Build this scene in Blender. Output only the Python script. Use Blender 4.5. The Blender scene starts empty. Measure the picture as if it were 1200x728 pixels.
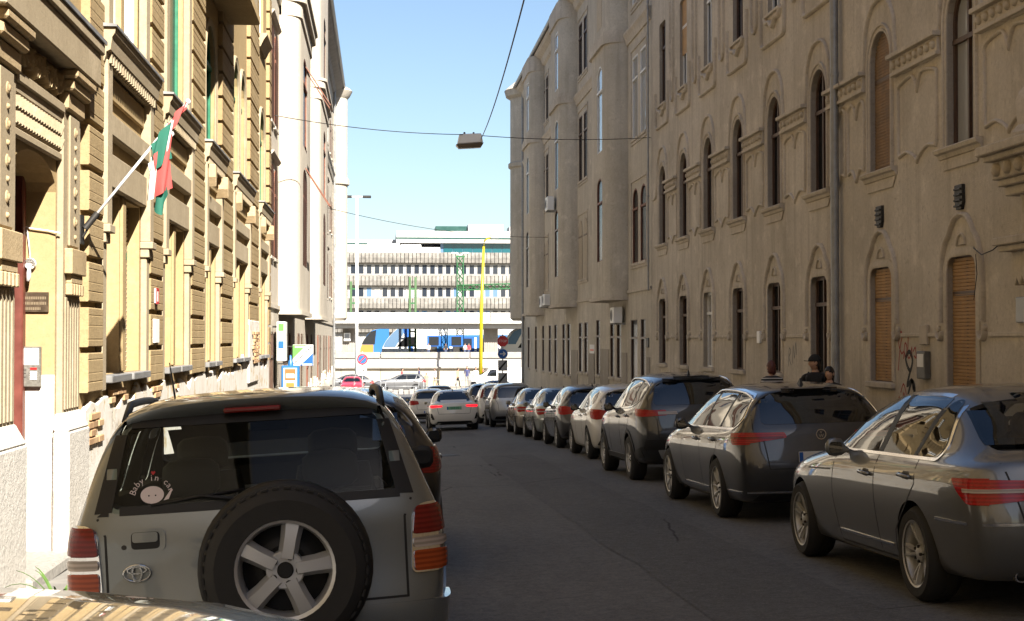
import bpy, bmesh, math, random
from mathutils import Vector, Matrix, Euler
from mathutils.bvhtree import BVHTree
R = math.radians
random.seed(7)
scene = bpy.context.scene
col = scene.collection

# ---------------------------------------------------------------- camera
cam = bpy.data.objects.new('camera', bpy.data.cameras.new('camera'))
col.objects.link(cam)
cam.location = (0, 0, 1.5)
cam.rotation_euler = (R(90 + 1.11), 0, R(-5.03))
cam.data.sensor_width = 36
cam.data.lens = 52.5
cam.data.clip_start = 0.05
cam.data.clip_end = 6000
scene.camera = cam

# ---------------------------------------------------------------- sky, sun, exposure
SUN_AZ, SUN_EL = 20.5, 38.0          # degrees right of straight behind the camera, elevation
world = bpy.data.worlds.new('World')
scene.world = world
world.use_nodes = True
wn = world.node_tree
sky = wn.nodes.new('ShaderNodeTexSky')
sky.sky_type = 'NISHITA'
sky.sun_disc = False
sky.sun_elevation = R(SUN_EL)
sky.sun_rotation = R(180 - SUN_AZ)
sky.air_density = 1.0
sky.dust_density = 1.0
sky.ozone_density = 2.0
bg = wn.nodes['Background']
bg.inputs[1].default_value = 0.05
wn.links.new(sky.outputs[0], bg.inputs[0])
sun = bpy.data.objects.new('sun', bpy.data.lights.new('sun', 'SUN'))
col.objects.link(sun)
sun.data.energy = 5.0
sun.data.angle = R(0.53)
sun.data.color = (1.0, 0.93, 0.82)
sd = Vector((math.sin(R(SUN_AZ)) * math.cos(R(SUN_EL)), -math.cos(R(SUN_AZ)) * math.cos(R(SUN_EL)), math.sin(R(SUN_EL))))
sun.rotation_euler = sd.to_track_quat('Z', 'Y').to_euler()
sun.location = (30, -60, 60)
scene.view_settings.view_transform = 'Standard'
scene.view_settings.look = 'None'
scene.view_settings.exposure = 1.75
scene.view_settings.gamma = 1
scene.view_settings.use_curve_mapping = False
scene.render.engine = 'CYCLES'
scene.cycles.max_bounces = 8
scene.cycles.transparent_max_bounces = 12
scene.cycles.sample_clamp_indirect = 6
scene.cycles.caustics_reflective = False
scene.cycles.caustics_refractive = False

# ---------------------------------------------------------------- helpers
def tag(o, label=None, cat=None, group=None, kind=None):
    if label: o['label'] = label
    if cat: o['category'] = cat
    if group: o['group'] = group
    if kind: o['kind'] = kind
    return o

def empty(name, loc=(0, 0, 0), rz=0, parent=None):
    o = bpy.data.objects.new(name, None)
    col.objects.link(o)
    o.location = loc
    o.rotation_euler = (0, 0, rz)
    o.empty_display_size = 0.1
    o.parent = parent
    return o

def link_mesh(name, me, mats, parent=None):
    o = bpy.data.objects.new(name, me)
    col.objects.link(o)
    o.parent = parent
    if mats is not None and len(me.materials) == 0:
        for m in (mats if isinstance(mats, (list, tuple)) else [mats]):
            me.materials.append(m)
    return o

def copy_tree(o, parent=None):
    c = o.copy()
    col.objects.link(c)
    c.parent = parent
    for ch in list(o.children):
        copy_tree(ch, c)
    return c

class MB:
    """collects boxes, prisms, sweeps; f maps local coordinates to world"""
    def __init__(s, f=None):
        s.v, s.p, s.m, s.f, s.mi = [], [], [], f, 0
    def add(s, vs, fs):
        b = len(s.v)
        s.v += [tuple(s.f(*q)) if s.f else tuple(q) for q in vs]
        s.p += [tuple(b + i for i in q) for q in fs]
        s.m += [s.mi] * len(fs)
        return s
    def box(s, a0, a1, b0, b1, c0, c1):
        return s.add([(a0, b0, c0), (a1, b0, c0), (a1, b1, c0), (a0, b1, c0), (a0, b0, c1), (a1, b0, c1), (a1, b1, c1), (a0, b1, c1)],
                     [(3, 2, 1, 0), (4, 5, 6, 7), (0, 1, 5, 4), (1, 2, 6, 5), (2, 3, 7, 6), (3, 0, 4, 7)])
    def prism(s, poly, c0, c1, back=True):
        n = len(poly)
        fs = [tuple(range(n, 2 * n))] + [(i, (i + 1) % n, n + (i + 1) % n, n + i) for i in range(n)]
        if back: fs.append(tuple(range(n - 1, -1, -1)))
        return s.add([(a, b, c0) for a, b in poly] + [(a, b, c1) for a, b in poly], fs)
    def ring(s, outer, inner, c0, c1):
        n = len(outer)
        vs = [(a, b, c) for c in (c0, c1) for q in (outer, inner) for a, b in q]
        fs = []
        for i in range(n):
            j = (i + 1) % n
            fs += [(2 * n + i, 2 * n + j, 3 * n + j, 3 * n + i), (i, j, 2 * n + j, 2 * n + i), (n + i, 3 * n + i, 3 * n + j, n + j), (i, n + i, n + j, j)]
        return s.add(vs, fs)
    def sweep(s, path, prof, c=0.0, closed=False):
        """path in the first two coordinates; prof = [(offset across, third coordinate)]"""
        n, k = len(path), len(prof)
        vs = []
        for i in range(n):
            a = path[i - 1] if (closed or i > 0) else path[i]
            b = path[(i + 1) % n] if (closed or i < n - 1) else path[i]
            p = path[i]
            d1 = (p[0] - a[0], p[1] - a[1]); d2 = (b[0] - p[0], b[1] - p[1])
            l1 = math.hypot(*d1); l2 = math.hypot(*d2)
            if l1 < 1e-9: d1, l1 = d2, l2
            if l2 < 1e-9: d2, l2 = d1, l1
            n1 = (-d1[1] / l1, d1[0] / l1); n2 = (-d2[1] / l2, d2[0] / l2)
            m = (n1[0] + n2[0], n1[1] + n2[1]); q = max(m[0] * n1[0] + m[1] * n1[1], 0.35)
            m = (m[0] / q, m[1] / q)
            vs += [(p[0] + m[0] * o, p[1] + m[1] * o, c + h) for o, h in prof]
        fs = []
        for i in range(n if closed else n - 1):
            for j in range(k - 1):
                a, b = i * k, ((i + 1) % n) * k
                fs.append((a + j, b + j, b + j + 1, a + j + 1))
        if not closed:
            fs.append(tuple(range(k))); fs.append(tuple((n - 1) * k + k - 1 - j for j in range(k)))
        return s.add(vs, fs)
    def tube(s, pts, r, n=8, cap=True):
        pts = [Vector(p) for p in pts]
        rr = r if isinstance(r, (list, tuple)) else [r] * len(pts)
        vs = []
        for i, p in enumerate(pts):
            t = (pts[min(i + 1, len(pts) - 1)] - pts[max(i - 1, 0)]).normalized()
            u = t.cross(Vector((0, 0, 1)) if abs(t.z) < .95 else Vector((1, 0, 0))).normalized()
            w = t.cross(u)
            vs += [tuple(p + (u * math.cos(6.2832 * k / n) + w * math.sin(6.2832 * k / n)) * rr[i]) for k in range(n)]
        fs = [(i * n + k, i * n + (k + 1) % n, (i + 1) * n + (k + 1) % n, (i + 1) * n + k) for i in range(len(pts) - 1) for k in range(n)]
        if cap: fs += [tuple(range(n - 1, -1, -1)), tuple(range((len(pts) - 1) * n, len(pts) * n))]
        return s.add(vs, fs)
    def lathe(s, prof, n=24, o=(0, 0, 0), axis='z', cap=True):
        """prof = [(radius, height)]"""
        vs = []
        for r, h in prof:
            for k in range(n):
                a = 6.283185 * k / n
                x, y = r * math.cos(a), r * math.sin(a)
                q = {'z': (x, y, h), 'y': (x, h, y), 'x': (h, x, y)}[axis]
                vs.append((q[0] + o[0], q[1] + o[1], q[2] + o[2]))
        fs = [(i * n + k, i * n + (k + 1) % n, (i + 1) * n + (k + 1) % n, (i + 1) * n + k) for i in range(len(prof) - 1) for k in range(n)]
        if cap: fs += [tuple(range(n - 1, -1, -1)), tuple(range((len(prof) - 1) * n, len(prof) * n))]
        return s.add(vs, fs)
    def mesh(s, name, mats=None, smooth=False, bevel=0, fix=True, angle=None):
        me = bpy.data.meshes.new(name)
        me.from_pydata(s.v, [], s.p)
        for i, f in enumerate(me.polygons): f.material_index = s.m[i]
        bm = bmesh.new(); bm.from_mesh(me)
        if fix: bmesh.ops.recalc_face_normals(bm, faces=bm.faces)
        if bevel:
            es = [e for e in bm.edges if len(e.link_faces) == 2 and e.calc_face_angle(0) > 0.6]
            bmesh.ops.bevel(bm, geom=es, offset=bevel, segments=1, affect='EDGES', clamp_overlap=True)
        bm.to_mesh(me); bm.free()
        if smooth:
            for f in me.polygons: f.use_smooth = True
            if angle: me.set_sharp_from_angle(angle=R(angle))
        if mats is not None:
            for m in (mats if isinstance(mats, (list, tuple)) else [mats]): me.materials.append(m)
        return me
    def build(s, name, mats, parent=None, **k):
        return link_mesh(name, s.mesh(name, mats, **k), None, parent)

def arc(cx, cy, r, a0, a1, n, ry=None):
    return [(cx + r * math.cos(R(a0 + (a1 - a0) * i / n)), cy + (ry or r) * math.sin(R(a0 + (a1 - a0) * i / n))) for i in range(n + 1)]

def roundpoly(pts, r, n=4):
    out = []
    for i, p in enumerate(pts):
        a, b = Vector(pts[i - 1]), Vector(pts[(i + 1) % len(pts)])
        p = Vector(p)
        d1, d2 = (a - p), (b - p)
        q = min(r, d1.length * .45, d2.length * .45)
        s, e = p + d1.normalized() * q, p + d2.normalized() * q
        for k in range(n + 1):
            t = k / n
            v = s * (1 - t) ** 2 + p * 2 * t * (1 - t) + e * t * t
            out.append((v.x, v.y))
    return out

def apply_mods(o):
    dg = bpy.context.evaluated_depsgraph_get()
    dg.update()
    me = bpy.data.meshes.new_from_object(o.evaluated_get(dg))
    o.modifiers.clear()
    old = o.data
    o.data = me
    bpy.data.meshes.remove(old)
    return me

def grow(poly, d):
    n = len(poly); out = []
    ar = sum(poly[i - 1][0] * poly[i][1] - poly[i][0] * poly[i - 1][1] for i in range(n))
    sg = -1 if ar > 0 else 1
    for i in range(n):
        a, p, b = Vector(poly[i - 1]), Vector(poly[i]), Vector(poly[(i + 1) % n])
        t = (b - a).normalized()
        out.append((p.x + sg * -t.y * d, p.y + sg * t.x * d))
    return out

def text_mesh(name, txt, size, mat, parent, loc, facing, extrude=.0006, align='CENTER', shear=0, spacing=1):
    cu = bpy.data.curves.new(name, 'FONT')
    cu.body = txt; cu.size = size; cu.extrude = extrude; cu.align_x = align; cu.align_y = 'CENTER'
    cu.resolution_u = 2; cu.shear = shear; cu.space_character = spacing
    o = bpy.data.objects.new(name, cu)
    col.objects.link(o)
    dg = bpy.context.evaluated_depsgraph_get(); dg.update()
    me = bpy.data.meshes.new_from_object(o.evaluated_get(dg))
    bpy.data.objects.remove(o)
    me.name = name
    me.materials.clear(); me.materials.append(mat)
    o = link_mesh(name, me, None, parent)
    o.location = loc
    o.rotation_euler = {'rear': (R(90), 0, R(-90)), 'south': (R(90), 0, 0), 'east': (R(90), 0, R(90)), 'west': (R(90), 0, R(-90))}[facing]
    return o

def road_z(x, y):
    yy = max(-40.0, min(y, 95.0))
    if yy > 70:                       # the slope eases off towards the junction
        t = (yy - 70) / 25
        yy = 70 + 25 * (t - t * t / 2)
    return 0.05 - 0.033 * yy - 0.03 * (3.65 - max(-1.65, min(6.1, x)))
# ---------------------------------------------------------------- materials
def nt(name):
    m = bpy.data.materials.new(name)
    m.use_nodes = True
    t = m.node_tree
    return m, t, t.nodes['Principled BSDF']

def node(t, ty, **k):
    n = t.nodes.new(ty)
    for a, b in k.items():
        if a == 'ins':
            for i, v in b.items():
                if hasattr(v, 'is_output') or isinstance(v, bpy.types.NodeSocket): t.links.new(v, n.inputs[i])
                else: n.inputs[i].default_value = v
        else: setattr(n, a, b)
    return n

def c4(c): return (c[0], c[1], c[2], 1)

def noise(t, vec, scale, detail=4, rough=.55):
    n = node(t, 'ShaderNodeTexNoise', ins={'Vector': vec, 'Scale': scale, 'Detail': detail, 'Roughness': rough})
    return n.outputs['Fac']

def ramp(t, fac, a, b, lo=0., hi=1.):
    n = node(t, 'ShaderNodeMapRange', ins={0: fac, 1: a, 2: b, 3: lo, 4: hi})
    return n.outputs[0]

def mixc(t, fac, a, b, mode='MIX'):
    n = node(t, 'ShaderNodeMix', data_type='RGBA', blend_type=mode)
    for i, v in ((0, fac), (6, a), (7, b)):
        if isinstance(v, bpy.types.NodeSocket): t.links.new(v, n.inputs[i])
        elif i == 0: n.inputs[i].default_value = v
        else: n.inputs[i].default_value = c4(v)
    return n.outputs[2]

def coords(t, scale=(1, 1, 1)):
    tc = node(t, 'ShaderNodeNewGeometry').outputs['Position']
    return node(t, 'ShaderNodeMapping', ins={0: tc, 3: scale}).outputs[0]

def bump(t, b, h, dist, strength=.6):
    n = node(t, 'ShaderNodeBump', ins={'Height': h, 'Distance': dist, 'Strength': strength})
    t.links.new(n.outputs[0], b.inputs['Normal'])

def simple(name, c, rough=.6, metal=0, coat=0, spec=.5, var=0, vscale=6, bmp=0, ior=None):
    m, t, b = nt(name)
    b.inputs['Base Color'].default_value = c4(c)
    b.inputs['Roughness'].default_value = rough
    b.inputs['Metallic'].default_value = metal
    b.inputs['Coat Weight'].default_value = coat
    b.inputs['Coat Roughness'].default_value = .03
    b.inputs['Specular IOR Level'].default_value = spec
    if ior: b.inputs['IOR'].default_value = ior
    if var:
        n = noise(t, coords(t), vscale)
        f = ramp(t, n, .3, .7)
        t.links.new(mixc(t, f, [x * (1 - var) for x in c], [min(x * (1 + var), 1) for x in c]), b.inputs['Base Color'])
        t.links.new(ramp(t, n, .2, .8, max(rough - .12, .02), min(rough + .12, 1)), b.inputs['Roughness'])
        if bmp: bump(t, b, noise(t, coords(t), vscale * 6), bmp)
    return m

def stucco(name, c, dark, light, streak=.5, grain=70, bmp=.006, stain=(.2, .15, .1), stain_amt=.35):
    m, t, b = nt(name)
    p = coords(t)
    big = ramp(t, noise(t, p, .55, 6, .6), .3, .7)
    med = ramp(t, noise(t, p, 3.2, 6, .65), .3, .72)
    st = ramp(t, noise(t, coords(t, (2.6, 2.6, .16)), 1.6, 6, .6), .48, .74)
    fine = ramp(t, noise(t, p, grain, 3, .7), .25, .75)
    cc = mixc(t, big, dark, light)
    cc = mixc(t, mathn(t, med, .45), cc, c)
    cc = mixc(t, mathn(t, st, streak), cc, stain)
    sp = ramp(t, noise(t, p, 8, 5, .7), .58, .7)
    cc = mixc(t, mathn(t, sp, stain_amt), cc, stain)
    gr = ramp(t, noise(t, p, 16, 5, .75), .36, .66)
    cc = mixc(t, mathn(t, gr, .34), cc, [x * .50 for x in c])
    cc = mixc(t, mathn(t, fine, .30), cc, [x * .55 for x in c])
    pt = ramp(t, noise(t, p, 1.7, 8, .7), .55, .68)
    cc = mixc(t, mathn(t, pt, .35), cc, [min(1, x * 1.2) for x in light])
    t.links.new(cc, b.inputs['Base Color'])
    b.inputs['Roughness'].default_value = .93
    b.inputs['Specular IOR Level'].default_value = .2
    h = mixc(t, .3, fine_socket(t, p, grain), fine_socket(t, p, 9))
    bump(t, b, h, bmp, .7)
    return m

def mathn(t, s, k, op='MULTIPLY'):
    return node(t, 'ShaderNodeMath', operation=op, ins={0: s, 1: k}).outputs[0]

def fine_socket(t, p, s):
    return noise(t, p, s, 4, .65)

M = {}
M['stucco_shade'] = stucco('brown_grey_render', (.62, .555, .46), (.42, .37, .295), (.72, .65, .55), .55, 60, .016, (.30, .255, .195), .42)
M['stucco_far'] = stucco('olive_grey_render', (.60, .545, .45), (.43, .385, .31), (.69, .63, .53), .5, 60, .014, (.30, .26, .20), .38)
M['trim_shade'] = stucco('grey_stone_trim', (.60, .535, .44), (.45, .395, .32), (.68, .61, .51), .4, 60, .004, (.2, .165, .12), .3)
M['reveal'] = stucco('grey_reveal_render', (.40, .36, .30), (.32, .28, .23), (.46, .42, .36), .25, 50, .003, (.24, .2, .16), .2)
M['yellow'] = stucco('ochre_yellow_render', (.42, .305, .155), (.365, .265, .132), (.475, .355, .195), .15, 60, .004, (.34, .24, .12), .14)
M['block'] = stucco('ochre_stone_block', (.385, .28, .147), (.305, .22, .112), (.44, .335, .19), .28, 40, .01, (.29, .2, .11), .35)
M['cream'] = stucco('cream_stone_trim', (.41, .335, .225), (.34, .272, .175), (.475, .395, .28), .3, 50, .005, (.30, .23, .15), .28)
M['carved'] = stucco('weathered_carved_stone', (.50, .375, .215), (.40, .30, .17), (.58, .45, .28), .4, 40, .01, (.22, .16, .1), .4)
M['white_render'] = stucco('cream_white_render', (.53, .48, .405), (.45, .405, .335), (.58, .53, .455), .45, 60, .004, (.55, .46, .35), .12)
M['white_base'] = stucco('chalky_white_plaster', (.66, .63, .58), (.55, .51, .45), (.70, .68, .64), .2, 30, .02, (.5, .42, .32), .25)

def peeled():
    m, t, b = nt('peeling_plaster_over_brick')
    p = coords(t)
    br = node(t, 'ShaderNodeTexBrick', ins={'Vector': node(t, 'ShaderNodeMapping', ins={0: node(t, 'ShaderNodeNewGeometry').outputs['Position'], 2: (R(90), 0, R(90))}).outputs[0],
              'Color1': (.40, .27, .16, 1), 'Color2': (.50, .36, .22, 1), 'Mortar': (.66, .6, .5, 1), 'Scale': 1.0, 'Mortar Size': .012, 'Brick Width': .28, 'Row Height': .075})
    n1 = noise(t, p, 1.3, 8, .62)
    n2 = noise(t, coords(t, (1, 1, 1.0)), 2.6, 8, .6)
    pl = mixc(t, ramp(t, noise(t, p, 5, 6, .6), .35, .7), (.68, .655, .61), (.58, .53, .46))
    pl = mixc(t, ramp(t, n2, .58, .60), pl, (.48, .36, .19))
    k = ramp(t, n1, .60, .615)
    c = mixc(t, k, pl, br.outputs[0])
    edge = mathn(t, ramp(t, n1, .575, .60), 1)
    c = mixc(t, mathn(t, mathn(t, edge, mathn(t, k, -1, 'MULTIPLY'), 'ADD'), .5), c, (.5, .42, .33))
    t.links.new(c, b.inputs['Base Color'])
    b.inputs['Roughness'].default_value = .95
    h = mixc(t, k, (1, 1, 1), (0, 0, 0))
    h2 = mixc(t, .18, h, noise(t, p, 25, 5, .7))
    bump(t, b, h2, .03, .9)
    return m
M['peeled'] = peeled()

def asphalt(name='worn_asphalt', k=1.0):
    m, t, b = nt(name)
    p = coords(t)
    big = ramp(t, noise(t, coords(t, (1, .25, 1)), .8, 5, .6), .3, .7)
    agg = ramp(t, noise(t, p, 48, 4, .85), .50, .60)
    med = ramp(t, noise(t, p, 9, 5, .7), .3, .7)
    c = mixc(t, big, [x * k for x in (.095, .097, .102)], [x * k for x in (.15, .152, .157)])
    c = mixc(t, mathn(t, med, .35), c, (.052, .054, .058))
    c = mixc(t, mathn(t, agg, .5), c, (.20, .20, .20))
    sp2 = ramp(t, noise(t, p, 22, 4, .85), .50, .58)
    c = mixc(t, mathn(t, sp2, .40), c, (.042, .043, .046))
    # cracks and tar lines
    v = node(t, 'ShaderNodeTexVoronoi', feature='DISTANCE_TO_EDGE', ins={'Vector': mixc(t, .12, p, node(t, 'ShaderNodeTexNoise', ins={'Vector': p, 'Scale': 1.5}).outputs['Color']), 'Scale': .32})
    cr = ramp(t, v.outputs['Distance'], .0, .006, 1, 0)
    gate = ramp(t, noise(t, p, .35, 3), .52, .6)
    c = mixc(t, mathn(t, cr, gate), c, (.012, .012, .012))
    t.links.new(c, b.inputs['Base Color'])
    t.links.new(ramp(t, med, 0, 1, .72, .92), b.inputs['Roughness'])
    b.inputs['Specular IOR Level'].default_value = .25
    bump(t, b, mixc(t, .5, noise(t, p, 140, 2, .8), noise(t, p, 18, 4)), .006, .8)
    return m
M['asphalt'] = asphalt()
M['asphalt_patch'] = asphalt('newer_asphalt', .78)
M['ground'] = simple('dusty_ground', (.2, .185, .16), .95, var=.2, vscale=2)
M['pavement'] = simple('grey_mastic_pavement', (.20, .19, .175), .9, var=.22, vscale=3.5, bmp=.004)
M['kerb'] = simple('granite_kerb', (.30, .285, .26), .85, var=.25, vscale=25, bmp=.004)
M['concrete'] = simple('pale_concrete', (.36, .325, .265), .9, var=.12, vscale=1.2, bmp=.004)
M['concrete_white'] = simple('white_painted_concrete', (.40, .39, .375), .8, var=.05, vscale=1)
M['concrete_dark'] = simple('grey_ribbed_concrete', (.27, .25, .23), .9, var=.15, vscale=2)
M['zinc'] = simple('zinc_sheet', (.33, .33, .33), .45, .6, var=.2, vscale=4)
M['roof'] = simple('dark_roof_tile', (.09, .075, .065), .85, var=.3, vscale=6)
M['pipe'] = simple('weathered_zinc_pipe', (.28, .285, .29), .5, .5, var=.2, vscale=5)
M['iron'] = simple('dark_iron', (.03, .028, .026), .55, .4, var=.3, vscale=12)
M['black'] = simple('black_plastic', (.012, .012, .013), .5, spec=.3)
M['black_gloss'] = simple('gloss_black_trim', (.008, .008, .009), .12, coat=.5)
M['rubber'] = simple('tyre_rubber', (.016, .016, .017), .82, var=.2, vscale=30)
M['alloy'] = simple('silver_alloy', (.50, .51, .53), .42, .55)
M['alloy_dark'] = simple('dull_grey_alloy', (.30, .30, .31), .38, .8)
M['chrome'] = simple('chrome', (.75, .75, .76), .12, 1)
M['interior'] = simple('charcoal_interior_fabric', (.035, .034, .034), .9)
M['seat_cloth'] = simple('grey_seat_cloth', (.03, .03, .03), .9)
M['disc'] = simple('brake_disc', (.12, .11, .1), .5, .7)
M['green'] = simple('green_window_paint', (.02, .16, .085), .5, var=.2, vscale=9)
M['brown'] = simple('brown_window_paint', (.075, .04, .025), .5, var=.3, vscale=9)
M['oxblood'] = simple('oxblood_door_paint', (.12, .03, .02), .5, var=.3, vscale=6)
M['red_wood'] = simple('red_brown_joinery', (.16, .06, .035), .6, var=.3, vscale=8)
M['white_frame'] = simple('white_window_paint', (.72, .72, .70), .5, var=.06, vscale=5)
M['shutter_brown'] = simple('sun_bleached_shutter', (.40, .245, .115), .65, var=.18, vscale=5)
M['shutter_dark'] = simple('tan_brown_shutter', (.22, .135, .07), .65, var=.3, vscale=4)
M['shutter_pale'] = simple('dusty_grey_shutter', (.44, .38, .30), .75, var=.12, vscale=6)
M['white_metal'] = simple('white_painted_metal', (.78, .78, .76), .45, var=.04, vscale=3)
M['grey_metal'] = simple('grey_painted_metal', (.33, .34, .35), .45, .3, var=.1, vscale=4)
M['meter'] = simple('dull_grey_meter_metal', (.12, .115, .105), .5, .2, var=.2, vscale=9)
M['rib'] = simple('weathered_ribbed_concrete', (.185, .175, .16), .9, var=.35, vscale=1.3)
M['green_metal'] = simple('green_painted_steel', (.015, .10, .03), .5, var=.12, vscale=3)
M['green_pale'] = simple('pale_green_steel', (.05, .11, .04), .55, var=.12, vscale=3)
M['yellow_metal'] = simple('yellow_painted_steel', (.40, .32, .01), .45, var=.05, vscale=2)
M['blue'] = simple('blue_sign_paint', (.01, .09, .36), .45)
M['sky_blue'] = simple('sky_blue_paint', (.02, .12, .32), .4)
M['white'] = simple('white_paint', (.62, .62, .61), .45)
M['office_frame'] = simple('pale_office_frames', (.34, .335, .32), .6, var=.08, vscale=2)
M['red'] = simple('red_sign_paint', (.50, .025, .03), .45)
M['green_sign'] = simple('bright_green_print', (.10, .42, .06), .5)
M['orange_red'] = simple('orange_red_print', (.65, .11, .03), .5)
M['ochre_print'] = simple('ochre_print', (.32, .17, .03), .5)
M['paper'] = simple('white_paper', (.78, .77, .74), .8)
M['bronze'] = simple('dark_bronze_plaque', (.10, .07, .045), .45, .6, var=.2, vscale=20)
M['bronze_text'] = simple('pale_bronze_lettering', (.22, .17, .11), .5, .4)
M['stainless'] = simple('brushed_steel_panel', (.30, .29, .26), .4, .7, var=.1, vscale=40)
M['red_led'] = simple('red_display', (.5, .02, .02), .3)
M['spray_black'] = simple('black_spray_paint', (.02, .02, .02), .7)
M['spray_red'] = simple('red_spray_paint', (.32, .05, .035), .7)
M['spray_blue'] = simple('faded_blue_spray_paint', (.20, .20, .19), .8)
M['skin'] = simple('skin', (.50, .29, .19), .55, var=.08, vscale=30)
M['leaf'] = simple('weed_leaf', (.06, .12, .02), .6, var=.3, vscale=10)
M['bush'] = simple('dark_shrub_leaf', (.045, .075, .02), .6, var=.3, vscale=10)
M['teal_metal'] = simple('dark_teal_cladding', (.006, .05, .042), .4, var=.15, vscale=1)
M['flag_red'] = simple('flag_red_cloth', (.38, .065, .06), .85, var=.08, vscale=8)
M['flag_white'] = simple('flag_white_cloth', (.55, .54, .52), .85)
M['flag_green'] = simple('flag_green_cloth', (.012, .11, .075), .85, var=.08, vscale=8)

def glass_dark(name, c, rough=.03, ior=1.6, wob=0):
    m, t, b = nt(name)
    b.inputs['Base Color'].default_value = c4(c)
    b.inputs['Roughness'].default_value = rough
    b.inputs['IOR'].default_value = ior
    if wob: bump(t, b, noise(t, coords(t), 1.7, 2), wob, .5)
    return m
M['pane'] = glass_dark('old_window_glass', (.010, .010, .011), .22, 1.15, .02)
M['pane_curtain'] = glass_dark('window_glass_over_net_curtain', (.30, .30, .29), .08, 1.35, .02)
M['pane_office'] = glass_dark('dark_office_glass', (.022, .028, .04), .08, 1.5)
M['pane_office_blue'] = glass_dark('blue_office_glass', (.09, .16, .26), .08, 1.5)
M['pane_teal'] = glass_dark('teal_curtain_wall_glass', (.006, .075, .095), .08, 1.55)
M['car_glass'] = glass_dark('dark_car_glass', (.006, .007, .008), .02, 1.75)
M['screen_dark'] = glass_dark('dark_display_screen', (.02, .022, .025), .15, 1.5)

def glass_clear(name, tint, f0=1.55):
    m, t, b = nt(name)
    t.nodes.remove(b)
    tr = node(t, 'ShaderNodeBsdfTransparent', ins={0: c4(tint)})
    gl = node(t, 'ShaderNodeBsdfGlossy', ins={0: (1, 1, 1, 1), 'Roughness': .015})
    fr = node(t, 'ShaderNodeFresnel', ins={0: f0})
    mx = node(t, 'ShaderNodeMixShader', ins={0: fr.outputs[0], 1: tr.outputs[0], 2: gl.outputs[0]})
    t.links.new(mx.outputs[0], t.nodes['Material Output'].inputs[0])
    return m
M['clear_glass'] = glass_clear('tinted_clear_car_glass', (.78, .86, .84), 1.42)

M['low_glass'] = glass_clear('lightly_tinted_rear_glass', (.80, .87, .85), 1.24)
M['tinted_glass'] = glass_clear('dark_tinted_car_glass', (.30, .33, .33), 1.6)
def paint(name, c, metal=.55, rough=.38, flake=.1):
    m, t, b = nt(name)
    b.inputs['Metallic'].default_value = metal
    b.inputs['Roughness'].default_value = rough
    b.inputs['Coat Weight'].default_value = 1
    b.inputs['Coat Roughness'].default_value = .03
    b.inputs['Coat IOR'].default_value = 1.5
    tc = node(t, 'ShaderNodeTexCoord').outputs['Object']
    f = noise(t, tc, 900, 1)
    cc = mixc(t, ramp(t, f, .3, .7), [x * (1 - flake) for x in c], [min(1, x * (1 + flake)) for x in c])
    d = ramp(t, noise(t, tc, 3.5, 6, .65), .45, .75)          # road dust
    cc = mixc(t, mathn(t, d, .10), cc, (.20, .18, .15))
    t.links.new(cc, b.inputs['Base Color'])
    t.links.new(ramp(t, d, 0, 1, .02, .12), b.inputs['Coat Roughness'])
    return m
P = {
 'toyota': paint('greenish_silver_paint', (.155, .175, .185)),
 'mercedes': paint('grey_metallic_paint', (.135, .14, .143)),
 'estate': paint('anthracite_metallic_paint', (.034, .036, .040), .4),
 'suv': paint('dark_grey_blue_paint', (.014, .016, .019), .25),
 'white': paint('white_car_paint', (.70, .68, .63), 0, .4, .02),
 'pearl': paint('pearl_white_paint', (.66, .64, .58), .1, .4, .02),
 'black': paint('black_brown_paint', (.018, .017, .016)),
 'silver': paint('silver_paint', (.42, .42, .41)),
 'beige': paint('champagne_beige_paint', (.40, .36, .29)),
 'green_silver': paint('pale_green_silver_paint', (.30, .32, .29)),
 'red': paint('bright_red_paint', (.45, .02, .03), 0, .4, .02),
 'blue': paint('steel_blue_paint', (.12, .18, .30)),
 'grey_light': paint('dull_silver_paint', (.2, .2, .205)),
 'grey': paint('mid_grey_paint', (.16, .16, .165)),
 'dark_grey': paint('graphite_paint', (.05, .05, .052)),
}

def lamp_mat(name, c, em=0):
    m, t, b = nt(name)
    tc = node(t, 'ShaderNodeTexCoord').outputs['Object']
    w = node(t, 'ShaderNodeTexWave', bands_direction='Z', ins={'Vector': tc, 'Scale': 14, 'Distortion': .6})
    cc = mixc(t, ramp(t, w.outputs['Fac'], .2, .8), [x * .72 for x in c], [min(1, x * 1.12) for x in c])
    t.links.new(cc, b.inputs['Base Color'])
    b.inputs['Roughness'].default_value = .16
    b.inputs['Specular IOR Level'].default_value = .35
    if em:
        b.inputs['Emission Color'].default_value = c4(c)
        b.inputs['Emission Strength'].default_value = em
    return m
M['lamp_red'] = lamp_mat('red_lamp_lens', (.36, .010, .009))
M['lamp_dark'] = lamp_mat('dark_red_lamp_lens', (.17, .010, .008))
M['lamp_lit'] = lamp_mat('lit_red_lamp_lens', (.75, .01, .02), .7)
M['lamp_clear'] = lamp_mat('clear_lamp_lens', (.40, .34, .30))
M['lamp_amber'] = lamp_mat('amber_lamp_lens', (.33, .055, .012))
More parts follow.
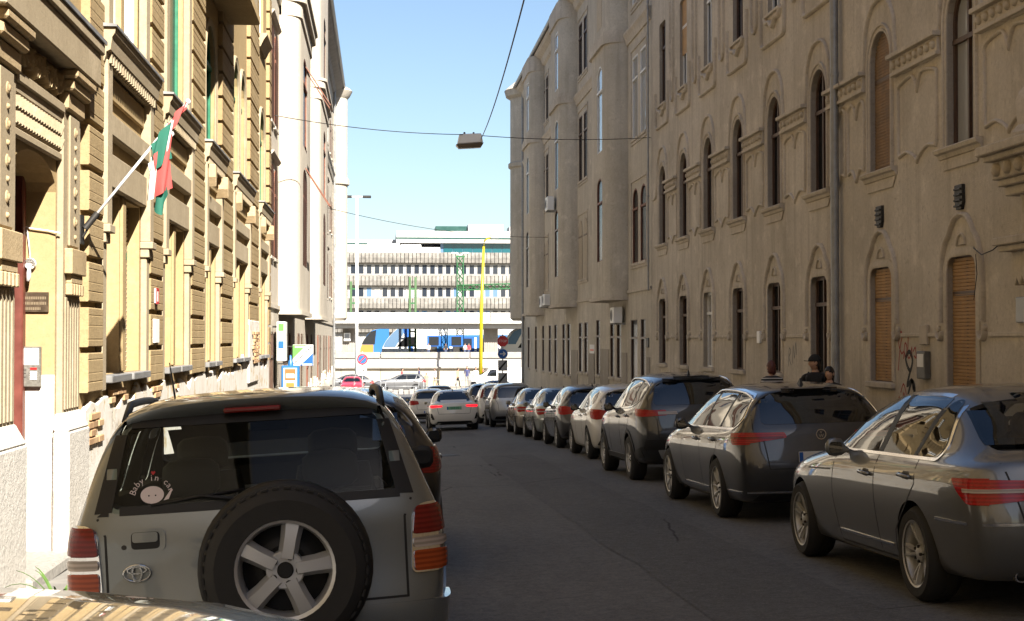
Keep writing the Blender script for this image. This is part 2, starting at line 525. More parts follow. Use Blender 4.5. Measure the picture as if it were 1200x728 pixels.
# ---------------------------------------------------------------- the setting: ground, road, pavements
XL, XR = -2.75, 8.30                # facade planes left and right
YE = 88.0                           # where the two street fronts end
def sheet(name, xs, ys, fz, mat, parent=None):
    v = [(x, y, fz(x, y)) for y in ys for x in xs]
    n = len(xs)
    f = [(j * n + i, j * n + i + 1, (j + 1) * n + i + 1, (j + 1) * n + i) for j in range(len(ys) - 1) for i in range(n - 1)]
    me = bpy.data.meshes.new(name); me.from_pydata(v, [], f)
    for p in me.polygons: p.use_smooth = True
    return link_mesh(name, me, mat, parent)
def rng(a, b, s):
    n = max(1, int(round((b - a) / s)))
    return [a + (b - a) * i / n for i in range(n + 1)]
ZJ = road_z(0, 120)                 # level of the junction
def ground_z(x, y):
    return min(road_z(x, y), road_z(-1.65, y)) - .25
tag(sheet('ground', [-1500, -300, -60, -20, -3, -1.7, 5.8, 9, 20, 60, 300, 1500], [-600, -150, -60, -40] + rng(-30, 100, 5) + [110, 140, 200, 400, 900, 3000], ground_z, M['ground']), kind='structure')
road = tag(sheet('road', [-1.65, -.6, 1, 3.65, 4.8, 6.1], [-150, -90] + rng(-40, 95, 2.5), road_z, M['asphalt']), kind='structure')
tag(sheet('cross_road', [-70, -20, -8, -1.66, 1, 3.65, 6.11, 20, 70], rng(95, 127, 4), lambda x, y: road_z(x, 95) * (1 - (y - 95) / 32) + (ZJ - .05) * (y - 95) / 32, M['asphalt']), kind='structure')
# newer strips of asphalt, laid over trenches
def overlay(name, poly, dz, mat, parent):
    m = MB()
    k = len(poly) // 2
    top = []
    for i in range(k - 1):
        a, b, c, d = poly[i], poly[i + 1], poly[-2 - i], poly[-1 - i]
        m.add([(q[0], q[1], road_z(*q) + dz) for q in (a, b, c, d)], [(0, 1, 2, 3)])
    return m.build(name, mat, parent, fix=False)
def trench(x0, x1, y0, y1, w=.03):
    ys = rng(y0, y1, 1.2)
    rr = random.Random(int(x0 * 100 + y0))
    L = [(x0 + rr.uniform(-w, w), y) for y in ys]; Q = [(x1 + rr.uniform(-w, w), y) for y in ys]
    return overlay('asphalt_patch', Q + L[::-1], .004, M['asphalt_patch'], road)
trench(2.15, 3.3, 4, 33)
trench(.2, 1.15, 36, 62)
trench(2.3, 3.0, 47, 80)
# drain and manhole lids in the road
for x, y, r_ in ((1.5, 34.0, .33), (2.4, 66, .33)):
    m = MB(); m.lathe([(r_, 0), (r_, .008), (r_ - .03, .010), (r_ - .035, .004), (r_ - .05, .009), (.001, .009)], 28, cap=False)
    o = m.build('manhole_lid', M['iron'], road, smooth=True, angle=30)
    o.location = (x, y, road_z(x, y)); o.rotation_euler = (-.033, -.03, 0)

KL, KR = -1.65, 6.1
tag(sheet('pavement_left', [XL - .6, XL + .2, KL - .15], [-150, -90] + rng(-40, 95, 2.5), lambda x, y: road_z(KL, y) + .12, M['pavement']), kind='structure')
tag(sheet('pavement_right', [KR + .15, 7, XR + .6], [-150, -90] + rng(-40, 95, 2.5), lambda x, y: road_z(KR, y) + .12, M['pavement']), kind='structure')
def kerb_mesh(seed):
    rr = random.Random(seed)
    m = MB(); j = lambda s: rr.uniform(-s, s)
    m.add([(-.075 + j(.004), .006, -.2), (.075 + j(.004), .006, -.2), (.075 + j(.004), .994, -.2), (-.075, .994, -.2), (-.075, .006, .124 + j(.003)), (.068 + j(.004), .006, .124 + j(.003)), (.068 + j(.004), .994, .124 + j(.003)), (-.075, .994, .124 + j(.003))],
          [(3, 2, 1, 0), (4, 5, 6, 7), (0, 1, 5, 4), (1, 2, 6, 5), (2, 3, 7, 6), (3, 0, 4, 7)])
    return m.mesh('kerb_stone', M['kerb'], bevel=.012)
km = [kerb_mesh(i) for i in range(5)]
kerbs = {}
for nm, x, sg in (('kerb_left', KL - .075, 1), ('kerb_right', KR + .075, -1)):
    root = tag(empty(nm), kind='structure')
    for i in range(0, 80):
        y = 2 + i
        o = link_mesh('kerb_stone', random.choice(km), None, root)
        o.location = (x, y, road_z(KL if sg == 1 else KR, y) + random.uniform(-.004, .004))
        o.rotation_euler = (-.033, 0, 0 if sg == 1 else 0)
        o.scale = (sg, 1, 1)
# ---------------------------------------------------------------- facades: s along the street, h height, d outwards from the wall
FR = lambda s, h, d: (XR - d, s, h)
FL = lambda s, h, d: (XL + d, s, h)
def rect(s0, s1, h0, h1): return [(s0, h0), (s1, h0), (s1, h1), (s0, h1)]
def archp(s0, s1, h0, h1, rise=None, n=10):
    r = (s1 - s0) / 2; ry = rise if rise else r
    return [(s0, h0), (s1, h0)] + arc((s0 + s1) / 2, h1 - ry, r, 0, 180, n, ry)
def rrect(s0, s1, h0, h1, r=.16):
    return [(s0, h0), (s1, h0)] + arc(s1 - r, h1 - r, r, 0, 90, 4) + arc(s0 + r, h1 - r, r, 90, 180, 4)
def wall_cut(name, F, outline, depth, cuts, mats, parent):
    """a wall slab with window recesses cut into its face; cuts = [(polygon, depth)]"""
    m = MB(F); m.prism(outline, -depth, 0)
    o = m.build(name, mats[0], parent)
    c = MB(F)
    for poly, d in cuts: c.prism(poly, -d, .3)
    k = c.build('cutter', mats[1] if len(mats) > 1 else mats[0], None)
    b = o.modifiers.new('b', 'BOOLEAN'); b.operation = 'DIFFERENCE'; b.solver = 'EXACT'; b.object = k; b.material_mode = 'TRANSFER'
    apply_mods(o)
    d = k.data; bpy.data.objects.remove(k); bpy.data.meshes.remove(d)
    return o
HALF = lambda w, d: [(-w / 2, 0), (-w * .42, d * 1.0), (-w * .15, d * 1.5), (w * .15, d * 1.5), (w * .42, d * 1.0), (w / 2, 0)]
BAND = lambda w, d: [(-w / 2, 0), (-w / 2, d * .6), (-w * .2, d), (w * .2, d * .55), (w / 2, d * .55), (w / 2, 0)]
def inset(poly, d): return grow(poly, -d)
def casement(F, poly, depth, frame_mat, pane_mat, parent, mullions=(), transoms=(), fw=.07, shutter=None, sh_from=None, ajar=0):
    """frame ring with bars (part), pane and shutter (sub-parts), set back by depth"""
    ss, hh = [p[0] for p in poly], [p[1] for p in poly]
    s0, s1, h0, h1 = min(ss), max(ss), min(hh), max(hh)
    m = MB(F); m.ring(poly, inset(poly, fw), -depth + .01, -depth + .07)
    for u in mullions: x = s0 + (s1 - s0) * u; m.box(x - .03, x + .03, h0 + .02, h1 - .03, -depth + .012, -depth + .08)
    for u in transoms: y = h0 + (h1 - h0) * u; m.box(s0 + .02, s1 - .02, y - .035, y + .035, -depth + .014, -depth + .09)
    w = m.build('window', frame_mat, parent)
    p = MB(F); p.prism(inset(poly, .01), -depth + .012, -depth + .03)
    p.build('pane', pane_mat, w)
    if shutter:
        m = MB(F)
        z, top = h0 + .01, h1
        z = max(z, sh_from if sh_from else z)
        st = .052
        while z < top - .01:
            # clip each lath to the opening
            zz = min(z + st, top)
            xs = span(poly, z + .026)
            if xs:
                a, b = xs
                m.add([(a + .012, z, -depth + .07), (b - .012, z, -depth + .07), (b - .012, z + .008, -depth + .082), (a + .012, z + .008, -depth + .082), (a + .012, zz - .008, -depth + .092), (b - .012, zz - .008, -depth + .092), (b - .012, zz, -depth + .07), (a + .012, zz, -depth + .07)],
                      [(0, 1, 2, 3), (3, 2, 5, 4), (4, 5, 6, 7)])
            z += st
        m.build('roller_shutter', shutter, w, fix=False)
    return w
def span(poly, h):
    xs = []
    for a, b in zip(poly, poly[1:] + poly[:1]):
        if (a[1] - h) * (b[1] - h) < 0: xs.append(a[0] + (b[0] - a[0]) * (h - a[1]) / (b[1] - a[1]))
    return (min(xs), max(xs)) if len(xs) >= 2 else None
def spline(pts, n=5):
    out = []
    for i in range(len(pts) - 1):
        p0, p1, p2, p3 = [Vector(pts[max(0, min(len(pts) - 1, i + k))]) for k in (-1, 0, 1, 2)]
        for j in range(n):
            t = j / n
            q = .5 * ((2 * p1) + (p2 - p0) * t + (2 * p0 - 5 * p1 + 4 * p2 - p3) * t * t + (3 * p1 - p0 - 3 * p2 + p3) * t ** 3)
            out.append((q.x, q.y))
    out.append(tuple(pts[-1]))
    return out

# ------------------------------------------------ right, near: brown rendered house with arched windows
near = tag(empty('brown_house', (XR, 30, 0)), 'long brown rendered house with arched windows and curved plaster mouldings behind parked cars', 'building')
def under(o):
    """keep world coordinates under a parent that is not at the origin"""
    o.matrix_parent_inverse = Matrix.Translation(-o.parent.location) if o.parent else Matrix()
    return o
near.location = (0, 0, 0)
WC = [14.0, 17.4, 20.75, 24.2, 27.72, 30.95, 34.15, 37.35, 40.45, 43.5]      # window axes
cuts = []
Gp, F1p, F2p, F3p = [], [], [], []
for s in WC:
    Gp.append(rrect(s - .54, s + .54, .80, 2.70)); F1p.append(archp(s - .50, s + .50, 4.32, 6.64)); F2p.append(rrect(s - .48, s + .48, 8.48, 10.9, .12)); F3p.append(rrect(s - .48, s + .48, 12.6, 14.8, .12))
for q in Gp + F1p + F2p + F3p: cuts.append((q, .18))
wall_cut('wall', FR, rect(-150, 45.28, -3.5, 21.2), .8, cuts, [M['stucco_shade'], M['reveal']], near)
# ground floor
for i, s in enumerate(WC):
    sh = [M['shutter_brown'], M['shutter_brown'], M['shutter_brown'], M['shutter_brown']][i] if i < 4 else None
    casement(FR, Gp[i], .16, M['brown'] if i != 7 else M['white_frame'], M['pane'] if i != 7 else M['pane_curtain'], near, (.5,), (.72,), .07, sh)
    m = MB(FR)
    m.sweep([(s - .60, .82), (s - .60, 2.50)] + arc(s - .34, 2.50, .26, 180, 90, 4) + arc(s + .34, 2.50, .26, 90, 0, 4) + [(s + .60, .82)], BAND(.13, .035))
    m.build('window_surround', M['trim_shade'], near, smooth=True, angle=40)
    # ogee hood mould that drops to a scrolled foot
    left = spline([(s - .02, 3.30), (s - .22, 3.26), (s - .38, 3.14), (s - .48, 3.02), (s - .62, 2.90), (s - .74, 2.66), (s - .79, 2.35), (s - .80, 1.75)], 5)
    path = left[::-1] + [(2 * s - a - .04, b) for a, b in left]
    m = MB(FR); m.sweep(path, HALF(.075, .045)); m.build('hood_moulding', M['trim_shade'], near, smooth=True, angle=50)
    for sg in (-1, 1):
        m = MB(FR)
        m.sweep([(s + sg * (.80 + .10 * math.cos(t)) - sg * .02, 1.62 - .12 * math.sin(t) ) for t in [R(180 * k / 8) for k in range(9)]], HALF(.06, .05))
        m.lathe([(.05, 0), (.05, .04), (.02, .06), (.001, .062)], 10, o=(s + sg * .85, 1.66, 0), cap=False)
        m.build('scroll_foot', M['trim_shade'], near, smooth=True, angle=50)
    m = MB(FR); m.sweep([(s - .17, 2.86)] + arc(s, 2.86, .155, 180, 0, 8) + [(s + .17, 2.86), (s - .15, 2.86)], HALF(.035, .022)); m.build('half_round_ornament', M['trim_shade'], near, smooth=True)
    m = MB(FR); m.box(s - .66, s + .66, .70, .795, -.30, .08); m.build('window_sill', M['trim_shade'], near, bevel=.01)
    if i < len(WC) - 1 and i != 3:
        m = MB(FR); m.box(s + .98, WC[i + 1] - .98, 1.54, 1.60, 0, .035); m.build('string_course', M['trim_shade'], near, bevel=.008)
# first floor
for i, s in enumerate(WC):
    sh = M['shutter_dark'] if i in (3,) else None
    casement(FR, F1p[i], .16, M['brown'], M['pane_curtain'] if i == 2 else M['pane'], near, (.42,) if i < 4 else (.5,), (.66,), .075, sh, 4.34)
    m = MB(FR)
    m.sweep([(s - .57, 4.34), (s - .57, 6.14)] + arc(s, 6.14, .57, 180, 0, 16)[1:-1] + [(s + .57, 6.14), (s + .57, 4.34)], [(-.07, 0), (-.07, .02), (-.03, .03), (-.02, .012), (.01, .012), (.02, .04), (.06, .045), (.07, 0)])
    m.build('window_surround', M['trim_shade'], near, smooth=True, angle=40)
    left = spline([(s - .10, 7.18), (s - .34, 7.12), (s - .56, 6.94), (s - .70, 6.70), (s - .72, 6.50), (s - .82, 6.05), (s - 1.0, 5.80), (s - 1.25, 5.76), (s - 1.56, 5.76)], 5)
    m = MB(FR); m.sweep(left[::-1] + [(2 * s - a, b) for a, b in left], HALF(.07, .04)); m.build('hood_moulding', M['trim_shade'], near, smooth=True, angle=50)
    m = MB(FR); m.sweep([(s - .80, 4.29), (s + .80, 4.29)], [(-.13, 0), (-.13, .03), (-.07, .05), (-.05, .10), (.0, .12), (.02, .10), (.02, 0)])
    m.build('window_sill', M['trim_shade'], near)
    m = MB(FR); m.prism([(s - .76, 4.15), (s + .76, 4.15), (s + .62, 3.98), (s - .62, 3.98)], 0, .025); m.build('apron_panel', M['trim_shade'], near, bevel=.008)
    if i < 4 or i in (5, 6, 8): # carved vent below the sill
        m = MB(FR); m.prism([(s - .16 + .02, 3.72), (s + .14, 3.72), (s + .15, 3.50), (s + .08, 3.36), (s - .10, 3.36), (s - .15, 3.46)], -.02, .05)
        for k in range(4): m.box(s - .12, s + .12, 3.40 + .08 * k, 3.43 + .08 * k, .05, .075)
        if i < 4: m.build('vent_grille', M['iron'], near, bevel=.006)
    # capital and shield panel on the pier between the windows
    if i < len(WC) - 1:
        a, b = s + .74, WC[i + 1] - .74
        if i == 3: a, b = s + .74, s + 1.9
        for (a, b) in ([(a, b)] if i != 3 else [(s + .74, s + 1.75), (WC[4] - 1.75, WC[4] - .74)]):
            c = (a + b) / 2
            m = MB(FR); m.box(a - .05, b + .05, 6.02, 6.09, 0, .16); m.box(a, b, 5.80, 6.02, 0, .07); m.box(a - .02, b + .02, 5.74, 5.80, 0, .10)
            cap = m.build('pier_capital', M['trim_shade'], near, bevel=.008)
            n = max(3, int((b - a) / .22))
            for k in range(n):
                m = MB(FR); x = a + (b - a) * (k + .5) / n
                m.lathe([(.07, .07), (.065, .10), (.04, .125), (.001, .13)], 10, o=(x, 5.91, 0), cap=False)
                m.build('bead', M['trim_shade'], cap, smooth=True)
            w = (b - a) * .40
            path = spline([(c, 5.38), (c - .10, 5.55), (c - .26, 5.64), (c - w, 5.56), (c - w - .04, 5.40)], 4) + [(c - w - .04, 4.50)] + spline([(c - w, 4.42), (c - w * .55, 4.46), (c - .10, 4.34), (c, 4.26)], 4)
            full = path + [(2 * c - p, q) for p, q in path[-2:0:-1]]
            m = MB(FR); m.sweep(full, HALF(.055, .03), closed=True); m.build('shield_moulding', M['trim_shade'], near, smooth=True, angle=50)
# second floor
for i, s in enumerate(WC):
    casement(FR, F2p[i], .16, M['white_frame'] if i % 3 else M['brown'], M['pane'], near, (.5,), (.7,), .07, M['shutter_brown'] if i in (8,) else None, 9.4 if i == 8 else None)
    casement(FR, F3p[i], .16, M['brown'], M['pane'], near, (.5,), (.7,), .07)
    path = [(s - 1.58, 7.62)] + spline([(s - 1.1, 7.62), (s - .92, 7.72), (s - .88, 7.95), (s - .86, 8.4), (s - .80, 8.55)], 4)
    m = MB(FR); m.sweep([(s - .95, 9.0)] + [(s - .93, 8.2)] + arc(s - 1.12 + .35, 7.98, .16, 180, 270, 4) + [(s + .55, 7.82)] + arc(s + .80, 7.98, .16, 270, 360, 4) + [(s + .96, 8.9)], HALF(.08, .05)); m.build('sill_moulding', M['trim_shade'], near, smooth=True, angle=50)
    m = MB(FR); m.sweep(spline([(s - .62, 8.44), (s - .50, 8.30), (s - .25, 8.28), (s, 8.14), (s + .25, 8.28), (s + .50, 8.30), (s + .62, 8.44)], 5), HALF(.10, .06)); m.build('apron_scroll', M['trim_shade'], near, smooth=True, angle=50)
    m = MB(FR); m.box(s - .60, s + .60, 8.42, 8.475, -.3, .07); m.build('window_sill', M['trim_shade'], near, bevel=.008)
    if i < len(WC) - 1:
        c = (s + WC[i + 1]) / 2
        m = MB(FR); m.sweep([(c - .24, 11.2), (c - .24, 8.55)] + arc(c, 8.55, .24, 180, 360, 8)[1:] + [(c + .24, 11.2)], HALF(.06, .04)); m.build('panel_moulding', M['trim_shade'], near, smooth=True, angle=50)
m = MB(FR); m.sweep([(-150, 21.1), (45.25, 21.1)], [(-.5, 0), (-.45, .25), (-.2, .3), (-.1, .55), (.15, .6), (.15, 0)]); m.build('eaves_cornice', M['trim_shade'], near)
m = MB(); m.add([(XR - .6, -150, 21.26), (XR - .6, 45.25, 21.26), (XR + 8, 45.25, 25.0), (XR + 8, -150, 25.0), (XR - .6, -150, 21.0), (XR - .6, 45.25, 21.0), (XR + 8, 45.25, 21.0), (XR + 8, -150, 21.0)], [(0, 1, 2, 3), (0, 1, 5, 4), (1, 2, 6, 5), (3, 0, 4, 7), (2, 3, 7, 6), (4, 5, 6, 7)])
m.build('roof', M['roof'], near)
m = MB(); m.box(XR + .8, XR + 14, -150, 45.25, -3.5, 20.9); m.build('house_block', M['stucco_shade'], near)
m = MB(FR); m.box(-150, 19.0, -3.5, .32, 0, .05); m.box(19.0, 45.25, -3.5, -.35, 0, .05); m.build('plinth', M['stucco_shade'], near)
# oriel console at the right edge of the view
con = MB(FR)
c0 = 17.6
def stack(m, rows, s0, s1):
    for (h0, h1, d, e) in rows: m.box(s0 - e, s1 + e, h0, h1, -.02, d)
stack(con, [(3.86, 3.98, .62, .16), (3.78, 3.86, .54, .10), (3.55, 3.78, .44, .04), (3.46, 3.55, .38, .0), (3.34, 3.46, .30, -.04)], 17.0, 18.6)
co = con.build('console_cornice', M['trim_shade'], near, bevel=.015)
for k in range(5):
    m = MB(FR); m.lathe([(.09, .44), (.085, .48), (.05, .51), (.001, .515)], 10, o=(17.1 + .34 * k, 3.67, 0), cap=False); m.build('bead', M['trim_shade'], co, smooth=True)
m = MB(FR)
for k in range(3): m.lathe([(.10, 2.86), (.115, 2.95), (.10, 3.05), (.10, 3.28), (.13, 3.34)], 12, cap=True); 
m = MB()
for k in range(3):
    m.lathe([(.09, 2.78), (.10, 2.95), (.09, 3.05), (.09, 3.28), (.12, 3.36)], 12, o=(XR - .12, 17.15 + .55 * k, 0))
m.build('console_colonnettes', M['trim_shade'], near, smooth=True, angle=40)
m = MB(FR); stack(m, [(2.70, 2.80, .46, .10), (2.62, 2.70, .40, .05)], 17.0, 18.5)
for k in range(7):
    m.prism([(17.06 + .21 * k, 2.62), (17.24 + .21 * k, 2.62), (17.24 + .21 * k, 2.30), (17.15 + .21 * k, 2.18), (17.06 + .21 * k, 2.30)], 0, .30 - .006 * abs(k - 3) ** 2)
m.build('fluted_bracket', M['trim_shade'], near, bevel=.012)
m = MB(FR); m.prism([(17.3, 2.25), (18.3, 2.25), (18.0, 1.9), (17.6, 1.9)], 0, .2); m.build('bracket_foot', M['trim_shade'], near, bevel=.03)
m = MB(FR); m.lathe([(.34, 3.98), (.36, 4.1), (.28, 4.2), (.30, 4.5), (.24, 4.62), (.12, 4.78), (.05, 4.95), (.001, 5.0)], 14, cap=False)
m = MB(); m.lathe([(.34, 3.98), (.36, 4.1), (.27, 4.2), (.30, 4.5), (.25, 4.62), (.12, 4.78), (.05, 4.95), (.001, 5.0)], 8, o=(XR - .05, 18.1, 0), cap=False); m.build('finial', M['trim_shade'], near, smooth=True, angle=30)
m = MB(FR); m.box(16.8, 18.35, -1, 1.9, 0, .16); m.build('corner_pilaster', M['trim_shade'], near, bevel=.02)
# thin rainwater pipe
def downpipe(s, h0, h1, F, r_=.065, parent=None, lab=None, nm='downpipe'):
    m = MB(); m.tube([F(s, h0, .12), F(s, h0 + .25, .12), F(s, h1, .12)], r_, 10)
    for h in [h0 + .9 + 2.0 * k for k in range(int((h1 - h0) / 2.0))]:
        p = F(s, h, .12); m.lathe([(r_ + .012, -.03), (r_ + .012, .03)], 10, o=p)
    o = m.build(nm, M['pipe'], None, smooth=True, angle=40)
    return tag(o, lab, 'pipe', None)
downpipe(26.35, -.6, 20.9, FR, .075, None, 'grey zinc downpipe on the near brown facade between two windows')
# small things fixed to the wall
def on_wall(nm, F, s0, s1, h0, h1, d, mat, lab, cat, bevel=.01, d0=0):
    m = MB(F); m.box(s0, s1, h0, h1, d0, d)
    return tag(m.build(nm, mat, None, bevel=bevel), lab, cat)
b1 = on_wall('meter_box', FR, 21.98, 22.32, .90, 1.32, .10, M['meter'], 'tall grey meter box low on the wall between two shuttered windows', 'meter box')
m = MB(FR); m.box(22.02, 22.28, 1.08, 1.28, .10, .105); m.build('warning_label', M['paper'], b1)
b2 = on_wall('junction_box', FR, 22.02, 22.34, 1.42, 1.72, .05, M['shutter_pale'], 'small pale square box above the grey meter box', 'junction box')
on_wall('house_number_plate', FR, 18.55, 18.85, 1.72, 2.05, .04, M['grey_metal'], 'little dark framed plate under the carved bracket at right edge', 'plate')
tag(MB(FR).box(31.98, 32.22, 1.42, 1.68, 0, .07).build('wall_box', M['white_metal'], None, bevel=.01), 'small white doorbell box on the brown wall beside a dark window', 'wall box')
m = MB(); m.tube([FR(20.2, 2.78, .05), FR(19.8, 2.66, .10), FR(19.4, 2.70, .11), FR(19.0, 2.86, .05)], .008, 6)
m.tube([FR(20.0, 2.68, .10), FR(19.96, 2.4, .10), FR(20.1, 2.05, .09)], .006, 6)
tag(m.build('wall_cable', M['black'], None, smooth=True), 'loose black cable hanging above the rightmost shuttered window', 'cable')
# graffiti: flat paint on the wall
def scrawl(paths, w, mat, s0, h0, sc, lab):
    m = MB(FR)
    for p in paths: m.sweep([(s0 - a * sc, h0 + b * sc) for a, b in spline(p, 5)], [(-w / 2, .003), (w / 2, .003)])
    return tag(m.build('graffiti', mat, None, fix=False), lab, 'graffiti')
scrawl([[(0, 0), (.15, .6), (.3, .9), (.2, 1.0), (.05, .7), (.25, .45), (.4, .5)], [(.4, .3), (.5, .7), (.65, .6), (.55, .35), (.45, .5)], [(.75, .9), (.72, .4), (.85, .35), (1.0, .6), (1.0, .3)], [(1.1, .5), (1.25, .6), (1.3, .35), (1.15, .4)]], .03, M['spray_red'], 23.4, 1.0, .62, 'red scribbled tag beside the grey meter box')
scrawl([[(.1, .95), (.0, 1.15), (.25, 1.3), (.45, 1.1), (.3, .85), (.1, .95)], [(.3, .85), (.1, .5), (.4, .62), (.5, .4)], [(.1, .2), (.4, .6), (.6, .4), (.3, .1), (.1, -.1)], [(.5, .5), (.7, .0), (.8, -.15)]], .07, M['spray_black'], 23.05, .45, .66, 'thick black sprayed tag left of the grey meter box')
scrawl([[(0, 0), (.2, .4), (.3, .1), (.5, .5), (.6, .2)], [(.3, .5), (.5, .7), (.7, .4)]], .03, M['spray_red'], 23.5, .3, .7, 'faint red scribble low under the red tag')
scrawl([[(0, 0), (.1, .6), (.3, .5), (.1, .3), (.35, .05)], [(.5, .1), (.6, .7), (.75, .3), (.9, .8), (1.0, .4)]], .03, M['spray_blue'], 29.9, .95, .6, 'faded grey scribble on the wall behind the walkers')

# ------------------------------------------------ right, far: grey-olive house with rounded oriels
far = tag(empty('oriel_house'), 'tall olive grey house with rounded oriel bays and a corner turret', 'building')
EV = 16.1
cuts = []
win = []        # polygon, frame, pane, mullions, transoms, shutter
def W(poly, fm='brown', pm='pane', mu=(), tr=(.7,), sh=None, depth=.07):
    cuts.append((poly, depth + .02)); win.append((poly, fm, pm, mu, tr, sh, depth))
for c in (47.5, 60.9, 74.9):
    for k, (sa, sb) in enumerate(((-1.28, -.22), (.22, 1.28))):
        for (h0, h1, ar) in ((4.0, 6.45, 1), (8.1, 10.8, 0), (12.5, 14.7, 0)):
            p = archp(c + sa, c + sb, h0, h1, .4) if ar else rrect(c + sa, c + sb, h0, h1, .1)
            red = (c < 50 and ar)
            W(p, 'red_wood' if red else 'white_frame' if c < 50 else 'brown', 'pane_curtain' if (c < 50 and not ar) else 'pane', (), (.72,), M['shutter_pale'] if (c > 55 and ar) else None)
for c, hs in ((56.5, ((4.0, 6.2), (8.2, 10.4))), (69.6, ((4.0, 6.2), (8.2, 10.6), (12.6, 14.6))), (81.6, ((4.0, 6.3), (8.2, 10.6)))):
    for h0, h1 in hs: W(rrect(c - .35, c + .35, h0, h1, .1))
for s0, s1, h1 in ((46.4, 47.3, 2.15), (47.9, 49.2, 2.15), (51.2, 52.2, 2.2), (52.7, 53.7, 2.2), (56.2, 57.2, 2.25), (59.5, 60.6, 2.2), (61.1, 62.3, 2.2), (65.0, 66.2, 2.2), (66.8, 68.0, 2.2), (70.0, 71.2, 2.2), (72.4, 73.6, 2.2), (75.6, 76.6, 2.2), (79.2, 80.2, 2.2), (83, 84.2, 2.2)):
    W(rect(s0, s1, .15 if s0 < 64 else -.1, h1), 'brown', 'pane', (), (.7,), None, .09)
wall_cut('wall', FR, rect(45.30, YE - 1.4, -4, EV - .2), .8, cuts, [M['stucco_far'], M['stucco_far']], far)
for p, fm, pm, mu, tr, sh, dp in win:
    casement(FR, p, dp, M[fm], M[pm], far, mu, tr, .06, sh)
    s0, s1, h0 = min(a for a, b in p), max(a for a, b in p), min(b for a, b in p)
    m = MB(FR); m.box(s0 - .1, s1 + .1, h0 - .10, h0 - .005, -.05, .06); m.build('window_sill', M['trim_shade'], far, bevel=.01)
for c in (47.5, 60.9, 74.9):
    for h0, h1 in ((3.82, 6.75), (7.9, 11.1), (12.3, 14.95)):
        m = MB(FR); m.ring(rect(c - 1.5, c + 1.5, h0, h1), rect(c - 1.42, c + 1.42, h0 + .08, h1 - .08), 0, .035); m.build('panel_frame', M['trim_shade'], far)
def plan_bay(s0, s1, d, r=.75, n=6):
    """rounded oriel plan in (d, s): near corner softly rounded"""
    pts = [(-.1, s0)] + [(d - r + r * math.cos(R(-90 + 90 * k / n)) , s0 + r + r * math.sin(R(-90 + 90 * k / n))) for k in range(n + 1)] + [(d - r + r * math.cos(R(90 * k / n)), s1 - r + r * math.sin(R(90 * k / n))) for k in range(n + 1)] + [(-.1, s1)]
    return pts
def bay_solid(F, plan, h0, h1, grow_d=0):
    m = MB()
    n = len(plan)
    ps = [(d + grow_d, s) for d, s in plan]
    vs = [F(s, h0, d) for d, s in ps] + [F(s, h1, d) for d, s in ps]
    m.add(vs, [tuple(range(n)), tuple(range(n, 2 * n))] + [(i, (i + 1) % n, n + (i + 1) % n, n + i) for i in range(n)])
    return m
def oriel(F, parent, s0, s1, d, h0, h1, bands, mat, trim, wins, r=.75, cap=None):
    plan = plan_bay(s0, s1, d, r)
    o = bay_solid(F, plan, h0, h1).build('oriel', mat, parent, smooth=True, angle=30)
    c = MB(F)
    for poly, *_ in wins: c.prism(poly, d - .10, d + .3)
    if wins:
        k = c.build('cutter', mat, None)
        b = o.modifiers.new('b', 'BOOLEAN'); b.operation = 'DIFFERENCE'; b.solver = 'EXACT'; b.object = k
        me = apply_mods(o); q = k.data; bpy.data.objects.remove(k); bpy.data.meshes.remove(q)
        me.set_sharp_from_angle(angle=R(30))
    FF = lambda s, h, dd: F(s, h, dd + d)
    for poly, fm, pm, sh in wins:
        w = casement(FF, poly, .08, M[fm], M[pm], o, (), (.7,), .06, sh)
    for hb, ht, gd in bands:
        bay_solid(F, plan, hb, ht, gd).build('oriel_band', trim, o, smooth=True, angle=30)
    return o
WS = lambda c, w, h0, h1, a=1: archp(c - w / 2, c + w / 2, h0, h1, .35) if a else rrect(c - w / 2, c + w / 2, h0, h1, .1)
for s0, s1, wc, bot in ((49.7, 54.0, 51.4, 2.95), (62.7, 67.0, 64.2, 3.0), (75.4, 79.8, 77.0, 2.85)):
    oriel(FR, far, s0, s1, .72, bot, EV - .1, [(bot - .12, bot, .10), (11.55, 11.85, .10), (11.85, 12.0, .04), (15.2, EV - .15, .08)], M['stucco_far'], M['trim_shade'],
          [(WS(wc, 1.25, 4.2, 7.1), 'red_wood' if wc < 60 else 'brown', 'pane', None), (WS(wc, 1.2, 8.0, 11.0), 'white_frame', 'pane_curtain' if wc < 60 else 'pane', None), (WS(wc, 1.2, 12.3, 14.8, 0), 'white_frame' if wc > 60 else 'brown', 'pane_curtain' if wc > 60 else 'pane', M['shutter_pale'] if wc < 60 else None)])
m = MB(FR); m.sweep([(45.32, 11.6), (YE - 1.4, 11.6)], [(-.2, 0), (-.2, .05), (0, .10), (.12, .16), (.2, .16), (.2, 0)]); m.build('string_course', M['trim_shade'], far)
m = MB(FR); m.sweep([(45.32, 3.1), (YE - 1.4, 3.1)], [(-.05, 0), (-.05, .05), (.05, .05), (.05, 0)]); m.build('string_course', M['trim_shade'], far)
m = MB(FR); m.sweep([(45.32, EV - .15), (YE - 1.4, EV - .15)], [(-.55, 0), (-.45, .12), (-.2, .2), (-.05, .42), (.1, .5), (.1, 0)]); m.build('eaves_cornice', M['trim_shade'], far)
m = MB(); m.tube([FR(45.32, EV + .05, .58), FR(YE - 1, EV + .05, .58)], .09, 8); m.build('gutter', M['pipe'], far, smooth=True)
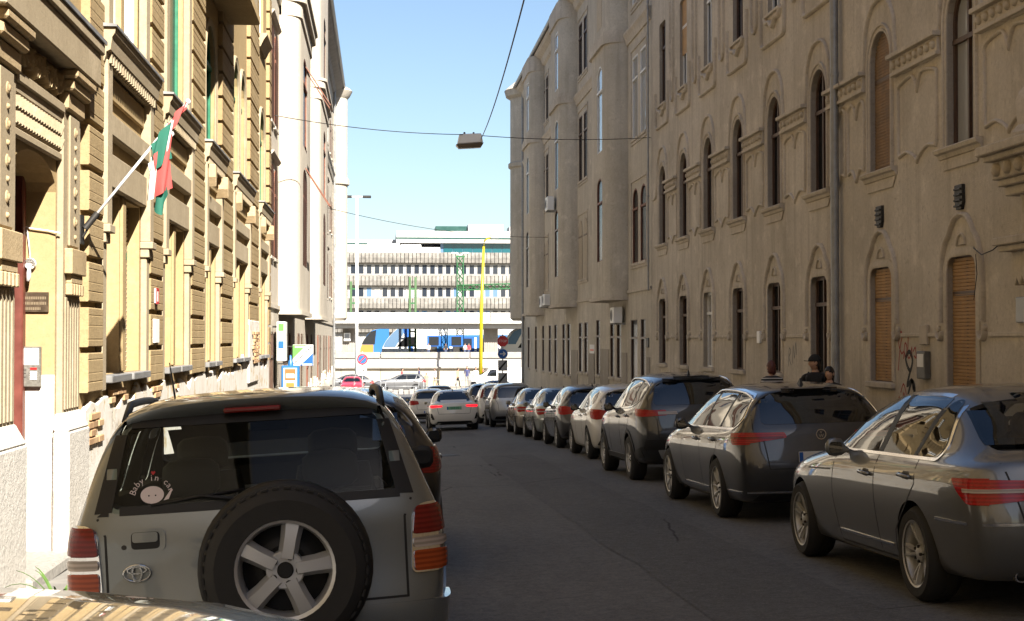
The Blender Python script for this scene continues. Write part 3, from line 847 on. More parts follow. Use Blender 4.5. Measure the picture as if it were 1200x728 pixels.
# corner turret
m = MB(); m.lathe([(1.35, 2.6), (1.5, 2.75), (1.5, 11.5), (1.62, 11.6), (1.62, 11.8), (1.5, 11.9), (1.5, 15.6), (1.75, 15.75), (1.85, 16.1), (1.7, 16.25), (.8, 17.0), (.05, 17.6)], 32, o=(XR + .78, YE - .7, 0), cap=True)
m.build('corner_turret', M['stucco_far'], far, smooth=True, angle=35)
m = MB(); m.box(XR + .02, XR + .8, YE - 1.4, YE + .2, -4, EV); m.box(XR + .8, XR + 14, 45.35, YE + .2, -4, EV); m.build('house_block', M['stucco_far'], far)
m = MB(); m.add([(XR - .5, 45.3, EV + .02), (XR - .5, YE, EV + .02), (XR + 7, YE - 3, EV + 3.6), (XR + 7, 45.3, EV + 3.6), (XR + 14, 45.3, EV), (XR + 14, YE, EV)], [(0, 1, 2, 3), (3, 2, 5, 4), (0, 3, 4), (1, 5, 2), (0, 4, 5, 1)]); m.build('roof', M['roof'], far)
for k, (s0, s1) in enumerate(((45.6, 46.1), (49.9, 51.0), (53.9, 56.0), (57.6, 59.2), (62.6, 64.6))):
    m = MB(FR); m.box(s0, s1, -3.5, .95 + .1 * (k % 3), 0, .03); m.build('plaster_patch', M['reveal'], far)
downpipe(85.9, -2.2, EV, FR, .07, None, 'long grey downpipe at the far corner turret')
downpipe(45.25, 3.0, 15.8, FR, .03, None, 'thin dark conduit running down the seam between the two right houses', 'conduit')
def ac_unit(s, h, F, lab, w=.8, hh=.55):
    root = tag(empty('air_conditioner'), lab, 'air conditioner')
    m = MB(F); m.box(s - w / 2, s + w / 2, h, h + hh, .12, .42); m.build('casing', M['white_metal'], root, bevel=.02)
    m = MB(F); 
    m.ring(arc(s + .08, h + hh / 2, .20, 0, 360, 20)[:-1], arc(s + .08, h + hh / 2, .17, 0, 360, 20)[:-1], .42, .435); m.build('fan_ring', M['grey_metal'], root)
    m = MB(F); m.prism(arc(s + .08, h + hh / 2, .17, 0, 360, 20)[:-1], .415, .424); m.build('fan_grille', M['iron'], root)
    for x in (s - w / 3, s + w / 3): MB(F).box(x - .02, x + .02, h - .04, h, 0, .42).build('bracket', M['grey_metal'], root)
    return root
ac_unit(50.6, 2.05, FR, 'white air conditioner beside the lowest bay on the olive house')
ac_unit(64.6, 7.1, FR, 'white air conditioner high on the middle bay of the olive house', .9, .6).location = (-.7, 0, 0)
ac_unit(72.2, 3.15, FR, 'white air conditioner just above the ground floor, nearer of two side by side')
ac_unit(73.6, 3.1, FR, 'white air conditioner just above the ground floor, farther of two side by side')
pn = on_wall('poster', FR, 57.6, 58.9, -.6, 1.3, .02, M['paper'], 'white paper notice pasted on the olive house wall at head height', 'poster', 0, .003)
m = MB(FR)
for k in range(6): m.box(57.75, 58.75 - .1 * (k % 3), 1.05 - .26 * k, 1.12 - .26 * k, .02, .023)
m.build('print_lines', M['orange_red'], pn)
on_wall('house_number_plate', FR, 45.75, 46.15, 1.25, 1.55, .03, M['black'], 'small dark plate beside the white air conditioner', 'plate')
# ------------------------------------------------ left, near: ochre house with banded stone strips and a carved portal
och = tag(empty('ochre_house'), 'sunlit ochre house with banded stone strips, carved door portal and tall shuttered windows', 'building')
BAYS = [(14.74, 17.66), (18.73, 21.48), (23.09, 25.46), (27.45, 30.89), (33.18, 36.11)]
STRIPS = [(13.98, 14.70), (17.70, 18.69), (21.52, 23.05), (25.50, 27.41), (30.93, 33.14), (36.15, 36.80)]
cuts, win = [], []
for i, (a, b) in enumerate(BAYS):
    c = (a + b) / 2; w = b - a
    for s0, s1 in ((a + .30, c - .14), (c + .14, b - .30)):
        p = rect(s0, s1, 1.15, 3.0); cuts.append((p, .26)); win.append((p, 'green', 'pane', M['shutter_pale'], 1.15 if i not in (2, 4) else 1.75))
    if i == 0:
        for s0, s1 in ((a + .35, c - .10), (c + .10, b - .35)):
            p = rect(s0, s1, 4.62, 7.2); cuts.append((p, .16)); win.append((p, 'white_frame', 'pane_curtain', None, None))
    elif i == 1:
        p = rect(a + .45, b - .45, 4.62, 7.2); cuts.append((p, .16)); win.append((p, 'green', 'pane', None, None))
    elif i == 2:
        p = archp(a + .42, b - .42, 4.6, 6.55); cuts.append((p, .16)); win.append((p, 'green', 'pane', None, None))
    elif i == 3:
        for s0, s1 in ((a + .45, c - .14), (c + .14, b - .45)):
            p = archp(s0, s1, 4.6, 6.75); cuts.append((p, .16)); win.append((p, 'green', 'pane', None, None))
    else:
        p = archp(a + .65, b - .65, 4.6, 6.75); cuts.append((p, .16)); win.append((p, 'green', 'pane', None, None))
    p = rect(c - .55, c + .55, 8.4, 10.8); cuts.append((p, .16)); win.append((p, 'white_frame', 'pane', None, None))
cuts.append((archp(11.40, 12.95, -2, 3.0, .25), .42))
cuts.append((archp(-2, -.4, -2, 3.0, .25), .42))
wall_cut('wall', FL, rect(-150, 36.82, -3.2, 17.2), .8, cuts, [M['yellow'], M['yellow']], och)
for p, fm, pm, sh, hf in win:
    dp = .22 if sh else .13
    s0, s1, h0, h1 = p[0][0], p[1][0], p[0][1], max(b for a, b in p)
    casement(FL, p, dp, M[fm], M[pm], och, (.5,), (.70,), .07, sh, hf)
    if sh:
        m = MB(FL); m.box(s0 - .06, s1 + .06, 1.07, 1.145, -.20, .13); m.build('window_sill', M['zinc'], och, bevel=.008)
def block_mesh(w, h, seed, mat):
    rr = random.Random(seed)
    m = MB(lambda y, z, d: (d, y, z))
    prof = [(0, .0)]
    z = 0
    # flat face scored by a few fine horizontal lines
    for t in (.22, .52, .80):
        zz = h * (t + rr.uniform(-.04, .04)); prof += [(zz - .008, .085), (zz, .085 - rr.uniform(.002, .005)), (zz + .008, .085)]
    pts = [(0, -.02), (.0, .078), (.010, .085)] + [(z_, d_) for z_, d_ in prof[1:]] + [(h - .010, .085), (h, .078), (h, -.02)]
    n = len(pts)
    vs = [(y, z_, d_ - (.004 if y in (0, w) and d_ > 0 else 0)) for y in (0, .01, w - .01, w) for z_, d_ in pts]
    fs = [(k * n + i, k * n + i + 1, (k + 1) * n + i + 1, (k + 1) * n + i) for k in range(3) for i in range(n - 1)] + [tuple(range(n)), tuple(3 * n + i for i in range(n))]
    m.add(vs, fs)
    return m.mesh('stone_block', mat)
for si, (a, b) in enumerate(STRIPS):
    w = b - a
    va = [block_mesh(w, .365, si * 10 + k, M['block']) for k in range(3)]
    for k in range(24):
        h = .98 + .42 * k
        o = link_mesh('stone_block', random.choice(va), None, och)
        o.location = (XL, a, h + .03)
# trim of the window bays
for i, (a, b) in enumerate(BAYS):
    c = (a + b) / 2
    for s0, s1 in ((a - .02, a + .24), (b - .24, b + .02)):
        m = MB(FL); m.box(s0, s1, 2.62, 4.22, 0, .115); m.box(s0 - .02, s1 + .02, 2.54, 2.62, 0, .145); m.box(s0, s1, 2.44, 2.54, 0, .10); m.box(s0 + .03, s1 - .03, 1.0, 2.44, 0, .07)
        m.build('window_pilaster', M['cream'], och, bevel=.008)
    m = MB(FL); m.box(c - .10, c + .10, 1.16, 3.0, -.05, .03); m.build('window_mullion', M['yellow'], och, bevel=.01)
    m = MB(FL); m.box(a + .24, b - .24, 3.02, 3.36, 0, .075); m.build('lintel_panel', M['cream'], och, bevel=.012)
    m = MB(FL); m.box(a + .24, b - .24, 3.52, 3.74, 0, .105); m.build('lintel_panel', M['cream'], och, bevel=.012)
    m = MB(FL); m.box(a + .24, b - .24, 3.92, 4.16, 0, .04); m.build('lintel_panel', M['yellow'], och, bevel=.012)
    # cornice that carries the upper window
    m = MB(FL); m.sweep([(a - .10, 4.36), (b + .10, 4.36)], [(-.17, 0), (-.17, .09), (-.12, .105), (-.08, .11), (-.06, .15), (.06, .165), (.10, .19), (.15, .20), (.16, 0)])
    cn = m.build('window_cornice', M['cream'], och)
    m = MB(FL); m.sweep([(a - .13, 4.53), (b + .13, 4.53)], [(-.012, 0), (-.012, .215), (.012, .215), (.03, 0)]); m.build('lead_flashing', M['zinc'], cn)
    n = int((b - a) / .13)
    for k in range(n):
        s = a + (b - a) * (k + .5) / n
        m = MB(FL); m.box(s - .035, s + .035, 4.19, 4.285, .08, .14); m.build('dentil', M['cream'], cn)
    if i >= 2:
        for sg in (0, 1):
            s = a + .25 if not sg else b - .25
            m = MB(FL); m.prism([(s - .10, 4.2), (s + .10, 4.2), (s + .10, 4.0), (s, 3.85), (s - .10, 4.0)], 0, .22); m.build('console_bracket', M['carved'], och, bevel=.015)
    for s0, s1, hh in (((a + .15, a + .42, 7.3), (b - .42, b - .15, 7.3)) if i < 2 else ()):
        m = MB(FL); m.box(s0, s1, 4.56, hh, 0, .09); m.build('window_architrave', M['cream'], och, bevel=.01)
    if i >= 2:
        for p in ([archp(a + .42, b - .42, 4.6, 6.55)] if i == 2 else [archp(a + .45, c - .14, 4.6, 6.75), archp(c + .14, b - .45, 4.6, 6.75)] if i == 3 else [archp(a + .65, b - .65, 4.6, 6.75)]):
            m = MB(FL); m.sweep(grow(p, .05)[1:] + [grow(p, .05)[0]], BAND(.12, .05)); m.build('window_architrave', M['cream'], och, smooth=True, angle=40)
    m = MB(FL); m.sweep([(c - .8, 8.3), (c + .8, 8.3)], [(-.2, 0), (-.2, .05), (-.05, .12), (.06, .2), (.1, .2), (.1, 0)]); m.build('window_sill', M['cream'], och)
# balcony slab
m = MB(FL); m.box(22.7, 26.6, 7.05, 7.22, -.1, .62); bl = m.build('balcony', M['yellow'], och, bevel=.02)
m = MB(FL); m.box(22.8, 26.5, 7.22, 8.2, .48, .58); m.build('balcony_parapet', M['cream'], bl, bevel=.02)
m = MB(FL); m.box(36.5, 36.82, 3.5, 17, 0, .07); m.build('corner_pilaster', M['yellow'], och, bevel=.01)
# peeling base
def ragged_base():
    m = MB(FL)
    rr = random.Random(3)
    s, seg = 14.0, []
    for sgm in range(76):
        seg.append((14.0 + .3 * sgm, .93 + rr.uniform(-.14, .10) + (.18 if 52 < sgm < 62 else 0)))
    poly = [(14.0, -3.2), (36.5, -3.2)] + seg[::-1]
    m.prism(poly, 0, .055)
    return m.build('peeling_base', M['peeled'], och, bevel=.01)
ragged_base()
m = MB(FL); m.box(30.7, 33.2, .6, 1.9, 0, .10); m.build('damaged_plaster', M['peeled'], och, bevel=.02)
# exposed bricks where the plaster has come away
rr = random.Random(11)
bm_ = [MB().box(0, .06, 0, .24, 0, .062).mesh('brick', simple('exposed_brick_%d' % k, c, .9, var=.2, vscale=20), bevel=.006) for k, c in enumerate(((.40, .25, .13), (.46, .31, .17), (.34, .21, .11)))]
for s0, h0, nn, rows in ((14.05, .52, 3, 5), (15.2, .86, 4, 2), (17.9, .80, 4, 2), (19.5, .70, 3, 3), (31.3, 1.0, 6, 9)):
    for r_ in range(rows):
        for k in range(nn - (r_ % 2)):
            if rr.random() < .25: continue
            o = link_mesh('brick', rr.choice(bm_), None, och)
            o.location = (XL + .018 + (.06 if s0 > 30 else .0) + rr.uniform(-.006, .008), s0 + k * .255 + (r_ % 2) * .12, h0 + r_ * .075)
# portal
m = MB(FL)
por = None
def portal(y0):
    F = lambda s, h, d: FL(s + y0, h, d)
    m = MB(F); m.box(-.97, 2.50, 3.80, 4.10, 0, .20); m.box(-1.0, 2.53, 4.10, 4.20, 0, .23)
    cor = m.build('portal_cornice', M['cream'], och, bevel=.012)
    m = MB(F); m.box(-1.03, 2.56, 4.20, 4.235, 0, .245); m.build('lead_flashing', M['zinc'], cor)
    for s0 in (-.82, 1.56):
        m = MB(F); m.box(s0, s0 + .72, .86, 3.46, 0, .06); m.box(s0 + .16, s0 + .56, 2.3, 3.44, .06, .085)
        pl = m.build('portal_pilaster', M['cream'], och, bevel=.012)
        m = MB(F); m.box(s0 - .06, s0 + .78, 3.72, 3.80, 0, .19); m.box(s0 - .03, s0 + .75, 3.62, 3.72, 0, .15); m.box(s0, s0 + .72, 3.46, 3.62, 0, .10)
        m.build('capital', M['carved'], pl, bevel=.02)
        for k in range(4):
            m = MB(F); m.lathe([(.05, .085), (.046, .094), (.036, .092), (.024, .106), (.001, .108)], 7, o=(s0 + .36, 3.3 - .26 * k, 0), cap=False)
            m.lathe([(.025, .085), (.02, .10), (.001, .105)], 6, o=(s0 + .36, 3.17 - .26 * k, 0), cap=False); m.build('rosette', M['carved'], pl, smooth=True)
        m = MB(F); m.box(s0 + .05, s0 + .67, 2.06, 2.28, .06, .13); m.box(s0 + .12, s0 + .60, 1.98, 2.06, .06, .11)
        for k in range(5): m.box(s0 + .10 + .11 * k, s0 + .17 + .11 * k, 1.88, 1.98, .06, .12)
        m.build('carved_drop', M['carved'], pl, bevel=.008)
        for k in range(6):
            m = MB(F); m.box(s0 + .06 + .105 * k, s0 + .13 + .105 * k, .9, 1.86, .06, .075); m.build('flute', M['cream'], pl, bevel=.005)
        m = MB(F); m.box(s0 - .08, s0 + .80, -3, .72, 0, .14); m.add([(s0 - .08, .72, 0), (s0 + .80, .72, 0), (s0 + .80, .72, .14), (s0 - .08, .72, .14), (s0, .88, 0), (s0 + .72, .88, 0), (s0 + .72, .88, .07), (s0, .88, .07)], [(0, 1, 2, 3), (4, 5, 6, 7), (0, 1, 5, 4), (1, 2, 6, 5), (2, 3, 7, 6), (3, 0, 4, 7)])
        m.build('pedestal', M['white_base'], pl, bevel=.015)
    m = MB(F); m.box(-.10, 1.56, 3.42, 3.50, 0, .075); m.box(-.10, 1.56, 3.02, 3.08, 0, .05); m.box(-.10, 1.56, 3.34, 3.42, 0, .05)
    fr = m.build('portal_lintel', M['cream'], och, bevel=.008)
    for k in range(18):
        s = -.06 + .092 * k
        for hh in (3.10, 3.22):
            m = MB(F); m.add([(s, hh, 0), (s + .08, hh, 0), (s + .08, hh + .11, 0), (s, hh + .11, 0), (s + .04, hh + .10, .075), (s + .04, hh + .02, .05)], [(0, 1, 5), (1, 2, 4, 5), (2, 3, 4), (3, 0, 5, 4)])
            m.build('dentil', M['cream'], fr)
    # foliage frieze: curling leaves
    rr2 = random.Random(5)
    for k in range(26):
        s = -.04 + .061 * k; h = 3.64 + .05 * math.sin(k * 1.9)
        m = MB(F); r0 = .05 + .02 * rr2.random()
        m.sweep([(s + r0 * (1 - t / 14) * math.cos(t * .55 + k), h + r0 * 1.3 * (1 - t / 14) * math.sin(t * .55 + k)) for t in range(12)], [(-.016, 0), (-.012, .05), (.004, .075 + .02 * rr2.random()), (.014, .04), (.016, 0)])
        m.build('carved_leaf', M['carved'], fr, smooth=True, angle=60)
    # door at the back of the niche
    m = MB(F); m.box(.04, 1.51, -1.2, 2.9, -.40, -.34); d = m.build('door', M['oxblood'], och)
    for s0, s1, h0, h1 in ((.14, .72, .1, 1.0), (.83, 1.41, .1, 1.0), (.14, .72, 1.15, 2.2), (.83, 1.41, 1.15, 2.2)):
        m = MB(F); m.ring(rect(s0, s1, h0, h1), rect(s0 + .06, s1 - .06, h0 + .06, h1 - .06), -.34, -.315); m.build('door_panel', M['oxblood'], d, bevel=.006)
    m = MB(F); m.box(1.44, 1.548, -1.2, 2.95, -.34, -.24); m.build('door_frame', M['oxblood'], d, bevel=.01)
    m = MB(F); m.box(1.546, 1.552, -1.2, 1.20, -.24, -.001); m.build('whitewashed_jamb', M['white_base'], och)
    m = MB(F); m.box(-.02, 1.57, road_z(KL, 12) + .10, road_z(KL, 12) + .22, -.42, .18); m.build('door_step', M['kerb'], och, bevel=.02)
portal(11.40)
m = MB(FL); m.box(-150, 10.4, -3.2, .9, 0, .05); m.build('plinth', M['white_base'], och)
m = MB(FL); m.sweep([(-150, 16.9), (36.8, 16.9)], [(-.5, 0), (-.45, .2), (-.2, .3), (-.1, .5), (.15, .55), (.15, 0)]); m.build('eaves_cornice', M['cream'], och)
m = MB(); m.box(XL - 13, XL - .8, -150, 36.8, -3.2, 17.1); m.add([(XL + .5, -150, 17.06), (XL + .5, 36.8, 17.06), (XL - 7, 36.8, 20.5), (XL - 7, -150, 20.5), (XL - 13, 36.8, 17.06), (XL - 13, -150, 17.06)], [(0, 1, 2, 3), (3, 2, 4, 5), (0, 3, 5), (1, 4, 2), (0, 5, 4, 1)]); m.build('house_block', M['roof'], och)
# things fixed to the portal jamb, which faces the camera at s = 12.95
JY = 12.947
FJ = lambda a, h, d: (a, JY - d, h)
def plate_j(nm, x0, x1, h0, h1, d, mat, lab, cat, b=.006):
    m = MB(FJ); m.box(x0, x1, h0, h1, 0, d); return tag(m.build(nm, mat, None, bevel=b), lab, cat)
q = plate_j('intercom', -3.02, -2.855, 1.10, 1.44, .05, M['stainless'], 'steel door intercom with keypad on the whitewashed jamb', 'intercom')
m = MB(FJ); m.box(-3.005, -2.87, 1.285, 1.425, .05, .054); m.build('name_list', M['paper'], q)
m = MB(FJ); m.box(-2.94, -2.885, 1.245, 1.262, .05, .053); m.build('red_display', M['red_led'], q)
for k in range(12):
    a, b = k % 3, k // 3
    m = MB(FJ); m.box(-2.94 + .020 * a, -2.924 + .020 * a, 1.16 + .019 * b, 1.174 + .019 * b, .05, .056); m.build('key', M['white_metal'], q)
for k in range(3):
    m = MB(FJ); m.box(-3.0, -2.975, 1.24 - .03 * k, 1.245 - .03 * k, .05, .052); m.build('print_line', M['black'], q)
q = plate_j('bronze_plaque', -3.06, -2.80, 1.73, 1.90, .02, M['bronze'], 'dark bronze memorial plaque on the ochre door jamb', 'plaque', .003)
for k, w in enumerate((.20, .22, .13)):
    m = MB(FJ)
    x = -2.93 - w / 2
    while x < -2.93 + w / 2:
        st = random.uniform(.008, .016); m.box(x, x + st, 1.85 - .045 * k - .012, 1.85 - .045 * k + .012, .02, .023); x += st + .005
    m.build('lettering', M['bronze_text'], q)
# bare lamp holder with cable
root = tag(empty('bare_lamp_holder'), 'white lamp holder on a loose cable above the bronze plaque', 'lamp')
m = MB(); m.lathe([(.045, 0), (.05, .03), (.03, .05), (.001, .055)], 12, axis='y', cap=False); o = m.build('rose', M['white_metal'], root, smooth=True, angle=40); o.location = (-2.95, JY - .05, 2.14)
m = MB(); m.tube([(-2.945, JY - .06, 2.13), (-2.95, JY - .09, 2.06), (-2.955, JY - .09, 1.99)], [.03, .022, .018], 10); m.build('socket', M['white_metal'], root, smooth=True)
m = MB(); m.tube([(-2.95, JY - .02, 2.16), (-2.96, JY - .03, 2.3), (-2.98, JY - .02, 2.43), (-3.10, JY - .02, 2.46)], .006, 6); m.tube([(-3.08, JY - .02, 2.48), (-2.95, JY - .02, 2.44), (-2.80, JY - .02, 2.42), (-2.70, JY - .03, 2.40)], .007, 6)
m.build('cable', M['white_metal'], root, smooth=True)
# flag on a slanting pole
root = tag(empty('wall_flag'), 'red white and green striped flag on a slanting white pole on the ochre house', 'flag')
p0, p1 = Vector((-2.66, 13.75, 2.50)), Vector((-1.78, 14.0, 3.70))
m = MB(); m.tube([p0, p0 + (p1 - p0) * .12], .03, 10); m.box(-2.75, -2.68, 13.67, 13.83, 2.36, 2.62); m.tube([(-2.68, 13.75, 2.42), p0 + (p1 - p0) * .1], .012, 6); m.build('bracket', M['iron'], root, smooth=True, angle=40)
m = MB(); m.tube([p0, p1], .014, 10); m.lathe([(.001, -.03), (.022, -.015), (.026, .005), (.015, .025), (.001, .03)], 10, o=tuple(p1), cap=False); m.build('pole', M['white'], root, smooth=True)
def flag():
    """the cloth has wound itself round the pole: a red roll near the tip, folds of green, red and white below"""
    d = p1 - p0
    def sheet_(nm, mt, u0, u1, drops, dy, wob, nu=10, nv=16, side=0):
        vs = []
        for i in range(nu + 1):
            u = u0 + (u1 - u0) * i / nu
            b = p0 + d * u
            l0, l1 = drops(i / nu)
            for j in range(nv + 1):
                v = j / nv
                l = l0 + (l1 - l0) * v
                vs.append((b.x + side * v + .018 * math.sin(9 * i / nu + 4 * v), b.y + dy + wob * math.sin(8 * i / nu + 2.2 * v + dy * 40) * (.3 + v), b.z - l))
        n = nv + 1
        m = MB(); m.add(vs, [(i * n + j, i * n + j + 1, (i + 1) * n + j + 1, (i + 1) * n + j) for i in range(nu) for j in range(nv)])
        return m.build(nm, M[mt], root, smooth=True, fix=False)
    sheet_('red_roll', 'flag_red', .80, .985, lambda t: (-.02, .10 - .05 * t), -.03, .02)
    sheet_('white_fold', 'flag_white', .74, .86, lambda t: (-.01, .26 - .12 * t), -.025, .02)
    sheet_('green_fold', 'flag_green', .64, .84, lambda t: (-.015, .24 + .10 * t), -.04, .02)
    sheet_('red_panel', 'flag_red', .66, .845, lambda t: (.10, .50 + .12 * t), -.028, .03)
    sheet_('white_edge', 'flag_white', .61, .70, lambda t: (.12, .47 + .05 * t), -.015, .02)
    sheet_('green_tip', 'flag_green', .68, .80, lambda t: (.30, .62 + .12 * math.sin(3.1 * t)), -.005, .02)
flag()
q = on_wall('wall_notice', FL, 17.86, 18.20, 1.46, 1.74, .11, M['paper'], 'white paper notice on the second banded strip from the portal', 'notice', .003, .08)
q = on_wall('wall_tag', FL, 17.95, 18.12, 1.93, 2.10, .11, M['paper'], 'small red edged tag above the white paper notice', 'notice', .003, .08)
m = MB(FL); m.ring(rect(17.94, 18.13, 1.92, 2.11), rect(17.97, 18.10, 1.95, 2.08), .108, .114); m.build('red_border', M['red'], q)

# ------------------------------------------------ left, far: cream white house with rounded oriels
whi = tag(empty('white_house'), 'bright cream white house with rounded oriel bays at the far left', 'building')
EVL = 16.0
cuts, win = [], []
for c in (38.6, 51.2, 70.5, 76.5):
    for sa, sb in ((-1.2, -.2), (.2, 1.2)):
        for h0, h1 in ((3.6, 5.9), (7.0, 9.4), (11.6, 13.9)):
            p = archp(c + sa, c + sb, h0, h1, .35); cuts.append((p, .06)); win.append((p, 'red_wood' if h0 < 8 else 'white_frame', M['red_wood'] if h0 < 8 else None))
for c in (81.5, 84.2):
    for h0, h1 in ((3.8, 5.6), (7.4, 9.2), (11.6, 13.4)):
        p = rect(c - .5, c + .5, h0, h1); cuts.append((p, .06)); win.append((p, 'brown', None))
for k, c in enumerate((38.0, 39.6, 43.5, 46.0, 50.5, 52.6, 56.5, 60, 66, 68.5, 73, 76, 80, 83)):
    h0 = -.4 if k not in (6, 8) else -2.4
    p = rrect(c - .5, c + .5, h0, 1.7, .1); cuts.append((p, .06)); win.append((p, 'red_wood' if k in (6, 8, 12) else 'brown', M['shutter_pale'] if k % 2 else None))
wall_cut('wall', FL, rect(36.84, YE - 1.2, -4, EVL - .1), .6, cuts, [M['white_render'], M['white_render']], whi)
for p, fm, sh in win:
    casement(FL, p, .045, M[fm], M['pane'], whi, (.5,), (.7,), .06, sh)
    s0, s1, h0 = min(a for a, b in p), max(a for a, b in p), min(b for a, b in p)
    m = MB(FL); m.box(s0 - .08, s1 + .08, h0 - .09, h0 - .005, -.03, .06); m.build('window_sill', M['white_render'], whi, bevel=.01)
for c in (38.6, 51.2, 70.5, 76.5):
    for h1 in (6.15, 9.65, 14.15):
        m = MB(FL); m.sweep([(c - 1.35, h1), (c + 1.35, h1)], [(-.05, 0), (-.05, .06), (.02, .12), (.05, .12), (.05, 0)]); m.build('window_hood', M['white_render'], whi)
for s0, s1, wc, bot in ((40.7, 47.4, 43.6, 2.3), (54.6, 62.6, 58.6, 2.35)):
    o = oriel(FL, whi, s0, s1, .56, bot, 15.0 if s0 < 50 else EVL + .3, [(bot - .12, bot, .06), (10.7, 10.95, .16), (10.3, 10.7, .05), (10.95, 11.05, .22)], M['white_render'], M['white_render'],
          [(WS(wc, 2.1, 3.6, 6.4), 'red_wood', 'pane', M['red_wood']), (WS(wc, 2.1, 7.0, 9.6), 'red_wood', 'pane', None), (WS(wc, 2.1, 11.6, 14.0), 'brown', 'pane', None)], .5)
    FF = lambda s, h, d: FL(s, h, d + .56)
    if s0 < 50:
        for hb, hw in ((5.2, 1.2), (7.9, 1.4)):    # awning shutters propped open
            m = MB(FF); m.ring([(wc - .66, -1.3), (wc + .66, -1.3), (wc + .66, 0), (wc - .66, 0)], [(wc - .58, -1.22), (wc + .58, -1.22), (wc + .58, -.08), (wc - .58, -.08)], 0, .04)
            a_ = R(33)
            m.v = [(XL + .56 + .03 + (x - XL - .56) * math.cos(a_) - z * math.sin(a_), y, hb + hw + z * math.cos(a_)) for x, y, z in m.v]
            m.build('propped_shutter', M['red_wood'], o)
m = MB(FL); m.sweep([(36.85, 10.75), (YE - 1.2, 10.75)], [(-.2, 0), (-.2, .05), (0, .10), (.12, .16), (.2, .16), (.2, 0)]); m.build('string_course', M['white_render'], whi)
m = MB(FL); m.sweep([(36.85, 2.35), (YE - 1.2, 2.35)], [(-.05, 0), (-.05, .05), (.05, .05), (.05, 0)]); m.build('string_course', M['white_render'], whi)
m = MB(FL); m.sweep([(36.85, EVL), (YE - 1.2, EVL)], [(-.45, 0), (-.4, .1), (-.2, .2), (-.05, .5), (.1, .6), (.1, 0)]); m.build('eaves_cornice', M['concrete_dark'], whi)
m = MB(); m.tube([FL(36.9, EVL + .12, .62), FL(YE - 1, EVL + .12, .62)], .09, 8); m.build('gutter', M['pipe'], whi, smooth=True)
m = MB(); m.add([(XL + .6, 36.9, EVL + .1), (XL + .6, YE, EVL + .1), (XL - 6, YE - 3, EVL + 3.5), (XL - 6, 36.9, EVL + 3.5), (XL - 13, 36.9, EVL), (XL - 13, YE, EVL)], [(0, 1, 2, 3), (3, 2, 5, 4), (0, 3, 4), (1, 5, 2), (0, 4, 5, 1)]); m.build('roof', M['roof'], whi)
m = MB(); m.box(XL - 13, XL - .6, 36.9, YE, -4, EVL); m.box(XL - .6, XL - .02, YE - 1.2, YE + .4, -4, EVL); m.build('house_block', M['white_render'], whi)
m = MB(); m.lathe([(.75, 2.6), (.86, 2.75), (.86, 10.4), (.98, 10.5), (.98, 10.8), (.86, 10.9), (.86, 15.5), (1.0, 15.65), (1.15, 15.95), (1.0, 16.1), (.6, 16.3), (.001, 16.7)], 28, o=(XL - .05, YE - .6, 0)); m.build('corner_turret', M['white_render'], whi, smooth=True, angle=35)
m = MB(FL); m.prism([(36.85 + .5 * k, (-.3 if k % 2 else -.6) + .3 * math.sin(k * 1.7)) for k in range(100)] + [(86.3, -4), (36.85, -4)], 0, .04); m.build('peeling_base', M['peeled'], whi)
downpipe(85.6, -2, EVL, FL, .07, None, 'grey downpipe at the far corner of the cream white house')
# ---------------------------------------------------------------- the station behind the junction
YS = 134.0
tag(sheet('station_forecourt', [-70, -8, 20, 70], [127, 131, YS + .2], lambda x, y: ZJ + .08, M['concrete']), kind='structure')
m = MB(); m.box(-70, 70, 126.8, 127.05, ZJ - .3, ZJ + .085); tag(m.build('forecourt_kerb', M['kerb']), kind='structure')
rw = tag(empty('retaining_wall'), 'long white station retaining wall with a brown parapet below the platforms', 'wall')
for k in range(-20, 20):
    m = MB(); m.box(k * 3.5 + .01, k * 3.5 + 3.49, YS - .02 * (k % 2), YS + .6, ZJ - .2, -.98); m.build('wall_panel', M['concrete'], rw, bevel=.02)
m = MB(); m.box(-70, 70, YS - .3, YS + .6, -1.08, -.94); m.build('ledge', M['concrete_dark'], rw)
m = MB(); m.box(-70, 70, YS + .1, YS + .6, -.94, -.18); m.build('upper_wall', M['concrete_white'], rw)
for k in range(-9, 9):
    m = MB(); m.box(k * 8 + .03, k * 8 + 7.97, YS - .05, YS + .5, -.18, .36); m.build('parapet_panel', M['concrete_dark'], rw, bevel=.02)
pf = MB(); pf.box(-80, 80, YS + .6, 205, ZJ - .2, .0); tag(pf.build('platform', M['concrete']), kind='structure')
# overhead deck on grey piers
dk = tag(empty('white_deck'), 'long white concrete deck spanning above the trains', 'bridge')
for k in range(-7, 7):
    m = MB(); m.box(k * 10 + .02, k * 10 + 9.98, YS + 2, YS + 12, 3.02, 3.95); m.build('fascia_panel', M['concrete_white'], dk, bevel=.02)
m = MB(); m.box(-70, 70, YS + 2.6, YS + 12, 2.52, 3.02); m.build('soffit_beam', M['concrete_white'], dk)
m = MB(); m.box(-70, 70, YS + 1.9, YS + 2.1, 2.98, 3.06); m.build('drip_rail', M['white_metal'], dk)
for x0, x1 in ((-3.5, -2.35), (9.55, 10.85), (-16, -14.6), (22, 23.4)):
    m = MB()
    m.box(x0, x1, YS + 4.05, YS + 5, -.1, 2.52)
    n = int((x1 - x0) / .16)
    for k in range(n): m.box(x0 + .16 * k + .02, x0 + .16 * k + .10, YS + 4.0, YS + 4.05, -.1, 2.52)
    m.build('ribbed_pier', M['concrete_dark'], dk)
ac = tag(empty('air_conditioner'), 'white air conditioner on the grey station pier at far left', 'air conditioner')
m = MB(); m.box(-3.35, -2.75, YS + 3.6, YS + 3.98, 1.35, 2.1); m.build('casing', M['white_metal'], ac, bevel=.03)
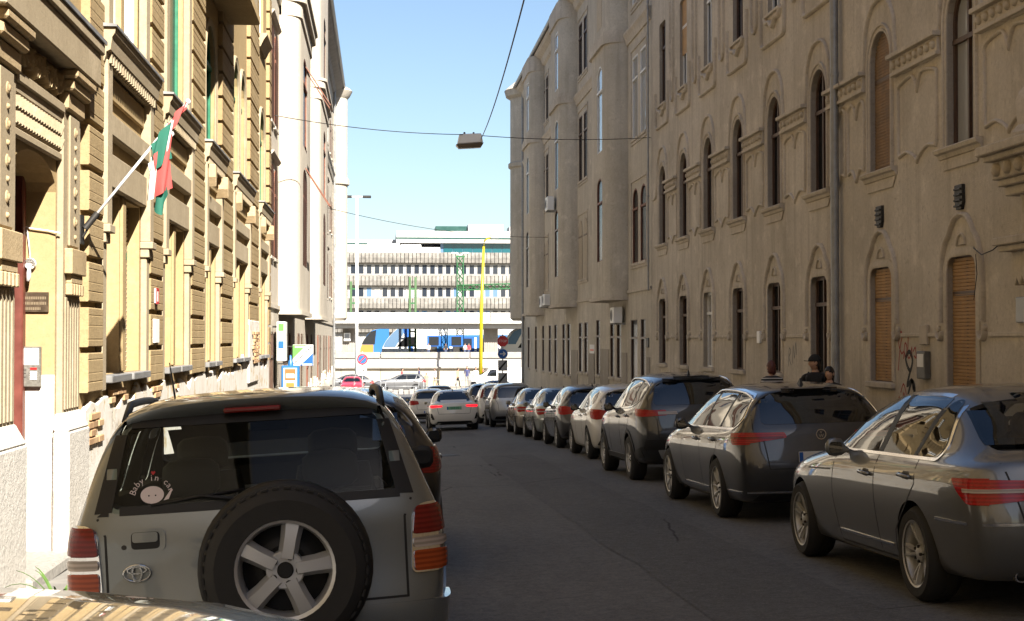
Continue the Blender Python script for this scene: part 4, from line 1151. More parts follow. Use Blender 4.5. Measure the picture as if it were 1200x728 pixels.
m = MB(); m.box(-3.25, -2.85, YS + 3.58, YS + 3.6, 1.45, 2.0); m.build('fan_grille', M['grey_metal'], ac)

def side_prism(name, poly, y0, y1, mat, parent, bevel=0):
    m = MB(lambda a, b, c: (a, c, b)); m.prism(poly, y0, y1); return m.build(name, mat, parent, bevel=bevel)
# trains, side on
tr = tag(empty('commuter_train'), 'white and bright blue commuter train with a pointed nose at the platform', 'train')
nose = spline([(.15, -.2), (.1, .35), (.45, 1.2), (1.15, 2.1), (1.9, 2.75), (2.9, 3.15)], 4)
side_prism('body', nose + [(42, 3.2), (42, -.2)], 150, 152.8, M['white'], tr, .05)
side_prism('roof', [(1.9, 2.85), (2.9, 3.18), (42, 3.25), (42, 2.5), (4.5, 2.5), (3.2, 2.62)], 149.98, 152.82, M['grey_metal'], tr)
side_prism('windscreen', spline([(.30, .75), (.5, 1.25), (1.15, 2.08), (1.75, 2.62)], 3) + [(2.6, 2.6), (1.5, .75)], 149.96, 152.84, M['pane_office_blue'], tr)
side_prism('cab_window', [(1.6, .8), (2.1, 1.35), (2.6, 1.75), (3.6, 1.75), (3.6, .8)], 149.95, 150.1, M['pane'], tr)
side_prism('nose_band', [(2.2, 2.64), (2.9, 2.95), (3.3, .2), (2.9, .2)], 149.955, 150.1, M['blue'], tr)
side_prism('blue_panel', [(4.4, -.1), (5.4, .75), (5.9, 1.7), (6.3, 1.95), (42, 1.95), (42, 1.72), (6.9, 1.72), (6.9, -.1)], 149.97, 150.1, M['sky_blue'], tr)
for k in range(14):
    x = 7.2 + 2.45 * k
    if k % 4 == 2:
        d = side_prism('door', rect(x, x + 1.6, -.1, 1.72), 149.96, 150.1, M['yellow_metal'], tr)
        side_prism('door_glass', rect(x + .45, x + 1.15, .5, 1.55), 149.95, 150.05, M['pane'], d)
    else:
        w = side_prism('window', rect(x, x + 2.2, .25, 1.7), 149.965, 150.1, M['blue'], tr)
        side_prism('pane', rect(x + .25, x + 1.95, .45, 1.6), 149.955, 150.05, M['pane_office'], w)
tr = tag(empty('locomotive'), 'blue and yellow rounded locomotive left of the commuter train', 'train')
side_prism('body', spline([(-2.1, -.2), (-2.05, .5), (-1.7, 1.5), (-1.0, 2.35), (-.2, 2.6)], 4) + [(.9, 2.65), (.9, -.2)], 158, 160.8, M['sky_blue'], tr, .05)
side_prism('yellow_front', [(-2.14, -.15), (-2.1, .55), (-1.95, .95), (-.75, .95), (-.75, -.15)], 157.96, 160.84, M['ochre_print'], tr)
side_prism('windscreen', spline([(-1.97, 1.0), (-1.72, 1.5), (-1.05, 2.32)], 3) + [(-.45, 2.5), (-.6, 1.0)], 157.96, 160.84, M['screen_dark'], tr)
tr = tag(empty('white_train'), 'large white train nose with a sloping windscreen at the right end', 'train')
side_prism('body', spline([(11.55, -.2), (11.6, .8), (12.0, 1.5), (12.6, 2.3), (13.3, 2.6)], 4) + [(40, 2.65), (40, -.2)], 141.5, 144.3, M['white'], tr, .06)
side_prism('windscreen', spline([(11.75, 1.05), (12.1, 1.55), (12.62, 2.26)], 3) + [(13.2, 2.5), (13.6, 2.5), (12.8, 1.05)], 141.45, 144.35, M['pane_office_blue'], tr)
side_prism('cab_window', [(13.0, .7), (13.5, 1.4), (14.8, 1.4), (14.8, .7)], 141.44, 141.6, M['pane'], tr)
side_prism('blue_band', rect(11.7, 40, -.1, .12), 141.46, 141.6, M['sky_blue'], tr)
# platform displays
for k, x in enumerate((4.85, 6.9)):
    root = tag(empty('platform_display'), ('%s blue framed platform display screen before the train' % ('left of the two', 'right of the two')[k]).replace('left of', 'leftmost of').replace('right of', 'rightmost of'), 'display', 'platform display screens')
    m = MB(); m.box(x - .62, x + .62, YS + 2.4, YS + 2.6, .85, 1.85); m.build('housing', M['blue'], root, bevel=.03)
    m = MB(); m.box(x - .45, x + .45, YS + 2.37, YS + 2.41, .95, 1.75); m.build('screen', M['screen_dark'], root)
    m = MB(); m.box(x - .3, x + .3, YS + 2.42, YS + 2.58, 0, .85); m.build('stand', M['iron'], root, bevel=.02)
# office block behind the tracks
of = tag(empty('office_block'), 'long grey and white office block with ribbed concrete bands behind the station', 'building')
YO = 210.0
OX0, OX1 = -34.6, 46.8
m = MB(); m.box(OX0, OX1, YO + .4, YO + 18, -1, 13.7); m.build('core', M['office_frame'], of)
for h0, h1 in ((12.15, 13.75), (8.95, 10.55), (5.75, 7.35), (2.4, 4.1)):
    m = MB()
    x = OX0
    while x < OX1:
        prof = [(0, h0), (-.35, h0 + .12), (-.48, h0 + .5 * (h1 - h0)), (-.35, h1 - .12), (0, h1)]
        for k in range(4):
            (d0, z0), (d1, z1) = prof[k], prof[k + 1]
            m.add([(x + .03, YO + d0, z0), (x + .50, YO + d0, z0), (x + .50, YO + d1, z1), (x + .03, YO + d1, z1), (x + .03, YO + .4, z0), (x + .50, YO + .4, z0), (x + .50, YO + .4, z1), (x + .03, YO + .4, z1)],
                  [(0, 1, 2, 3), (0, 3, 7, 4), (1, 5, 6, 2)] + ([(0, 4, 5, 1)] if k == 0 else []) + ([(3, 2, 6, 7)] if k == 3 else []))
        x += .55
    tag(m.build('ribbed_band', M['rib'], of, fix=False), kind='stuff')
wm = MB().box(0, .80, 0, .06, 0, 1.35).mesh('window', M['office_frame'])
pms = [MB().box(.07, .73, -.012, .05, .06, 1.29).mesh('pane', M[k]) for k in ('pane_office', 'pane_office', 'pane_office', 'pane_office_blue', 'pane_curtain')]
rr = random.Random(4)
for h in (10.68, 7.47, 4.25):
    for k in range(38):
        x = -12 + 1.11 * k
        o = link_mesh('window', wm, None, of); o.location = (x, YO + .34, h)
        link_mesh('pane', pms[0] if h > 10 else (rr.choice(pms[2:]) if x > 10 else rr.choice(pms)), None, o)
# roof storey with teal glazing
m = MB(); m.box(8.5, 46.8, YO + 3, YO + 16, 13.7, 15.2); m.build('roof_storey', M['pane_office_blue'], of)
pt = MB().box(.04, 1.36, 0, .1, 0, 1.65).mesh('teal_pane', M['pane_teal'])
for k in range(26):
    o = link_mesh('teal_pane', pt, None, of); o.location = (8.9 + 1.4 * k, YO + 2.9, 13.6)
m = MB(); m.box(2.2, 46.8, YO + 2, YO + 17, 15.2, 16.9); m.build('roof_fascia', M['concrete_white'], of, bevel=.03)
m = MB(); m.box(2.2, 46.8, YO + 1.97, YO + 2.0, 15.75, 15.98); m.build('green_stripe', M['teal_metal'], of)
m = MB(); m.box(-34, 2.2, YO + 6, YO + 17, 13.7, 15.9); m.build('left_wing', M['concrete_white'], of, bevel=.03)
m = MB(); m.box(-34, 2.2, YO + 5.97, YO + 6, 15.2, 15.4); m.build('green_stripe', M['teal_metal'], of)
m = MB(); m.box(1.6, 8.4, YO + 2.4, YO + 3, 13.7, 14.6); m.build('parapet_rail', M['white_metal'], of)
for x0, x1, h0, h1, mt, nm in ((7.9, 12.4, 16.9, 17.9, 'teal_metal', 'rooftop_plant_room'), (12.6, 17.8, 16.9, 18.2, 'grey_metal', 'rooftop_plant_room'), (18.6, 24, 16.9, 17.9, 'grey_metal', 'rooftop_plant_room')):
    m = MB(); m.box(x0, x1, YO + 6, YO + 10, h0, h1)
    m.build(nm, M[mt], of, bevel=.03)
for x, w in ((-3.4, 1.0), (-1.9, 4.6), (2.8, 2.9)):
    m = MB(); m.box(x, x + w, YO + 1.2, YO + 3.2, 13.7, 14.6 + .1 * w); m.build('roof_duct', M['white_metal'], of, bevel=.08)
# masts and lamp posts
def post_pair(x, y, h1, lab):
    root = tag(empty('green_mast'), lab, 'mast', 'green railway masts')
    for dx in (-.28, .28):
        m = MB(); m.box(x + dx - .11, x + dx + .11, y - .1, y + .1, 0, h1); m.build('post', M['green_pale'], root, bevel=.02)
    for k in range(int(h1 / 1.4)):
        m = MB(); m.box(x - .17, x + .17, y - .04, y + .04, .8 + 1.4 * k, .95 + 1.4 * k); m.build('tie_plate', M['green_metal'], root)
    return root
post_pair(3.15, 147.5, 7.65, 'pale green twin railway mast standing left of the lattice mast')
post_pair(-2.62, 147.5, 7.2, 'pale green twin railway mast beside the white house corner')
lat = tag(empty('lattice_mast'), 'bright green lattice mast with a horizontal lattice arm before the office block', 'mast')
def lattice(name, a, b, w, n, axis):
    m = MB(); a, b = Vector(a), Vector(b)
    off = [Vector((sx * w, sy * w, 0)) if axis == 'z' else Vector((0, sx * w, sy * w)) for sx in (-.5, .5) for sy in (-.5, .5)]
    for o in off: m.tube([a + o, b + o], .05, 5)
    for k in range(n):
        p, q = a + (b - a) * k / n, a + (b - a) * (k + 1) / n
        for i, j in ((0, 2), (1, 3), (0, 1), (2, 3)):
            m.tube([p + off[i], q + off[j]], .03, 4, False); m.tube([p + off[j], q + off[i]], .03, 4, False)
    return m.build(name, M['green_metal'], lat)
lattice('tower', (7.75, 146, 0), (7.75, 146, 9.55), .62, 13, 'z')
lattice('arm', (7.4, 146, 6.55), (18, 146, 6.9), .5, 16, 'x')
m = MB(); m.box(7.3, 8.2, 145.8, 146.2, 9.55, 9.7); m.build('head_plate', M['green_metal'], lat)
for dx in (-.55, .55):
    m = MB(); m.tube([(7.75, 145.9, 9.7), (7.75 + dx * .6, 145.9, 9.95), (7.75 + dx, 145.9, 9.98)], .05, 6); m.box(7.75 + dx - .3, 7.75 + dx + .3, 145.8, 146, 9.93, 10.02); m.build('floodlight', M['white_metal'], lat)
yl = tag(empty('street_lamp'), 'tall bright yellow street lamp post before the station', 'street lamp')
m = MB(); m.tube([(8.35, 125, ZJ), (8.42, 125, 4), (8.62, 125, 9.3)], [.17, .15, .10], 10); m.build('post', M['yellow_metal'], yl, smooth=True)
m = MB(); m.tube([(8.62, 125, 9.25), (8.66, 125, 9.75), (8.95, 125, 10.0), (9.3, 125, 10.05)], .07, 8); m.build('arm', M['yellow_metal'], yl, smooth=True)
m = MB(); m.box(9.2, 9.9, 124.8, 125.2, 9.98, 10.12); m.build('lamp_head', M['grey_metal'], yl, bevel=.03)
wl = tag(empty('street_lamp'), 'very tall white lamp mast with two heads beside the white house', 'street lamp')
m = MB(); m.tube([(-1.98, 125, ZJ), (-1.98, 125, 13.4)], [.16, .10], 10); m.build('post', M['white_metal'], wl, smooth=True)
m = MB(); m.tube([(-2.7, 125, 13.4), (-1.2, 125, 13.4)], .05, 6); m.build('arm', M['white_metal'], wl)
for x in (-2.75, -1.15):
    m = MB(); m.box(x - .35, x + .35, 124.8, 125.2, 13.3, 13.5); m.build('lamp_head', M['iron'], wl, bevel=.04)
# railing and low barrier along the cross road
ZR = ZJ + .02
for k in range(-4, 6):
    x = k * 3.0 + .4
    root = tag(empty('guard_rail', (0, 0, 0)), 'grey hoop guard rail panel, number %s from the left along the far roadside' % ['one', 'two', 'three', 'four', 'five', 'six', 'seven', 'eight', 'nine', 'ten'][k + 4], 'railing', 'guard rail panels along the far roadside')
    m = MB(); m.tube([(x, 118.5, ZR), (x, 118.5, ZR + .95), (x + .12, 118.5, ZR + 1.06), (x + 2.5, 118.5, ZR + 1.06), (x + 2.62, 118.5, ZR + .95), (x + 2.62, 118.5, ZR)], .04, 6); m.build('hoop', M['grey_metal'], root, smooth=True)
    m = MB(); m.tube([(x, 118.5, ZR + .55), (x + 2.62, 118.5, ZR + .55)], .03, 6); m.build('cross_bar', M['grey_metal'], root, smooth=True)
m = MB()
for k in range(120):
    m.box(-20 + .42 * k, -20 + .42 * k + .36, 117.6, 118.1, ZR - .1, ZR + .30 + .06 * (k % 2))
tag(m.build('low_barrier', M['concrete_dark'], None, bevel=.02), 'low dark toothed kerb barrier under the guard rails', 'barrier')

# ---------------------------------------------------------------- signs, wires, lamp
def disc(m, x, y, z, r_, d0, d1, n=28):
    m.v += []; f = m.f; m.f = None
    vs = [(x + r_ * math.cos(6.2832 * k / n + 6.2832 / 16 * (n == 8)), y - d, z + r_ * math.sin(6.2832 * k / n + 6.2832 / 16 * (n == 8))) for d in (d0, d1) for k in range(n)]
    m.add(vs, [tuple(range(n)), tuple(range(n, 2 * n))] + [(k, (k + 1) % n, n + (k + 1) % n, n + k) for k in range(n)]); m.f = f
    return m
g0 = road_z(6.1, 85) + .1
sg_ = tag(empty('stop_sign'), 'red octagonal STOP sign with a blue arrow and two striped boards on one post', 'road sign')
SX, SY = 6.95, 85.0
m = MB(); m.tube([(SX, SY + .05, g0), (SX, SY + .05, 1.8)], .04, 8); m.build('post', M['grey_metal'], sg_, smooth=True)
m = disc(MB(), SX, SY, 1.40, .345, 0, .02, 8); m.build('border', M['white'], sg_); m = disc(MB(), SX, SY, 1.40, .32, .015, .026, 8); oc = m.build('octagon', M['red'], sg_)
text_mesh('stop_text', 'STOP', .205, M['white'], oc, (SX, SY - .03, 1.40), 'south', .002)
m = disc(MB(), SX, SY, .68, .29, 0, .02); m.build('border', M['white'], sg_); m = disc(MB(), SX, SY, .68, .27, .015, .026); bd = m.build('blue_disc', M['blue'], sg_)
m = MB(lambda a, b, c: (SX + a, SY - .028 - c, .68 + b)); m.prism([(-.17, -.03), (.05, -.03), (.0, -.13), (.06, -.13), (.18, 0), (.06, .13), (.0, .13), (.05, .03), (-.17, .03)], 0, .004); m.build('arrow', M['white'], bd)
for z in (.02, -.70):
    m = MB(); m.box(SX - .27, SX + .27, SY - .02, SY, z - .32, z + .30); bd = m.build('striped_board', M['grey_metal'], sg_)
    m = MB(lambda a, b, c: (SX + a, SY - .022 - c, z + b)); m.prism([(-.24, -.28), (-.16, -.28), (.24, .22), (.24, .28), (.18, .28), (-.24, -.2)], 0, .004); m.build('diagonal_stripe', M['black'], bd)
npk = tag(empty('no_parking_sign'), 'round blue no parking sign with red border and white plate beneath', 'road sign')
NX, NY = -1.06, 88.0
m = MB(); m.tube([(NX, NY + .05, road_z(-1.65, 88)), (NX, NY + .05, .8)], .035, 8); m.build('post', M['grey_metal'], npk, smooth=True)
m = disc(MB(), NX, NY, .33, .31, 0, .02); m.build('red_border', M['red'], npk)
m = disc(MB(), NX, NY, .33, .24, .012, .026); m.build('blue_disc', M['sky_blue'], npk)
m = MB(lambda a, b, c: (NX + a, NY - .027 - c, .33 + b)); m.prism([(-.19, -.14), (-.14, -.19), (.19, .14), (.14, .19)], 0, .004); m.build('red_bar', M['red'], npk)
m = MB(); m.box(NX - .26, NX + .26, NY - .02, NY, -.62, -.06); pl = m.build('supplementary_plate', M['white'], npk)
m = MB(lambda a, b, c: (NX + a, NY - .022 - c, -.34 + b)); m.prism([(.0, -.12), (.1, .0), (.16, .16), (.06, .06)], 0, .004); m.prism([(-.2, -.1), (-.05, -.1), (-.05, -.04), (-.2, -.04)], 0, .004); m.build('tow_pictogram', M['black'], pl)
# projecting shop sign, advertising board, blue pay station
s_ = tag(empty('shop_sign'), 'green white and blue square shop sign sticking out from the white house', 'sign')
m = MB(); m.box(-2.32, -1.78, 39.98, 40.04, .80, 1.36); bo_ = m.build('panel', M['white'], s_, bevel=.004)
FS = lambda a, b, c: (-2.05 + a, 39.976 - c, 1.08 + b)
m = MB(FS); m.prism([(-.265, -.09), (.09, .27), (-.265, .27)], 0, .004); m.build('green_corner', M['green_sign'], bo_)
m = MB(FS); m.prism([(.265, .06), (.265, -.27), (-.08, -.27)], 0, .004); m.build('blue_corner', M['blue'], bo_)
t_ = text_mesh('sign_text', 'HASZNÁLT RUHA', .082, M['black'], bo_, (-2.055, 39.972, 1.08), 'south', .001); t_.rotation_euler = (R(90), R(-44), 0)
for z, w, x in ((1.30, .28, -2.12), (.835, .26, -1.94)):
    m = MB(); m.box(x - w / 2, x + w / 2, 39.968, 39.975, z - .018, z + .018); m.build('small_print', M['paper'], bo_)
for z in (1.30, .84): MB().box(-2.75, -2.3, 39.99, 40.03, z, z + .03).build('bracket', M['iron'], s_)
ab = tag(empty('light_box_sign'), 'narrow white and green light box sign projecting from the white house', 'sign')
m = MB(); m.box(-2.62, -2.40, 38.2, 38.9, .95, 1.95); q = m.build('box', M['white_metal'], ab, bevel=.01)
for k, mt in enumerate(('green_sign', 'paper', 'sky_blue', 'paper')):
    m = MB(); m.box(-2.58, -2.44, 38.188, 38.199, 1.72 - .22 * k, 1.90 - .22 * k); m.build('print_field', M[mt], q)
m = MB(); m.box(-2.75, -2.6, 38.5, 38.55, 1.8, 1.85); m.build('bracket', M['iron'], ab)
ps = tag(empty('pay_station'), 'blue framed street pay station with orange header before the white house', 'pay station')
zb_ = road_z(-1.65, 37) + .12
m = MB(); m.box(-2.42, -1.98, 36.9, 37.15, zb_, .86); m.build('cabinet', M['sky_blue'], ps, bevel=.02)
m = MB(); m.box(-2.36, -2.04, 36.888, 36.899, .10, .80); fp = m.build('front_panel', M['paper'], ps)
m = MB(); m.box(-2.33, -2.07, 36.878, 36.887, .50, .78); m.build('orange_header', M['orange_red'], fp)
m = MB(); m.box(-2.30, -2.10, 36.870, 36.877, .56, .66); m.build('white_field', M['paper'], fp)
m = MB(); m.box(-2.30, -2.10, 36.878, 36.887, .12, .44); m.build('yellow_poster', M['ochre_print'], fp)
m = MB(); m.lathe([(.07, .86), (.06, .96), (.03, 1.0), (.03, 1.1), (.001, 1.12)], 10, o=(-2.2, 37.02, 0), cap=False); m.build('top_beacon', M['sky_blue'], ps, smooth=True)
# hanging street lamp and its wires
def wire(pts, r_, lab):
    out = []
    for a, b, sag in pts:
        a, b = Vector(a), Vector(b)
        out += [a + (b - a) * t / 16 - Vector((0, 0, sag * 4 * (t / 16) * (1 - t / 16))) for t in range(17)]
    m = MB(); m.tube(out, r_, 6)
    return tag(m.build('overhead_wire', M['iron'], None, smooth=True), lab, 'wire')
LP = Vector((2.48, 42.2, 7.14))
wire([((XL, 38.5, 7.24), LP + Vector((0, 0, .17)), .12), (LP + Vector((0, 0, .17)), (XR, 45.5, 7.74), .10)], .011, 'steel span wire carrying the hanging lamp between the houses')
wire([(LP + Vector((.35, -.1, .05)), (1.9, 18, 6.3), .25), ((1.9, 18, 6.3), (1.2, -20, 5.9), .6)], .012, 'dark feed cable running from the hanging lamp towards the camera')
wire([((XL + .3, 62, 7.0), (XR, 74, 6.6), .35)], .012, 'thin lower wire crossing the street before the office block')
hl = tag(empty('hanging_lamp'), 'white street lantern hanging from the wire over the road', 'street lamp')
m = MB(lambda a, b, c: (LP.x + a, LP.y + b, LP.z + c))
m.add([(-.33, -.17, -.12), (.40, -.17, -.06), (.40, .17, -.06), (-.33, .17, -.12), (-.27, -.12, .17), (.35, -.12, .20), (.35, .12, .20), (-.27, .12, .17)], [(3, 2, 1, 0), (4, 5, 6, 7), (0, 1, 5, 4), (1, 2, 6, 5), (2, 3, 7, 6), (3, 0, 4, 7)]); m.build('housing', M['white_metal'], hl, bevel=.02)
m = MB(lambda a, b, c: (LP.x + a, LP.y + b, LP.z + c)); m.add([(-.37, -.20, -.13), (.42, -.20, -.07), (.42, .20, -.07), (-.37, .20, -.13), (-.28, -.12, -.24), (.34, -.12, -.20), (.34, .12, -.20), (-.28, .12, -.24)], [(0, 1, 2, 3), (4, 7, 6, 5), (0, 4, 5, 1), (1, 5, 6, 2), (2, 6, 7, 3), (3, 7, 4, 0)]); m.build('bowl', simple('brown_tinted_bowl', (.16, .13, .10), .25), hl, bevel=.01)
for dx in (-.12, .14):
    m = MB(); m.lathe([(.03, 0), (.03, .06), (.015, .07)], 8, o=(LP.x + dx, LP.y, LP.z + .17)); m.build('clamp', M['iron'], hl)
# ---------------------------------------------------------------- cars
# local frame: x forward, y left, z up; the origin is on the ground under the rear axle
def section(s):
    x, zb, w, zsh, zbe, ybe, zr, yr, zt = s
    return [(x, 0, zb), (x, .5 * w, zb), (x, .82 * w, zb), (x, .935 * w, zb + .05), (x, .965 * w, zb + .32 * (zsh - zb)),
            (x, w, zb + .66 * (zsh - zb)), (x, .985 * w, zsh), (x, ybe, zbe), (x, yr, zr), (x, .62 * yr, zr + .78 * (zt - zr)), (x, 0, zt)]

def lerp_tab(tab, z):
    if z <= tab[0][0]: return tab[0][1]
    for (a, xa), (b, xb) in zip(tab, tab[1:]):
        if z <= b: return xa + (xb - xa) * (z - a) / (b - a)
    return tab[-1][1]

def body_mesh(S):
    st = [section(s) for s in S['stations']]
    tail = S['tail']
    st[-1] = [(lerp_tab(tail, z), y, z) for x, y, z in st[-1]]
    st[-2] = [(max(x, lerp_tab(tail, z) + .10), y, z) for x, y, z in st[-2]]
    V, Fc = [], []
    n = 11
    def idx(i, j, side):
        return (i * n + j) * 2 + (side if 0 < j < n - 1 else 0)
    for s in st:
        for x, y, z in s:
            V.append((x, y, z)); V.append((x, -y, z))
    for i in range(len(st) - 1):
        for j in range(n - 1):
            for sd in (0, 1):
                q = (idx(i, j, sd), idx(i + 1, j, sd), idx(i + 1, j + 1, sd), idx(i, j + 1, sd))
                Fc.append(q if sd == 0 else q[::-1])
    for end, bul in ((0, S.get('nose_bulge', .12)), (len(st) - 1, -S.get('tail_bulge', .06))):
        rows = [[idx(end, 2, 0), idx(end, 1, 0), idx(end, 0, 0), idx(end, 1, 1), idx(end, 2, 1)]]
        for j in range(3, 8):
            a = st[end][j]
            r = [idx(end, j, 0)]
            for t in (.6, 0, -.6):
                V.append((a[0] + bul * (1 - t * t), a[1] * t, a[2] + (.012 if t == 0 else 0)))
                r.append(len(V) - 1)
            r.append(idx(end, j, 1))
            rows.append(r)
        rows.append([idx(end, 8, 0), idx(end, 9, 0), idx(end, 10, 0), idx(end, 9, 1), idx(end, 8, 1)])
        for a, b in zip(rows, rows[1:]):
            for k in range(4):
                Fc.append((a[k], a[k + 1], b[k + 1], b[k]))
    me = bpy.data.meshes.new('body')
    used = sorted({i for f in Fc for i in f})
    mp = {o: k for k, o in enumerate(used)}
    me.from_pydata([V[i] for i in used], [], [tuple(mp[i] for i in f) for f in Fc])
    bm = bmesh.new(); bm.from_mesh(me)
    bmesh.ops.recalc_face_normals(bm, faces=bm.faces)
    bm.to_mesh(me); bm.free()
    return me

def clip_cell(poly, x0, x1, y0, y1):
    def clip(ps, f, inter):
        out = []
        for i in range(len(ps)):
            a, b = ps[i - 1], ps[i]
            fa, fb = f(a), f(b)
            if fb >= 0:
                if fa < 0: out.append(inter(a, b, fa, fb))
                out.append(b)
            elif fa >= 0: out.append(inter(a, b, fa, fb))
        return out
    def it(a, b, fa, fb):
        t = fa / (fa - fb)
        return (a[0] + (b[0] - a[0]) * t, a[1] + (b[1] - a[1]) * t)
    for f in (lambda p: p[0] - x0, lambda p: x1 - p[0], lambda p: p[1] - y0, lambda p: y1 - p[1]):
        if len(poly) < 3: return []
        poly = clip(poly, f, it)
    return poly if len(poly) > 2 else []

VIEW = {
 'left': (lambda u, v: (Vector((u, 4, v)), Vector((0, -1, 0)))),
 'right': (lambda u, v: (Vector((u, -4, v)), Vector((0, 1, 0)))),
 'rear': (lambda u, v: (Vector((-8, u, v)), Vector((1, 0, 0)))),
 'front': (lambda u, v: (Vector((9, u, v)), Vector((-1, 0, 0)))),
 'top': (lambda u, v: (Vector((u, v, 6)), Vector((0, 0, -1)))),
}
class Skin:
    """patches and strips laid on the body surface with a thickness of their own"""
    def __init__(s, bvh): s.b = bvh; s.mb = MB()
    def hit(s, view, u, v):
        o, d = VIEW[view](u, v)
        h = s.b.ray_cast(o, d)
        if h[0] is None or abs(h[1].dot(d)) < .28 or (view in ('left', 'right') and abs(h[0].y) < .48): return None
        return (h[0], h[1])
    def cells(s, polys, view, off, thick):
        ids, vs, lo, fs = {}, [], [], []
        for poly in polys:
            f = []
            for u, v in poly:
                k = (round(u, 4), round(v, 4))
                if k not in ids:
                    h = s.hit(view, u, v)
                    if h is None: ids[k] = -1
                    else:
                        nn = h[1] if h[1].dot(VIEW[view](0, 0)[1]) < 0 else -h[1]
                        ids[k] = len(vs); vs.append(tuple(h[0] + nn * off)); lo.append(tuple(h[0] - nn * thick))
                if ids[k] >= 0 and (not f or f[-1] != ids[k]): f.append(ids[k])
            if len(f) > 2 and len(set(f)) == len(f) and len(f) >= len(poly) - 0: fs.append(tuple(f))
        if not fs: return s
        ed = {}
        for f in fs:
            for a, b in zip(f, f[1:] + f[:1]):
                ed[(min(a, b), max(a, b))] = ed.get((min(a, b), max(a, b)), 0) + 1
        n = len(vs)
        sk = [(a, b, n + b, n + a) for (a, b), c in ed.items() if c == 1]
        s.mb.add(vs + lo, fs + sk)
        return s
    def patch(s, poly, view, off=.004, thick=.006, cell=.05):
        us, vs = [p[0] for p in poly], [p[1] for p in poly]
        u0, v0 = min(us), min(vs)
        nu, nv = max(1, int((max(us) - u0) / cell) + 1), max(1, int((max(vs) - v0) / cell) + 1)
        du, dv = (max(us) - u0) / nu + 1e-9, (max(vs) - v0) / nv + 1e-9
        out = []
        for i in range(nu):
            for j in range(nv):
                q = clip_cell(list(poly), u0 + i * du, u0 + (i + 1) * du, v0 + j * dv, v0 + (j + 1) * dv)
                if q: out.append(q)
        return s.cells(out, view, off, thick)
    def strip(s, path, w, view, off=.003, thick=.004, closed=False, step=.05):
        pts = []
        n = len(path)
        for i in range(n if closed else n - 1):
            a, b = Vector(path[i]), Vector(path[(i + 1) % n])
            k = max(1, int((b - a).length / step))
            pts += [a + (b - a) * j / k for j in range(k)]
        if not closed: pts.append(Vector(path[-1]))
        L, n = [], len(pts)
        for i, p in enumerate(pts):
            a = pts[i - 1] if (closed or i) else p
            b = pts[(i + 1) % n] if (closed or i < n - 1) else p
            t = (b - a).normalized(); m = Vector((-t.y, t.x)) * w / 2
            L.append((tuple(p + m), tuple(p - m)))
        out = [[L[i][0], L[i][1], L[(i + 1) % n][1], L[(i + 1) % n][0]] for i in range(n if closed else n - 1)]
        return s.cells(out, view, off, thick)
    def build(s, name, mat, parent, smooth=True):
        if not s.mb.v: return None
        return s.mb.build(name, mat, parent, smooth=smooth, angle=50)

def mirror(poly): return [(-a, b) for a, b in poly][::-1]

